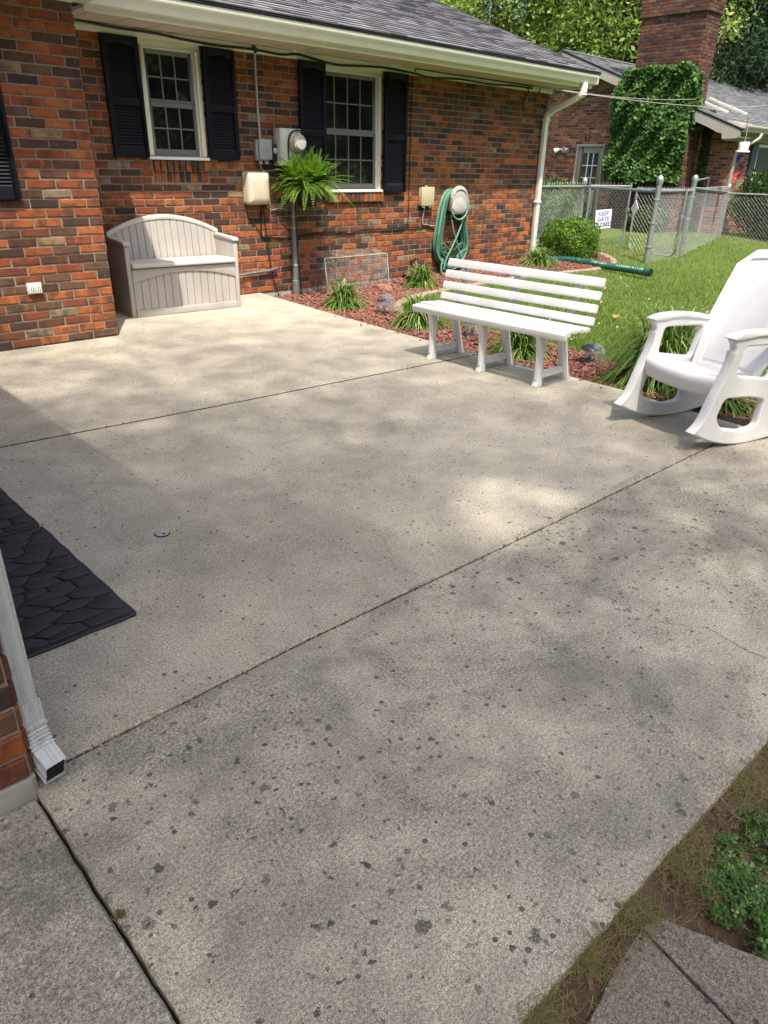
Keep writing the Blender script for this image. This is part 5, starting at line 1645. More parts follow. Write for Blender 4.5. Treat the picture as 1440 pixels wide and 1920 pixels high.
for y in (3.655, 3.172, 2.682):
    h = 0.022
    front = smooth_pts([(3.945, 0.352), (4.075, 0.360), (4.040, 0.325), (4.022, 0.26), (4.012, 0.18), (4.020, 0.07), (4.028, 0.012), (4.012, 0.0), (3.958, 0.0), (3.955, 0.012), (3.972, 0.045), (3.976, 0.12), (3.972, 0.20), (3.962, 0.27), (3.950, 0.32)], 3)
    m_ = extruded([front], 2 * h, 0.006, lambda a, b, c, y=y: (a, y + c, b)); fl_o = build(m_, 'leg', M['white_resin'], wb, smooth=True, fix=True)
    m_ = MB(); m_.prism([(3.976, y - 0.006, 0.30), (3.984, y - 0.006, 0.06), (3.962, y - 0.006, 0.05), (3.960, y - 0.006, 0.28)], (0, 0.012, 0)); build(m_, 'rib', M['white_resin'], fl_o)
    rear = smooth_pts([(4.135, 0.360), (4.235, 0.362), (4.262, 0.30), (4.300, 0.16), (4.338, 0.05), (4.372, 0.008), (4.362, 0.0), (4.292, 0.0), (4.284, 0.012), (4.262, 0.09), (4.225, 0.21), (4.19, 0.31)], 3)
    m_ = extruded([rear], 2 * h, 0.006, lambda a, b, c, y=y: (a, y + c, b)); build(m_, 'leg', M['white_resin'], wb, smooth=True)
    rail_ = smooth_pts([(3.95, 0.350), (4.24, 0.352), (4.235, 0.370), (4.10, 0.374), (3.95, 0.366)], 2)
    m_ = MB(); m_.prism([(3.955, y - h, 0.345), (4.245, y - h, 0.345), (4.245, y - h, 0.367), (4.15, y - h, 0.373), (4.06, y - h, 0.378), (3.955, y - h, 0.360)], (0, 2 * h, 0)); build(m_, 'seat_support', M['white_resin'], wb, bevel=0.003)
    m_ = MB(); m_.prism([(4.205, y - h, 0.350), (4.262, y - h, 0.40), (4.335, y - h, 0.690), (4.362, y - h, 0.680), (4.300, y - h, 0.40), (4.262, y - h, 0.345)], (0, 2 * h, 0)); build(m_, 'back_support', M['white_resin'], wb, bevel=0.004)
    m_ = MB(); m_.box(4.018, 4.290, y - 0.014, y + 0.014, 0.055, 0.090); m_.box(4.018, 4.290, y - 0.019, y + 0.019, 0.0905, 0.097); build(m_, 'stretcher', M['white_resin'], wb)

# ------------------------------------------------------------------ white rocking chair
RC_L = Vector((4.087, 1.814, 0.0)); RC_R = Vector((3.930, 1.308, 0.0))
rs_ = (RC_R - RC_L).normalized(); rf_ = Vector((rs_.y, -rs_.x, 0)); rw = (RC_R - RC_L).length
rc = thing('rocking_chair', 'white moulded plastic rocking chair at the right edge of the patio', 'chair', tuple((RC_L + RC_R) / 2))
def rcp(f, s, z): return RC_L + rf_ * f + rs_ * s + Vector((0, 0, z))
outer = [(0.392, 0.108), (0.398, 0.118), (0.372, 0.134), (0.338, 0.168), (0.308, 0.235), (0.288, 0.290), (0.252, 0.375), (0.225, 0.455), (0.216, 0.520), (0.226, 0.552), (0.246, 0.574), (0.240, 0.590), (0.18, 0.600), (0.06, 0.603), (-0.08, 0.592), (-0.20, 0.570), (-0.262, 0.548),
         (-0.262, 0.525), (-0.20, 0.42), (-0.165, 0.33), (-0.175, 0.22), (-0.215, 0.14), (-0.30, 0.10), (-0.42, 0.115), (-0.52, 0.150), (-0.565, 0.160), (-0.572, 0.142), (-0.52, 0.095), (-0.42, 0.050), (-0.30, 0.020), (-0.17, 0.006), (-0.04, 0.0), (0.08, 0.008), (0.19, 0.030), (0.29, 0.062)]
outer = smooth_pts(outer, 4)
h_arm = round_corners([(0.152, 0.538), (-0.158, 0.528), (-0.112, 0.350), (0.168, 0.392)], 0.032, 5)
h_low = round_corners([(0.212, 0.275), (0.244, 0.172), (0.188, 0.112), (0.02, 0.078), (-0.090, 0.088), (-0.098, 0.240), (0.04, 0.266)], 0.032, 5)
for s in (0.0, rw):
    m_ = extruded([outer, h_arm, h_low], 0.046, 0.010, lambda a, b, c, s=s: tuple(rcp(a, s + c, b)))
    sp_o = build(m_, 'side_frame', M['white_resin'], rc, smooth=True)
    # broad arm rest on top of the side frame
    arm = [(0.243, 0.580), (0.250, 0.592), (0.18, 0.609), (0.06, 0.613), (-0.08, 0.602), (-0.20, 0.580), (-0.27, 0.556), (-0.27, 0.540), (-0.18, 0.560), (0.05, 0.588), (0.17, 0.580)]
    m_ = MB(); m_.prism([rcp(a, s - 0.033, b) for a, b in smooth_pts(arm, 3)], rs_ * 0.066)
    build(m_, 'armrest', M['white_resin'], sp_o, bevel=0.006, seg=2)
    m_ = MB(); fp = [(0.398, 0.112), (0.372, 0.130), (0.338, 0.165), (0.308, 0.233), (0.288, 0.288), (0.252, 0.373), (0.225, 0.453), (0.217, 0.520)]
    fp = smooth_pts(fp, 3, closed=False)
    ring = []
    for (a, b) in fp:
        ring.append([rcp(a + 0.004, s - 0.0275, b), rcp(a + 0.004, s + 0.0275, b), rcp(a - 0.014, s + 0.0275, b - 0.006), rcp(a - 0.014, s - 0.0275, b - 0.006)])
    skin(m_, ring, True, True); build(m_, 'front_flange', M['white_resin'], sp_o, bevel=0.004)
# seat with rolled front apron
prof = [(-0.13, 0.318), (-0.06, 0.328), (0.04, 0.345), (0.13, 0.370), (0.19, 0.385), (0.232, 0.386), (0.255, 0.376), (0.264, 0.352), (0.258, 0.318), (0.248, 0.288)]
prof = smooth_pts(prof, 3, closed=False)
m_ = MB(); ringsT = []; NS = 16
for k in range(NS + 1):
    s = 0.026 + (rw - 0.052) * k / NS; t = 2 * k / NS - 1
    dip = -0.018 * (1 - t * t); bow = 0.030 * (1 - t * t)
    top = [rcp(a + bow * max(0, (a - 0.05) / 0.2), s, b + dip * (1 if a < 0.24 else 0.5)) for a, b in prof]
    bot = [rcp(a - 0.010 + bow * max(0, (a - 0.05) / 0.2), s, b - 0.016 + dip * (1 if a < 0.24 else 0.5)) for a, b in reversed(prof[:-1])]
    ringsT.append(top + bot)
skin(m_, ringsT, True, True); build(m_, 'seat', M['white_resin'], rc, smooth=True)
m_ = MB()
for k in range(5):
    s = 0.10 + (rw - 0.2) * k / 4
m_.prism([rcp(-0.04, 0.03, 0.25), rcp(0.02, 0.03, 0.26), rcp(0.02, 0.03, 0.325), rcp(-0.04, 0.03, 0.315)], rs_ * (rw - 0.06)); build(m_, 'seat_brace', M['white_resin'], rc, bevel=0.006)
# tall back: a dished shell with a sunk inner panel
def back_pt(sn, zn, off=0.0):
    """sn -1..1 across, zn 0..1 up"""
    z = 0.30 + 0.655 * zn
    f = -0.095 - 0.285 * zn - 0.02 * zn * zn + 0.030 * (sn * sn)
    wtop = 0.255 if zn < 0.45 else 0.255 - 0.012 * (zn - 0.45)
    if zn < 0.45: wtop = 0.205 + 0.05 * (zn / 0.45)
    return f + off * 0.93, rw / 2 + sn * wtop, z - off * -0.35
def in_outline(sn, zn):
    # trims the top to a shallow arch with clipped corners
    return zn
m_ = MB(); NU, NV = 72, 72
def grid_face(off, sink):
    vs = []
    for j in range(NV + 1):
        for i in range(NU + 1):
            sn = -1 + 2 * i / NU; zn = j / NV
            top = 1.0 - 0.045 * sn * sn - max(0.0, abs(sn) - 0.72) * 0.35
            zz = zn * top
            o = off
            if sink and abs(sn) < 0.80 and 0.06 < zn < 0.93:
                o -= 0.004
                if abs(sn) > 0.76 or zn > 0.905 or zn < 0.085: o -= 0.007
            f, s, z = back_pt(sn, zz, o)
            vs.append(rcp(f, s, z))
    return vs
va = grid_face(0.0, True); vb_ = grid_face(-0.030, False)
n0 = len(va); row = NU + 1
fs = []
for j in range(NV):
    for i in range(NU):
        q = j * row + i
        fs.append((q, q + 1, q + row + 1, q + row)); fs.append((n0 + q, n0 + q + row, n0 + q + row + 1, n0 + q + 1))
rim = [i for i in range(row)] + [j * row + NU for j in range(1, NV + 1)] + [NV * row + i for i in range(NU - 1, -1, -1)] + [j * row for j in range(NV - 1, 0, -1)]
for a_, b_ in zip(rim, rim[1:] + rim[:1]): fs.append((a_, b_, n0 + b_, n0 + a_))
m_.add(va + vb_, fs)
build(m_, 'backrest', M['white_resin'], rc, smooth=True)

# ------------------------------------------------------------------ rubber mats with raised stone shapes
def clip(poly, p, n):
    out = []
    for i in range(len(poly)):
        a, b = poly[i], poly[(i + 1) % len(poly)]
        da = (a[0] - p[0]) * n[0] + (a[1] - p[1]) * n[1]; db = (b[0] - p[0]) * n[0] + (b[1] - p[1]) * n[1]
        if da <= 0: out.append(a)
        if da * db < 0:
            t = da / (da - db); out.append((a[0] + (b[0] - a[0]) * t, a[1] + (b[1] - a[1]) * t))
    return out
def stone_mat(x0, x1, y0, y1, label, seed):
    rng = random.Random(seed)
    t = thing('door_mat', label, 'mat', ((x0 + x1) / 2, (y0 + y1) / 2, 0.0), 'black rubber mats beside the house')
    edge = []
    for (ax, ay), (bx_, by_) in zip([(x0, y0), (x1, y0), (x1, y1), (x0, y1)], [(x1, y0), (x1, y1), (x0, y1), (x0, y0)]):
        L = math.hypot(bx_ - ax, by_ - ay); n = int(L / 0.03)
        dx, dy = (bx_ - ax) / L, (by_ - ay) / L
        for k in range(n):
            w = 0.002 * math.sin(k * 1.1 + seed) + rng.uniform(-0.001, 0.001)
            edge.append((ax + dx * L * k / n - dy * w, ay + dy * L * k / n + dx * w))
    edge = round_corners(edge, 0.012, 2)
    m_ = MB(); m_.prism([(a, b, 0.001) for a, b in edge], (0, 0, 0.009)); build(m_, 'base', M['rubber'], t, bevel=0.002, seg=1)
    seeds = []
    tries = 0
    while len(seeds) < 62 and tries < 4000:
        tries += 1
        c = (rng.uniform(x0, x1), rng.uniform(y0, y1)); md = rng.choice((0.045, 0.06, 0.085))
        if all(math.hypot((c[0] - q[0]) * 0.75, (c[1] - q[1]) * 1.3) > md for q in seeds): seeds.append(c)
    sh_ang = 0.35
    for c in seeds:
        poly = [(x0 + 0.014, y0 + 0.014), (x1 - 0.014, y0 + 0.014), (x1 - 0.014, y1 - 0.014), (x0 + 0.014, y1 - 0.014)]
        for q in seeds:
            if q is c: continue
            # anisotropic bisector makes the cells long and slanting
            dx, dy = q[0] - c[0], q[1] - c[1]
            n = (dx * 0.55 + dy * 0.25, dy * 1.7 + dx * 0.25)
            p = ((c[0] + q[0]) / 2, (c[1] + q[1]) / 2)
            poly = clip(poly, p, n)
            if len(poly) < 3: break
        if len(poly) < 3: continue
        cx_, cy_ = sum(p[0] for p in poly) / len(poly), sum(p[1] for p in poly) / len(poly)
        def sh(d): 
            out = []
            for p in poly:
                v = Vector((cx_ - p[0], cy_ - p[1])); L = v.length
                out.append((p[0] + v.x / max(L, 1e-6) * min(d, L * 0.6), p[1] + v.y / max(L, 1e-6) * min(d, L * 0.6)))
            return out
        lo, hi = round_corners(sh(0.0035), 0.008, 2), round_corners(sh(0.0085), 0.008, 2)
        tz = rng.uniform(0.0155, 0.0185)
        k = len(lo)
        m_ = MB(); m_.add([(a, b, 0.0095) for a, b in lo] + [(a, b, tz - 0.0025) for a, b in lo] + [(a, b, tz + 0.05 * (a - cx_) * rng.uniform(-0.4, 0.4)) for a, b in hi],
              [(i, (i + 1) % k, k + (i + 1) % k, k + i) for i in range(k)] + [(k + i, k + (i + 1) % k, 2 * k + (i + 1) % k, 2 * k + i) for i in range(k)] + [tuple(2 * k + i for i in range(k))])
        build(m_, 'stone', M['rubber'], t, fix=True, smooth=True)
    return t
stone_mat(0.285, 0.757, 1.918, 2.738, 'nearer black rubber mat with raised stone shapes beside the downspout', 3)
stone_mat(0.285, 0.755, 2.752, 3.572, 'farther black rubber mat half out of view at the left edge', 8)

# drain cap in the slab
dc = thing('floor_drain', 'small round grey drain cap set in the patio concrete', 'drain', (1.085, 2.381, 0.0))
m_ = MB(); m_.lathe([(0.0305, 0.0005), (0.0305, 0.0030), (0.0295, 0.0036), (0.028, 0.003)], (1.085, 2.381, 0.0), 24); build(m_, 'ring', M['black_in'], dc, smooth=True)
m_ = MB(); m_.lathe([(0.027, 0.001), (0.027, 0.0052), (0.024, 0.006)], (1.085, 2.381, 0.0), 24); build(m_, 'lid', M['grey_box'], dc, smooth=True)
m_ = MB(); m_.box(1.081, 1.089, 2.362, 2.374, 0.0062, 0.0068); build(m_, 'slot', M['black_in'], dc, fix=False)

# ------------------------------------------------------------------ services on the wall
jb = thing('junction_box', 'small grey junction box high on the wall left of the meter', 'utility box', (4.82, WY, 1.44))
m_ = MB(); m_.box(4.735, 4.905, WY - 0.055, WY - 0.004, 1.345, 1.540); build(m_, 'box', M['grey_box'], jb, bevel=0.008, seg=3)
m_ = MB(); m_.box(4.752, 4.912, WY - 0.092, WY - 0.056, 1.352, 1.548); build(m_, 'cover', M['grey_box'], jb, bevel=0.012, seg=3)
m_ = MB(); m_.lathe([(0.022, 0), (0.022, 0.035)], (4.785, WY - 0.045, 1.312), 12); build(m_, 'fitting', M['grey_box'], jb, smooth=True)
m_ = MB(); m_.lathe([(0.022, 0), (0.022, 0.035)], (4.860, WY - 0.045, 1.312), 12); build(m_, 'fitting', M['grey_box'], jb, smooth=True)

mt = thing('electric_meter', 'pale steel meter panel with round glass meter behind the fern', 'meter', (5.12, WY, 1.48))
m_ = MB(); m_.box(4.985, 5.262, WY - 0.135, WY - 0.004, 1.300, 1.655); build(m_, 'panel', M['pale_box'], mt, bevel=0.007, seg=2)
m_ = MB(); m_.box(4.995, 5.252, WY - 0.142, WY - 0.1355, 1.310, 1.640); build(m_, 'cover', M['pale_box'], mt, bevel=0.003)
m_ = MB(); m_.lathe([(0.096, 0), (0.096, 0.028), (0.088, 0.034), (0.082, 0.075), (0.060, 0.098), (0.0, 0.102)], (5.185, WY - 0.142, 1.520), 28, '-Y'); build(m_, 'dial', plain('meter_glass', (0.46, 0.42, 0.40), 0.15, 0, 0.1), mt, smooth=True)
m_ = MB(); m_.lathe([(0.102, 0), (0.102, 0.016), (0.096, 0.018)], (5.185, WY - 0.1425, 1.520), 28, '-Y'); build(m_, 'ring', M['grey_box'], mt, smooth=True)
m_ = MB(); m_.box(4.925, 4.984, WY - 0.075, WY - 0.004, 1.335, 1.50); build(m_, 'side_box', M['drip'], mt, bevel=0.006)
m_ = MB(); m_.lathe([(0.026, 0), (0.030, 0.012), (0.012, 0.022)], (4.955, WY - 0.0755, 1.44), 12, '-Y'); build(m_, 'knob', M['grey_box'], mt, smooth=True)

ub = thing('utility_box', 'large cream plastic utility box on the wall below the junction box', 'utility box', (4.71, WY, 1.08))
def puffy(x0, x1, z0, z1, y, d, mat, parent, name='cover'):
    m_ = MB(); w2, h2 = (x1 - x0) / 2, (z1 - z0) / 2; cx_, cz_ = (x0 + x1) / 2, (z0 + z1) / 2
    rr_ = []
    for (s, k) in ((1.0, 0.0), (1.0, 0.45), (0.95, 0.72), (0.80, 0.93), (0.55, 1.0)):
        pts = round_corners([(-w2 * s, -h2 * s), (w2 * s, -h2 * s), (w2 * s, h2 * (s if s > 0.9 else s * 0.86)), (-w2 * s, h2 * (s if s > 0.9 else s * 0.86))], 0.035 * s, 4)
        rr_.append([Vector((cx_ + a, y - d * k, cz_ + b)) for a, b in pts])
    skin(m_, rr_, True, True); return build(m_, name, mat, parent, smooth=True)
puffy(4.580, 4.858, 0.918, 1.240, WY - 0.012, 0.105, M['beige_box'], ub)
m_ = MB(); m_.box(4.570, 4.850, WY - 0.012, WY - 0.003, 0.925, 1.236); build(m_, 'back_plate', M['tan_box'], ub, bevel=0.004)
m_ = MB()
for k in range(9): m_.box(4.563, 4.571, WY - 0.03, WY - 0.006, 0.96 + k * 0.027, 0.972 + k * 0.027)
build(m_, 'hinge', M['tan_box'], ub, kind='stuff', fix=False)

tb = thing('cable_box', 'small tan cable box on the brick wall left of the hose hanger', 'utility box', (7.34, WY, 0.97))
m_ = MB(); m_.box(7.238, 7.465, WY - 0.050, WY - 0.003, 0.870, 1.078); build(m_, 'box', M['tan_box'], tb, bevel=0.006)
m_ = MB(); m_.box(7.232, 7.468, WY - 0.075, WY - 0.0505, 0.862, 1.086); build(m_, 'lid', M['tan_box'], tb, bevel=0.008, seg=2)
for x in (7.29, 7.41):
    m_ = MB(); m_.lathe([(0.020, 0), (0.020, 0.022)], (x, WY - 0.045, 0.842), 10); build(m_, 'grommet', M['white_trim'], tb, smooth=True)
m_ = MB(); m_.box(7.33, 7.36, WY - 0.045, WY - 0.005, 1.086, 1.102); build(m_, 'clip', M['tan_box'], tb, bevel=0.003)

# conduit down to the ground with clamps
cd_ = thing('conduit_pipe', 'thick weathered grey conduit running down the wall from the meter', 'pipe', (5.19, WY - 0.05, -0.1))
m_ = MB(); m_.tube([(5.185, WY - 0.052, -0.16), (5.190, WY - 0.052, 0.30), (5.190, WY - 0.052, 1.31)], 0.037, 16); build(m_, 'pipe', M['conduit'], cd_, smooth=True)
for z in (0.255, 0.66, 0.78):
    m_ = MB(); m_.lathe([(0.040, 0), (0.043, 0.004), (0.043, 0.02), (0.040, 0.024)], (5.190, WY - 0.052, z), 16); build(m_, 'clamp', M['galv'], cd_, smooth=True)
m_ = MB(); m_.box(5.125, 5.255, WY - 0.018, WY - 0.004, 0.662, 0.684); build(m_, 'strap', M['galv'], cd_, bevel=0.003)
m_ = MB(); m_.lathe([(0.046, -0.17), (0.044, 0.10), (0.0375, 0.105)], (5.186, WY - 0.052, 0.0), 16); build(m_, 'sleeve', M['conduit'], cd_, smooth=True)

def cable(pts, r, label, mat='cable', cat='cable', n=5, sub=6, name='cable'):
    m_ = MB(); m_.tube(smooth_pts(pts, sub, closed=False), r, n)
    return tag(build(m_, name, M[mat], smooth=True, fix=False), label, cat)
CYF = WY - 0.030
cable([(2.62, CYF, 2.372), (3.0, CYF - 0.004, 2.366), (3.35, CYF, 2.352), (3.72, CYF, 2.352), (4.0, CYF, 2.335), (4.35, CYF, 2.325), (4.78, CYF, 2.334), (5.1, CYF, 2.322), (5.33, CYF, 2.345), (5.6, CYF, 2.318), (5.85, CYF, 2.300), (6.2, CYF, 2.318), (6.6, CYF, 2.335), (7.05, CYF, 2.320), (7.35, CYF, 2.300), (7.9, CYF, 2.325), (8.5, CYF, 2.315), (9.0, CYF, 2.335), (9.42, CYF, 2.335)], 0.011, 'thick black cable sagging along the frieze above both windows')
cable([(7.08, CYF, 2.345), (7.10, WY - 0.05, 2.368), (7.6, WY - 0.05, 2.362), (8.2, WY - 0.05, 2.364), (9.0, WY - 0.05, 2.362), (9.5, WY - 0.05, 2.360)], 0.007, 'thin black cable tucked under the soffit at the far end')
cable([(4.790, CYF, 2.345), (4.800, WY - 0.015, 2.30), (4.802, WY - 0.012, 2.0), (4.806, WY - 0.012, 1.75), (4.805, WY - 0.03, 1.545)], 0.012, 'grey cable dropping from the frieze to the junction box', 'wire_grey')
cable([(4.760, CYF, 2.34), (4.780, WY - 0.035, 2.36), (4.82, WY - 0.03, 2.33), (4.79, WY - 0.03, 2.31)], 0.010, 'short black cable knot at the frieze above the junction box')
cable([(7.030, CYF, 2.33), (7.046, WY - 0.012, 2.25), (7.050, WY - 0.010, 1.7), (7.055, WY - 0.010, 1.2), (7.060, WY - 0.010, 0.78), (7.04, WY - 0.012, 0.62)], 0.005, 'thin dark cable running straight down the wall right of the second window')
cable([(9.30, CYF, 2.335), (9.32, WY - 0.05, 2.29), (9.28, WY - 0.02, 2.20), (9.29, WY - 0.012, 2.05)], 0.008, 'black cable drop near the far wall end')
cable([(9.62, CYF, 2.345), (9.55, WY - 0.06, 2.30), (9.50, WY - 0.03, 2.22)], 0.008, 'short black cable tail beside the far downspout')
cable([(5.27, WY - 0.15, 1.60), (5.235, WY - 0.16, 1.635), (5.17, WY - 0.165, 1.64), (5.10, WY - 0.16, 1.605), (5.075, WY - 0.155, 1.52), (5.08, WY - 0.15, 1.40), (5.10, WY - 0.14, 1.31), (5.14, WY - 0.11, 1.20), (5.185, WY - 0.095, 1.05), (5.192, WY - 0.095, 0.70), (5.205, WY - 0.095, 0.30), (5.235, WY - 0.10, -0.09)], 0.0085, 'black cable looped round the meter and taped down the conduit')
cable([(4.80, WY - 0.03, 0.93), (4.82, WY - 0.02, 0.75), (4.855, WY - 0.02, 0.40), (4.90, WY - 0.03, 0.12), (4.955, WY - 0.05, -0.08)], 0.006, 'black cable hanging from the cream box to the ground')
cable([(4.78, WY - 0.03, 0.93), (4.775, WY - 0.015, 0.75), (4.772, WY - 0.012, 0.62), (4.80, WY - 0.012, 0.585), (4.95, WY - 0.012, 0.575), (5.13, WY - 0.012, 0.56), (5.30, WY - 0.012, 0.585), (5.65, WY - 0.012, 0.600), (5.85, WY - 0.012, 0.60), (6.05, WY - 0.012, 0.575), (6.25, WY - 0.012, 0.605), (6.6, WY - 0.012, 0.60), (6.95, WY - 0.012, 0.605), (7.25, WY - 0.012, 0.60), (7.53, WY - 0.012, 0.615)], 0.009, 'black cable bundle strung low across the brick wall')
cable([(4.79, WY - 0.035, 1.33), (4.80, WY - 0.03, 1.28), (4.84, WY - 0.03, 1.235)], 0.005, 'short white wire between the grey box and the cream box', 'wire_grey')
cable([(4.86, WY - 0.02, 0.90), (4.92, WY - 0.015, 0.865), (5.00, WY - 0.015, 0.875), (5.08, WY - 0.015, 0.872), (5.14, WY - 0.02, 0.845)], 0.005, 'white wire from the cream box to the conduit', 'wire_grey')
cable([(7.33, WY - 0.04, 0.845), (7.32, WY - 0.02, 0.72), (7.33, WY - 0.02, 0.64), (7.40, WY - 0.02, 0.635), (7.46, WY - 0.02, 0.615), (7.56, WY - 0.02, 0.61)], 0.006, 'white and black wire under the tan cable box', 'wire_grey')
cable([(4.58, WY - 0.02, 0.93), (4.62, WY - 0.015, 0.80), (4.70, WY - 0.012, 0.70), (4.77, WY - 0.012, 0.62)], 0.005, 'thin black wire curling under the cream box')
gp_ = MB(); gp_.tube([(4.05, WY - 0.03, 0.205), (4.45, WY - 0.03, 0.215), (4.85, WY - 0.03, 0.235), (4.95, WY - 0.03, 0.25)], 0.014, 8)
tag(build(gp_, 'ground_pipe', M['conduit'], smooth=True), 'short grey pipe lying level on the wall right of the storage bench', 'pipe')

# ------------------------------------------------------------------ hose hanger and hose
hh = thing('hose_hanger', 'grey plastic hose hanger mounted on the brick wall', 'hose hanger', (7.93, WY, 0.92))
def shield(x0, x1, z0, z1, n=16):
    cx_, w = (x0 + x1) / 2, (x1 - x0) / 2
    out = [(cx_ + w * 0.93 * math.cos(math.pi * k / n), z1 - w * 0.75 + w * 0.75 * math.sin(math.pi * k / n)) for k in range(n + 1)]
    out += [(cx_ - w, (z0 + z1) / 2 - 0.02), (cx_ - w * 0.9, z0 + 0.05), (cx_ - w * 0.5, z0 + 0.008), (cx_ + w * 0.5, z0 + 0.008), (cx_ + w * 0.9, z0 + 0.05), (cx_ + w, (z0 + z1) / 2 - 0.02)]
    return out
HX0, HX1 = 7.70, 8.055
m_ = MB(); m_.prism([(a, WY - 0.155, b) for a, b in shield(HX0, HX1, 0.745, 1.105)], (0, 0.020, 0)); build(m_, 'front_plate', M['reel'], hh, bevel=0.007, seg=2)
m_ = MB(); m_.prism([(a, WY - 0.165, b) for a, b in shield(HX0 + 0.03, HX1 - 0.03, 0.765, 0.955)], (0, 0.0095, 0)); build(m_, 'pocket', M['reel'], hh, bevel=0.005)
m_ = MB(); m_.tube([(7.88 + 0.125 * math.cos(a_), WY - 0.158, 0.985 + 0.075 * math.sin(a_)) for a_ in np.linspace(0.15, math.pi - 0.15, 14)], 0.008, 6); build(m_, 'rim', M['grey_box'], hh, smooth=True)
m_ = MB(); m_.lathe([(0.135, 0), (0.125, 0.06), (0.135, 0.125)], (7.88, WY - 0.006, 0.93), 20, '-Y'); build(m_, 'drum', M['reel'], hh, smooth=True)

ho = thing('garden_hose', 'green garden hose looped many times over the grey hanger', 'hose', (7.88, WY - 0.08, 0.0))
rng = random.Random(5)
for k in range(15):
    lw = 0.245 + rng.uniform(-0.03, 0.035); rw_ = 0.185 + rng.uniform(-0.03, 0.03); bot = -0.01 + abs(rng.gauss(0, 0.10)) + (0.12 if k % 5 == 0 else 0); y = WY - 0.02 - 0.0068 * k - rng.uniform(0, 0.006)
    sh = rng.uniform(-0.04, 0.04)
    top = 1.055 - rng.uniform(0, 0.03)
    cx_ = 7.850
    pts = [(cx_, y, top), (cx_ - 0.11, y, top - 0.02), (cx_ - lw * 0.78, y, top - 0.14), (cx_ - lw - 0.01, y - 0.003, 0.65), (cx_ - lw - 0.055 + sh * 0.5, y - 0.006, 0.32), (cx_ - lw * 0.80 + sh, y - 0.008, bot + 0.10), (cx_ - 0.02 + sh, y - 0.012, bot), (cx_ + rw_ * 0.8 + sh, y - 0.008, bot + 0.09), (cx_ + rw_ + 0.085 + sh * 0.5, y - 0.006, 0.34), (cx_ + rw_ + 0.02, y - 0.003, 0.66), (cx_ + rw_ * 0.85, y, top - 0.13), (cx_ + 0.11, y, top - 0.02)]
    m_ = MB(); sp = smooth_pts(pts, 6); m_.tube(sp + sp[:2], 0.0115, 7, cap=False)
    build(m_, 'coil', M['hose_green'] if k % 3 else M['hose_pale'], ho, smooth=True, fix=False)
for pts in ([(7.70, WY - 0.165, 0.90), (7.72, WY - 0.17, 0.78), (7.80, WY - 0.175, 0.705), (7.90, WY - 0.175, 0.690), (8.00, WY - 0.17, 0.74), (8.055, WY - 0.165, 0.84), (8.06, WY - 0.15, 0.95)],
            [(7.74, WY - 0.14, 0.74), (7.80, WY - 0.145, 0.55), (7.88, WY - 0.145, 0.40), (7.98, WY - 0.14, 0.22), (8.04, WY - 0.13, 0.12)],
            [(8.00, WY - 0.14, 0.70), (7.90, WY - 0.15, 0.52), (7.80, WY - 0.15, 0.36), (7.70, WY - 0.14, 0.20), (7.66, WY - 0.13, 0.05)],
            [(7.64, WY - 0.12, 0.20), (7.60, WY - 0.14, 0.05), (7.66, WY - 0.17, -0.02), (7.85, WY - 0.19, 0.01), (8.1, WY - 0.16, 0.02), (8.3, WY - 0.13, 0.03)]):
    m_ = MB(); m_.tube(smooth_pts(pts, 6, closed=False), 0.0115, 7); build(m_, 'coil', M['hose_pale'], ho, smooth=True, fix=False)
m_ = MB(); m_.tube([(7.715, WY - 0.16, 0.955), (7.69, WY - 0.17, 0.91), (7.675, WY - 0.17, 0.86), (7.68, WY - 0.165, 0.80)], [0.013, 0.018, 0.014, 0.017], 8); build(m_, 'nozzle', M['brass'], ho, smooth=True)

sp_ = thing('water_spigot', 'weathered water tap low on the wall left of the hose', 'tap', (7.14, WY, 0.19))
m_ = MB(); m_.tube([(7.14, WY + 0.01, 0.195), (7.14, WY - 0.06, 0.195), (7.14, WY - 0.095, 0.185), (7.14, WY - 0.11, 0.15)], [0.018, 0.018, 0.02, 0.017], 10); build(m_, 'body', M['brass'], sp_, smooth=True)
m_ = MB(); m_.lathe([(0.034, 0), (0.036, 0.008), (0.030, 0.014), (0.01, 0.018)], (7.14, WY - 0.085, 0.235), 12); m_.lathe([(0.009, -0.04), (0.009, 0.004)], (7.14, WY - 0.085, 0.235), 8); build(m_, 'handle', M['brass'], sp_, smooth=True)
m_ = MB(); m_.tube(smooth_pts([(7.14, WY - 0.112, 0.15), (7.145, WY - 0.125, 0.07), (7.17, WY - 0.14, -0.01), (7.24, WY - 0.17, -0.055), (7.4, WY - 0.2, -0.05), (7.6, WY - 0.20, -0.03)], 5, closed=False), 0.0115, 7)
tag(build(m_, 'supply_hose', M['hose_pale'], smooth=True), 'pale green supply hose from the water tap across the mulch', 'hose')

# ------------------------------------------------------------------ hanging fern
fp_ = thing('fern_pot', 'black plastic pot holding the big bright fern', 'pot', (5.205, 6.72, 0.92))
m_ = MB(); m_.lathe([(0.085, 0.92), (0.098, 0.925), (0.128, 1.075), (0.140, 1.08), (0.140, 1.105), (0.128, 1.106), (0.120, 1.09), (0.0, 1.085)], (5.205, 6.72, 0), 24); build(m_, 'pot', M['pot'], fp_, smooth=True)
m_ = MB(); m_.lathe([(0.075, 0.905), (0.11, 0.912), (0.112, 0.922), (0.08, 0.919)], (5.205, 6.72, 0), 24); build(m_, 'saucer', M['pot'], fp_, smooth=True)
m_ = MB(); m_.tube([(5.19, WY - 0.09, 1.28), (5.195, 6.84, 1.26), (5.20, 6.76, 1.20), (5.205, 6.74, 1.10)], 0.007, 6); m_.tube([(5.19, WY - 0.09, 0.99), (5.20, 6.86, 0.96)], 0.007, 6)
build(m_, 'bracket', M['pot'], fp_, smooth=True, kind='stuff')
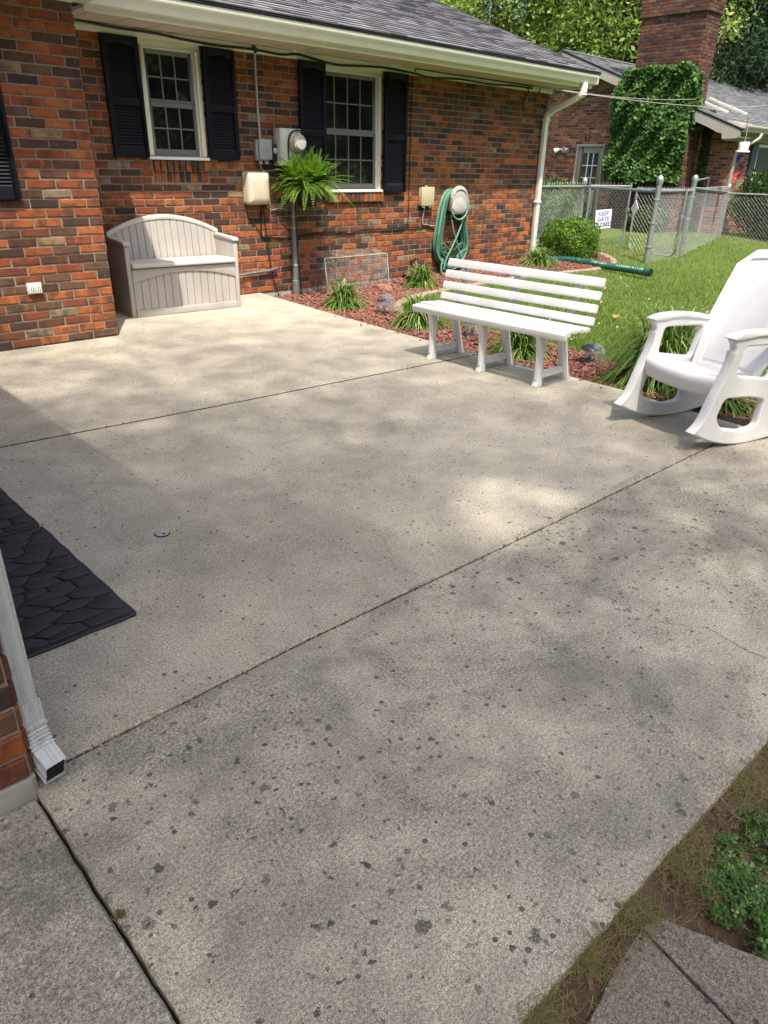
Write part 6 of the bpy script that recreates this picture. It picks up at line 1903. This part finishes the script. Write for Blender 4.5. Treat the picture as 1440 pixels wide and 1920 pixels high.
fe = thing('fern', 'big bright green fern overflowing its black hanging pot', 'fern', (5.205, 6.72, 1.09))
rng = np.random.default_rng(11)
STM = MB()
for k in range(290):
    a = rng.uniform(0, 2 * math.pi); el = rng.uniform(0.30, 1.5) if k % 3 else rng.uniform(0.9, 1.45)
    L = rng.uniform(0.24, 0.60); 
    d = Vector((math.cos(a) * math.cos(el), math.sin(a) * math.cos(el), math.sin(el)))
    g = rng.uniform(0.40, 1.0) * (1.05 if el < 0.8 else 0.66)
    base = Vector((5.205 + 0.06 * math.cos(a), 6.72 + 0.06 * math.sin(a), 1.09))
    n = 26; pts = []; bend = rng.normal(0, 0.16)
    for i in range(n + 1):
        t = i / n
        p = base + d * (L * t) + Vector((-math.sin(a) * bend * L * t * t, math.cos(a) * bend * L * t * t, -g * L * t * t * 0.9))
        if p.y > WY - 0.05: p.y = WY - 0.05 - 0.1 * (p.y - (WY - 0.05))
        pts.append(p)
    tone = rng.random(); FV, FF, FR = [], [], []
    STM.tube([pts[0], pts[8], pts[17], pts[26]], [0.0026, 0.002, 0.0016, 0.0008], 3, cap=False)
    for i in range(3, n + 1):
        t = i / n
        tang = (pts[i] - pts[i - 1]).normalized()
        sd = tang.cross(Vector((0, 0, 1)))
        if sd.length < 0.1: sd = tang.cross(Vector((math.sin(a), -math.cos(a), 0)))
        sd.normalize(); upv = sd.cross(tang)
        w = 0.041 * math.sin(math.pi * min(1, 0.18 + 0.82 * t)) ** 0.75 * (1 if t < 0.93 else 0.5)
        for sg_ in (-1, 1):
            tip = pts[i] + sd * (sg_ * w) + tang * (w * 0.30) - upv * (w * rng.uniform(0.0, 0.45))
            b0 = pts[i] - tang * 0.0045; b1 = pts[i] + tang * 0.0045
            md = pts[i].lerp(tip, 0.55); 
            q = len(FV); FV.extend([tuple(b0), tuple(md - tang * 0.0058), tuple(tip), tuple(md + tang * 0.0058)]); FF.append((q, q + 1, q + 2, q + 3)); FR.append(float(np.clip(0.65 * tone + 0.35 * rng.random(), 0.01, 1)))
    np_mesh('frond', np.array(FV), np.array(FF), M['fern'], fe, FR)
build(STM, 'stem', M['fern'], fe, kind='stuff', fix=False)

# ------------------------------------------------------------------ window well cover, bricks, stake
wc = thing('well_cover', 'clear plastic cover leaning over the low window well by the wall', 'cover', (6.0, 6.85, -0.08))
m_ = MB(); m_.add([(5.47, 6.70, -0.075), (6.47, 6.70, -0.075), (6.47, 6.76, 0.34), (5.47, 6.76, 0.34)], [(0, 1, 2, 3)]); build(m_, 'front_sheet', M['acrylic'], wc, fix=False)
m_ = MB(); m_.add([(5.47, 6.762, 0.341), (6.47, 6.762, 0.341), (6.47, WY - 0.006, 0.385), (5.47, WY - 0.006, 0.385)], [(0, 1, 2, 3)]); build(m_, 'top_sheet', M['acrylic'], wc, fix=False)
for x in (5.468, 6.472):
    m_ = MB(); m_.add([(x, 6.70, -0.075), (x, WY - 0.006, -0.075), (x, WY - 0.006, 0.383), (x, 6.76, 0.339)], [(0, 1, 2, 3)]); build(m_, 'side_sheet', M['acrylic'], wc, fix=False)
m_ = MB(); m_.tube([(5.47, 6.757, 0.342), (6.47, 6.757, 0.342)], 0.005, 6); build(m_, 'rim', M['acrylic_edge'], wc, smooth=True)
m_ = MB()
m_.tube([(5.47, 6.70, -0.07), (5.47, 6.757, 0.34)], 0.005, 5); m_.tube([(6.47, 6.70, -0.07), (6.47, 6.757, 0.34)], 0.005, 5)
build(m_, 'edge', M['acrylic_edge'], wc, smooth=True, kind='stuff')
for x in (5.75, 6.05):
    m_ = MB(); m_.box(x, x + 0.03, 6.78, WY - 0.03, 0.352, 0.366); build(m_, 'rib', M['bag'], wc)

def loose_brick(c, rot, label, holes=True, rv=0.2):
    t = thing('loose_brick', label, 'brick', c, 'loose bricks lying in the mulch')
    R = Matrix.Rotation(rot[2], 3, 'Z') @ Matrix.Rotation(rot[1], 3, 'Y') @ Matrix.Rotation(rot[0], 3, 'X')
    L, Wd, Hh = 0.20, 0.092, 0.058
    loops = [[(-L / 2, -Wd / 2), (L / 2, -Wd / 2), (L / 2, Wd / 2), (-L / 2, Wd / 2)]]
    if holes:
        for i in range(5):
            for j in range(2):
                cx_, cy_ = (i - 2) * 0.035, (j - 0.5) * 0.036
                loops.append([(cx_ + 0.012 * math.cos(q), cy_ + 0.011 * math.sin(q)) for q in np.linspace(0, 2 * math.pi, 9)[:-1]])
    mb = extruded(loops, Hh, 0.002, lambda a, b, e: tuple(Vector(c) + R @ Vector((a, b, e))))
    o = build(mb, 'body', M['loose_brick'], t); o['rnd'] = rv
    return t
loose_brick((5.50, 6.62, 0.005), (math.radians(60), 0.10, 0.25), 'cored red brick tilted against the left end of the clear cover', True, 0.82)
loose_brick((6.20, 6.52, -0.03), (math.radians(35), 0.05, -0.05), 'cored red brick half hidden behind the grass plant by the cover', True, 0.85)
loose_brick((6.66, 6.58, 0.0), (math.radians(-18), math.radians(8), -0.75), 'bright red brick lying at the right end of the clear cover', False, 0.2)
loose_brick((6.80, 6.66, 0.055), (math.radians(-35), math.radians(16), -0.65), 'dark brown brick leaning on the red brick by the cover', False, 0.65)
m_ = MB(); m_.tube([(5.395, 6.80, -0.12), (5.395, 6.80, 0.06)], 0.008, 6); m_.tube([(5.395, 6.80, 0.06), (5.395, 6.80, 0.10)], 0.012, 6)
tag(build(m_, 'ground_stake', M['pot'], smooth=True, kind=None), 'short black stake standing in the mulch beside the conduit', 'stake')

# ------------------------------------------------------------------ concrete edging round the lawn
cu_ = MB(); rr_ = []
path = [p for p in EDGE_S if 5.15 < p[1] or p[0] > 6]
path = path[:int(len(path) * 0.92)]
for i, p in enumerate(path):
    a = Vector(path[max(i - 1, 0)]); b = Vector(path[min(i + 1, len(path) - 1)]); t = (b - a).normalized(); n = Vector((-t.y, t.x))
    z = bed_z(p[0], p[1])
    q = Vector(p)
    rr_.append([Vector((*(q + n * s), z + zz)) for s, zz in ((-0.055, -0.05), (-0.055, 0.022), (-0.035, 0.036), (0.035, 0.036), (0.055, 0.022), (0.055, -0.05))])
skin(cu_, rr_, True, True)
tag(build(cu_, 'lawn_edging', M['curb'], smooth=True), 'curved brown concrete edging between the mulch and the lawn', 'edging')

# ------------------------------------------------------------------ solar lights under clear bags
def solar(x, y, label, lean=0.0, s=1.0):
    z = bed_z(x, y) + 0.01
    t = thing('solar_light', label, 'solar light', (x, y, z), 'solar path lights under clear bags')
    m_ = MB(); m_.tube([(x, y, z - 0.05), (x + lean * 0.3, y, z + 0.10 * s)], 0.016, 8); build(m_, 'stake', M['pot'], t, smooth=True)
    hx, hz = x + lean * 0.3, z + 0.10 * s
    m_ = MB(); m_.lathe([(0.03, 0), (0.042, 0.01), (0.046, 0.045), (0.04, 0.05)], (hx, y, hz), 14); build(m_, 'lens', M['bag'], t, smooth=True)
    m_ = MB(); m_.lathe([(0.075, 0.045), (0.082, 0.052), (0.070, 0.066), (0.035, 0.084), (0.0, 0.088)], (hx, y, hz), 18); build(m_, 'cap', M['solar'], t, smooth=True)
    bgm = bpy.data.meshes.new('plastic_bag')
    bm = bmesh.new(); bmesh.ops.create_icosphere(bm, subdivisions=3, radius=1.0)
    rg = np.random.default_rng(int(x * 1000))
    ph = rg.uniform(0, 6, 6)
    for v in bm.verts:
        d = v.co.copy()
        k = 1 + 0.10 * math.sin(7 * d.x + ph[0]) * math.sin(6 * d.y + ph[1]) + 0.07 * math.sin(13 * d.z + ph[2] + 5 * d.x) + 0.05 * math.sin(17 * d.y + ph[3])
        fl = 1.25 if d.z < -0.3 else 1.0
        v.co = Vector((d.x * 0.105 * k * fl, d.y * 0.105 * k * fl, 0.105 + d.z * 0.115 * k)) * s
    bm.to_mesh(bgm); bm.free(); bgm.materials.append(M['bag'])
    for p in bgm.polygons: p.use_smooth = True
    b = link('plastic_bag', bgm, None, (hx + 0.03 * s, y - 0.02, z)); b.rotation_euler = (0.1, 0.15, rg.uniform(0, 6))
    ORIG[b.name] = Vector((0, 0, 0))
    tag(b, label.replace('solar light', 'plastic bag').replace('under a clear bag', 'pulled over a solar light'), 'plastic bag', 'clear bags over the solar lights')
solar(5.19, 5.45, 'silver capped solar light under a clear bag in the open mulch')
solar(5.05, 4.14, 'solar light under a clear bag behind the middle of the white bench')
solar(5.00, 2.93, 'leaning solar light under a clear bag at the right end of the white bench', 0.2, 0.8)

# ------------------------------------------------------------------ green corrugated drain pipe
PP = smooth_pts([(9.82, 6.95, 0.12), (9.83, 6.90, 0.045), (9.95, 6.72, 0.055), (10.12, 6.52, 0.06), (10.22, 6.25, 0.045), (10.20, 5.9, 0.03), (10.18, 5.5, 0.025), (10.12, 5.10, 0.02)], 40, closed=False)
pl_ = [0.0]
for a, b in zip(PP, PP[1:]): pl_.append(pl_[-1] + math.dist(a, b))
rad = []
for s in pl_:
    if s > pl_[-1] - 0.10: rad.append(0.057)
    elif 0.88 < s < 1.0: rad.append(0.058)
    else: rad.append(0.050 + 0.0075 * math.sin(s * 2 * math.pi / 0.040))
dpp = thing('drain_pipe', 'dark green corrugated drain pipe lying across the lawn edge', 'pipe', (10.1, 6.0, 0.0))
m_ = MB(); m_.tube(PP, rad, 14, cap=False); build(m_, 'pipe', M['drain_pipe'], dpp, smooth=True, fix=False)
e = Vector(PP[-1]); tdir = (Vector(PP[-1]) - Vector(PP[-6])).normalized()
m_ = MB(); m_.tube([e - tdir * 0.02, e + tdir * 0.004], 0.048, 14); build(m_, 'mouth', M['black_in'], dpp, smooth=True)
m_ = MB(); m_.tube([e - tdir * 0.055, e - tdir * 0.045], 0.0615, 14); build(m_, 'collar', M['drain_pipe'], dpp, smooth=True)

# ------------------------------------------------------------------ wind spinner
ws = thing('wind_spinner', 'hanging wind spinner with white top hat and blue and red spiral', 'wind spinner', (15.6, 6.6, 1.7))
SPX = Vector((15.6, 6.42, 0))
ztop = 1.68
m_ = MB(); m_.tube([SPX + Vector((0.0, 0, ztop + 0.62)), SPX + Vector((0, 0, ztop + 0.19))], 0.005, 5); build(m_, 'string', M['wire_grey'], ws, smooth=True)
m_ = MB(); m_.lathe([(0.09, 0.19), (0.098, 0.17), (0.085, 0.05), (0.13, 0.035), (0.13, 0.015), (0.085, 0.02)], (SPX.x, SPX.y, ztop), 18); build(m_, 'hat', M['white_trim'], ws, smooth=True)
segs = [('spin_blue', 0.0, 0.38), ('spin_red', 0.38, 0.76), ('white_trim', 0.76, 1.0)]
for mn, t0, t1 in segs:
    m_ = MB(); vs = []; fs = []
    n = 28
    for i in range(n + 1):
        t = t0 + (t1 - t0) * i / n
        z = ztop - 0.62 * t; a = t * 4.0 * math.pi; r = 0.10 * (1 - 0.25 * t)
        vs += [(SPX.x + r * math.cos(a), SPX.y + r * math.sin(a), z), (SPX.x + r * 0.25 * math.cos(a), SPX.y + r * 0.25 * math.sin(a), z - 0.05)]
    for i in range(n): fs.append((2 * i, 2 * i + 2, 2 * i + 3, 2 * i + 1))
    m_.add(vs, fs); build(m_, 'spiral', M[mn], ws, fix=False, smooth=True)
m_ = MB(); m_.tube([SPX + Vector((0, 0, ztop - 0.60)), SPX + Vector((-0.05, 0.14, ztop - 0.76))], 0.004, 4); build(m_, 'tail', M['wire_grey'], ws, smooth=True)
sa_ = MB(); sa_.tube([(17.6, 7.28, 2.19), (16.6, 6.85, 2.30), (15.6, 6.42, 2.30)], 0.006, 6); tag(build(sa_, 'hanging_arm', M['taupe'], smooth=True), 'thin arm reaching from the far eave to the wind spinner', 'bracket')

# ------------------------------------------------------------------ variegated grass plants, every one its own
def liriope(x, y, r, h, n, label, seed, z=None):
    rng = np.random.default_rng(seed)
    z = bed_z(x, y) + 0.012 if z is None else z
    t = thing('grass_plant', label, 'plant', (x, y, z), 'variegated grass plants in the mulch bed')
    V, F, Rn = [], [], []
    for k in range(n):
        a = rng.uniform(0, 2 * math.pi); L = r * rng.uniform(0.75, 1.35); el = rng.uniform(0.42, 1.32)
        b0 = np.array([x + 0.35 * r * rng.uniform(-1, 1) * 0.6, y + 0.35 * r * rng.uniform(-1, 1) * 0.6, z])
        out = np.array([math.cos(a), math.sin(a), 0]); w0 = rng.uniform(0.0055, 0.0095)
        side = np.array([-math.sin(a), math.cos(a), 0])
        tone = rng.random(); m = 6
        base = len(V)
        for i in range(m + 1):
            s = i / m
            hor = math.cos(el) * L * s + 0.30 * L * s * s * math.cos(el * 0.5)
            ver = math.sin(el) * h * 1.35 * s - (0.55 + 0.75 * math.cos(el)) * h * s * s
            p = b0 + out * hor + np.array([0, 0, max(ver, 0.004)])
            wd = w0 * (1 - s ** 2.2) + 0.0004
            V += [tuple(p - side * wd), tuple(p + side * wd)]
        for i in range(m):
            F.append((base + 2 * i, base + 2 * i + 1, base + 2 * i + 3, base + 2 * i + 2)); Rn.append(min(1, max(0.01, tone * 0.85 + 0.15 * rng.random())))
    np_mesh('blades', np.array(V), np.array(F), M['liriope'], t, Rn, kind='stuff')
    return t
liriope(5.12, 6.02, 0.31, 0.50, 380, 'bushy grass plant at the patio edge in front of the clear cover', 1)
liriope(6.72, 6.40, 0.30, 0.48, 340, 'grass plant in the mulch below the water tap', 2)
liriope(5.02, 4.80, 0.34, 0.56, 380, 'grass plant at the left end of the white bench', 3)
liriope(9.45, 6.58, 0.37, 0.46, 340, 'grass plant by the far downspout beside the green pipe', 4)
liriope(4.86, 3.46, 0.34, 0.48, 340, 'grass plant seen between the legs of the white bench', 5)
liriope(4.90, 2.28, 0.46, 0.98, 720, 'largest grass plant between the white bench and the rocking chair', 6)
liriope(4.70, 1.75, 0.30, 0.50, 260, 'grass plant behind the seat of the rocking chair', 7)

# ------------------------------------------------------------------ lava rock mulch
def rocks(n, px, py, pz, smin, smax, rng, name, mat, parent=None):
    ico = bmesh.new(); bmesh.ops.create_icosphere(ico, subdivisions=1, radius=1.0)
    bv = np.array([v.co[:] for v in ico.verts]); bf = np.array([[v.index for v in f.verts] for f in ico.faces]); ico.free()
    sc = rng.uniform(smin, smax, (n, 1, 1)) * rng.uniform(0.55, 1.15, (n, 1, 3))
    jit = 1 + rng.uniform(-0.28, 0.28, (n, len(bv), 1))
    q = rng.normal(size=(n, 4)); q /= np.linalg.norm(q, axis=1)[:, None]
    w, x, y, z = q.T
    Rm = np.stack([1 - 2 * (y * y + z * z), 2 * (x * y - z * w), 2 * (x * z + y * w), 2 * (x * y + z * w), 1 - 2 * (x * x + z * z), 2 * (y * z - x * w), 2 * (x * z - y * w), 2 * (y * z + x * w), 1 - 2 * (x * x + y * y)], 1).reshape(n, 3, 3)
    P = bv[None] * jit * sc
    P = np.einsum('nij,nkj->nki', Rm, P)
    P[:, :, 2] *= 0.7
    P += np.stack([px, py, pz], 1)[:, None, :]
    F = bf[None] + (np.arange(n) * len(bv))[:, None, None]
    rv = np.repeat(rng.random(n), len(bf))
    return np_mesh(name, P.reshape(-1, 3), F.reshape(-1, 3), mat, parent, rv, kind='stuff')
rng = np.random.default_rng(21)
x = rng.uniform(4.1, 11.6, 90000); y = rng.uniform(1.2, 7.7, 90000)
k = inside(BED, x, y); x, y = x[k], y[k]
dist = np.hypot(x - 4.3, y - 3.5)
k = rng.random(len(x)) < np.clip(1.25 - dist / 9.0, 0.30, 1.0); x, y = x[k], y[k]
px_edge = np.interp(y, [1.2, 1.375, 2.24, 3.53, 4.12, 5.4, 7.0], [4.235, 4.24, 4.38, 4.425, 4.44, 4.55, 4.72])
k = x > px_edge + 0.005; x, y = x[k][:24000], y[k][:24000]
z = np.array([bed_z(a, b) for a, b in zip(x, y)]) + 0.022 + rng.uniform(-0.008, 0.016, len(x))
rocks(len(x), x, y, z, 0.009, 0.023, rng, 'red_lava_rock', M['rock'])
# strays kicked onto the patio edge
n = 46
yy = rng.uniform(1.6, 6.2, n); xx = np.interp(yy, [1.375, 2.24, 3.53, 4.12, 5.4, 7.0], [4.24, 4.38, 4.425, 4.44, 4.55, 4.72]) - np.abs(rng.normal(0, 0.05, n))
rocks(n, xx, yy, np.full(n, 0.006), 0.005, 0.011, rng, 'stray_rock', M['rock'])

# ------------------------------------------------------------------ grass blades
def blades(n, sx, sy, sz, hmin, hmax, w, rng, name, mat, lean=0.5, rn=None):
    a = rng.uniform(0, 2 * math.pi, n); h = rng.uniform(hmin, hmax, n); l = np.abs(rng.normal(0, lean, n)) * h
    b = rng.uniform(0, 2 * math.pi, n)
    ux, uy = np.cos(a) * w, np.sin(a) * w
    base = np.stack([sx, sy, sz], 1)
    p0 = base + np.stack([-ux, -uy, np.zeros(n)], 1); p1 = base + np.stack([ux, uy, np.zeros(n)], 1)
    m = base + np.stack([np.cos(b) * l * 0.4, np.sin(b) * l * 0.4, h * 0.6], 1)
    m0 = m + np.stack([-ux, -uy, np.zeros(n)], 1) * 0.75; m1 = m + np.stack([ux, uy, np.zeros(n)], 1) * 0.75
    tp = base + np.stack([np.cos(b) * l, np.sin(b) * l, h], 1)
    V = np.stack([p0, p1, m1, m0, tp], 1).reshape(-1, 3)
    i = np.arange(n)[:, None] * 5
    F4 = np.concatenate([i, i + 1, i + 2, i + 3], 1); F3 = np.concatenate([i + 3, i + 2, i + 4, i + 4], 1)
    # triangles keep three corners: written as a separate mesh part joined by index
    tri = np.concatenate([i + 3, i + 2, i + 4], 1)
    tris = np.concatenate([F4[:, [0, 1, 2]], F4[:, [0, 2, 3]], tri])
    r = rng.random(n) if rn is None else rn
    return np_mesh(name, V, tris, mat, None, np.concatenate([r, r, r]), kind='stuff')
rng = np.random.default_rng(31)
LAWN_OUT = [(4.95, 1.2)] + [tuple(p) for p in EDGE_S] + [(11.3, 8.2), (22.0, 9.0), (26, 2.0), (10, -2.0), (5.0, -1.0), (4.9, 0.9)]
N = 420000
u_ = rng.random(N); r_ = 3.8 + 20 * u_ ** 1.7; th = rng.uniform(-0.22, 0.86, N)
x = r_ * np.cos(th); y = r_ * np.sin(th)
k = inside(LAWN_OUT, x, y) & (x > 4.5); x, y = x[k], y[k]
z = np.vectorize(bed_z)(x, y) - 0.004 + 0.012 * np.sin(x * 1.7 + y * 0.9) * np.cos(y * 1.3)
patch = np.sin(x * 2.1 + 1.3 * np.sin(y * 1.7)) * np.sin(y * 2.6 + 0.8 * np.sin(x * 1.1))
dd = np.hypot(x, y)
rn = np.clip(0.42 + 0.20 * patch + rng.normal(0, 0.22, len(x)), 0.01, 1.0)
# worn yellow patch at the gate
worn = np.exp(-(((x - 12.0) / 0.8) ** 2 + ((y - 6.7) / 0.6) ** 2))
rn = np.where(rng.random(len(x)) < worn * 0.9, rng.uniform(0.93, 1.0, len(x)), rn)
hh_ = 0.030 + 0.022 * rng.random(len(x))
blades(len(x), x, y, z, 0.022, 0.058, 0.0030, rng, 'lawn_grass', M['grass'], 0.55, rn)
# a few white clover heads and fallen leaves on the lawn
n = 130
x = rng.uniform(5.6, 9.5, n); y = rng.uniform(1.0, 5.6, n); k = inside(LAWN_OUT, x, y); x, y = x[k], y[k]
z = np.vectorize(bed_z)(x, y) + 0.03
v, f = leaf_quads(np.repeat(np.stack([x, y, z], 1), 4, 0) + rng.normal(0, 0.004, (len(x) * 4, 3)), 0.016, rng)
np_mesh('clover_flower', v, f, M['white_trim'], None, None, kind='stuff')
for i, (x, y, lb) in enumerate(((6.95, 3.80, 'largest dry tan leaf on the lawn behind the white bench'), (8.6, 4.9, 'dry tan leaf in the grass near the green pipe'), (7.6, 4.35, 'small curled dry leaf on the lawn above the bench back'), (9.6, 5.25, 'dry leaf lying beside the green pipe end'), (6.1, 2.9, 'dry leaf in the grass beside the large grass plant'))):
    m_ = MB(); s = 0.055 if i == 0 else 0.035
    c = Vector((x, y, bed_z(x, y) + 0.05)); a = random.uniform(0, 6)
    ring = []
    for k in range(10):
        q = 2 * math.pi * k / 10; rr = s * (1 if k % 2 == 0 else 0.68)
        ring.append(c + Vector((rr * math.cos(q + a), 0.7 * rr * math.sin(q + a), 0.016 * math.sin(2 * q + i))))
    m_.rnd = random.random() or 0.1
    m_.add([c + Vector((0, 0, 0.008))] + ring, [(0, k + 1, (k + 1) % 10 + 1) for k in range(10)])
    tag(build(m_, 'fallen_leaf', M['dead_leaf'], fix=False), lb, 'leaf', 'fallen leaves on the lawn')

# ------------------------------------------------------------------ near right corner: pavers, clover, dry grass
def paver(pts, label, z=-0.028):
    m_ = MB(); o = []
    n = len(pts)
    for i in range(n):
        a, b = Vector(pts[i]), Vector(pts[(i + 1) % n]); k = max(1, int((b - a).length / 0.03))
        d = (b - a).normalized(); nn = Vector((-d.y, d.x))
        for j in range(k):
            q = a.lerp(b, j / k) + nn * random.uniform(-0.0018, 0.0018); o.append((q.x, q.y))
    m_.prism([(a, b, z - 0.05) for a, b in o], (0, 0, 0.05))
    return tag(build(m_, 'stepping_stone', M['paver'], bevel=0.002, seg=1), label, 'stepping stone', 'stepping stones in the soil')
paver([(0.62, 0.235), (0.60, -0.2), (0.905, -0.2), (1.002, 0.286), (0.89, 0.280), (0.77, 0.262)], 'larger brown stepping stone against the dry grass at the patio corner', -0.022)
paver([(0.910, -0.2), (1.21, -0.2), (1.128, 0.080), (1.055, 0.275), (1.008, 0.285)], 'smaller brown stepping stone below the clover patch', -0.020)
rng = np.random.default_rng(41)
# clover: three leaflets on a stalk
n = 24000
x = 1.12 + 2.2 * rng.random(n) ** 2.2; y = 0.27 - 1.3 * rng.random(n) ** 1.8
CLO = [(1.50, 0.225), (1.41, 0.248), (1.30, 0.262), (1.21, 0.258), (1.168, 0.240), (1.158, 0.195), (1.150, 0.14), (1.150, 0.08), (1.20, -0.1), (1.25, -1.2), (3.4, -1.2), (3.4, 0.15)]
wob = 0.012 * np.sin(x * 60) + 0.010 * np.sin(y * 75) + rng.normal(0, 0.017, n)
k = inside(CLO, x + wob, y + wob) & (rng.random(n) < 0.55 + 0.45 * np.sin(x * 43 + 2 * np.sin(y * 31)) * np.sin(y * 52)); x, y = x[k], y[k]
z = -0.045 + rng.uniform(0.010, 0.040, len(x)) * (0.8 + 0.2 * np.sin(x * 37) * np.sin(y * 41))
V, F, Rn = [], [], []
for a, b, c in zip(x, y, z):
    s = rng.uniform(0.0045, 0.0085); r0 = rng.uniform(0, 6.28); tone = rng.random(); tl = rng.normal(0, 0.5, 2)
    for j in range(3):
        q = r0 + j * 2.094
        dx, dy = math.cos(q), math.sin(q); sx_, sy_ = -dy, dx
        base = len(V)
        for (u, w) in ((0.05, 0), (0.75, 0.55), (1.25, 0.32), (1.25, -0.32), (0.75, -0.55)):
            px_ = dx * u * s + sx_ * w * s; py_ = dy * u * s + sy_ * w * s
            V.append((a + px_, b + py_, c + tl[0] * px_ + tl[1] * py_ + 0.12 * s * abs(w)))
        F.append(tuple(range(base, base + 5))); Rn.append(min(1, max(0.01, tone * 0.75 + 0.25 * rng.random())))
np_mesh('clover_patch', np.array(V), np.array(F), M['clover'], None, Rn, kind='stuff')
# dry matted grass along the slab edge and over the soil
n = 19000
x = rng.uniform(0.25, 2.4, n); off = np.abs(rng.normal(0, 0.035, n)) * (1 + 1.2 * (x > 1.05)); edge = np.interp(x, [0.25, 0.69, 1.07, 1.70, 4.17], [0.345, 0.335, 0.328, 0.31, 0.25])
y = edge + 0.012 - off
clump = 0.5 + 0.5 * np.sin(x * 31 + 2 * np.sin(x * 7)) 
k = rng.random(n) < 0.15 + 0.85 * clump ** 1.5; x, y = x[k], y[k]; n = len(x)
a = rng.uniform(0, 2 * math.pi, n)
m_V, m_F, m_R = [], [], []
for i in range(n):
    L = rng.uniform(0.008, 0.045); h = rng.uniform(0.001, 0.011) if rng.random() < 0.9 else rng.uniform(0.01, 0.025); w = rng.uniform(0.0004, 0.0010)
    dx, dy = math.cos(a[i]), math.sin(a[i]); bend = rng.normal(0, 0.8)
    base = len(m_V); rn_ = rng.random()
    for s in (0, 0.33, 0.66, 1.0):
        q = a[i] + bend * s
        px_ = x[i] + math.cos(q) * L * s; py_ = y[i] + math.sin(q) * L * s; pz_ = -0.040 + 0.028 * min(1, max(0, (y[i] - 0.20) / 0.12)) + h * math.sin(math.pi * min(1, s * 0.75)) + 0.004
        ww = w * (1 - 0.8 * s)
        m_V += [(px_ + dy * ww, py_ - dx * ww, pz_), (px_ - dy * ww, py_ + dx * ww, pz_)]
    for s in range(3): m_F.append((base + 2 * s, base + 2 * s + 1, base + 2 * s + 3, base + 2 * s + 2)); m_R.append(max(0.01, rn_))
np_mesh('dry_grass', np.array(m_V), np.array(m_F), M['dry_grass'], None, m_R, kind='stuff')
# crumbs of soil
n = 9000
x = rng.uniform(0.2, 3.2, n); y = rng.uniform(-0.5, 0.31, n)
rocks(n, x, y, -0.040 + 0.026 * np.clip((y - 0.20) / 0.12, 0, 1), 0.0015, 0.006, rng, 'soil_crumb', M['soil'])
# grass coming through further right
n = 26000
x = rng.uniform(1.2, 4.8, n); y = rng.uniform(-2.5, 0.26, n); k = rng.random(n) < np.clip((0.27 - y) / 0.06, 0, 1) * np.clip((x - 1.6) / 0.3, 0.08, 1); x, y = x[k], y[k]
blades(len(x), x, y, np.full(len(x), -0.04), 0.015, 0.05, 0.0013, rng, 'verge_grass', M['grass'], 0.6)
# moss tuft and debris in the left joint
m_ = MB()
for _ in range(60):
    a = random.uniform(0, 6.28); r = abs(random.gauss(0, 0.007)); x0, y0 = 0.262 + r * math.cos(a), 0.985 + r * math.sin(a)
    m_.rnd = random.random(); m_.tube([(x0, y0, -0.004), (x0 + random.gauss(0, 0.005), y0 + random.gauss(0, 0.005), random.uniform(0.004, 0.012))], [0.0014, 0.0004], 3, cap=False)
o = build(m_, 'moss_tuft', M['dry_grass'], kind='stuff', fix=False)
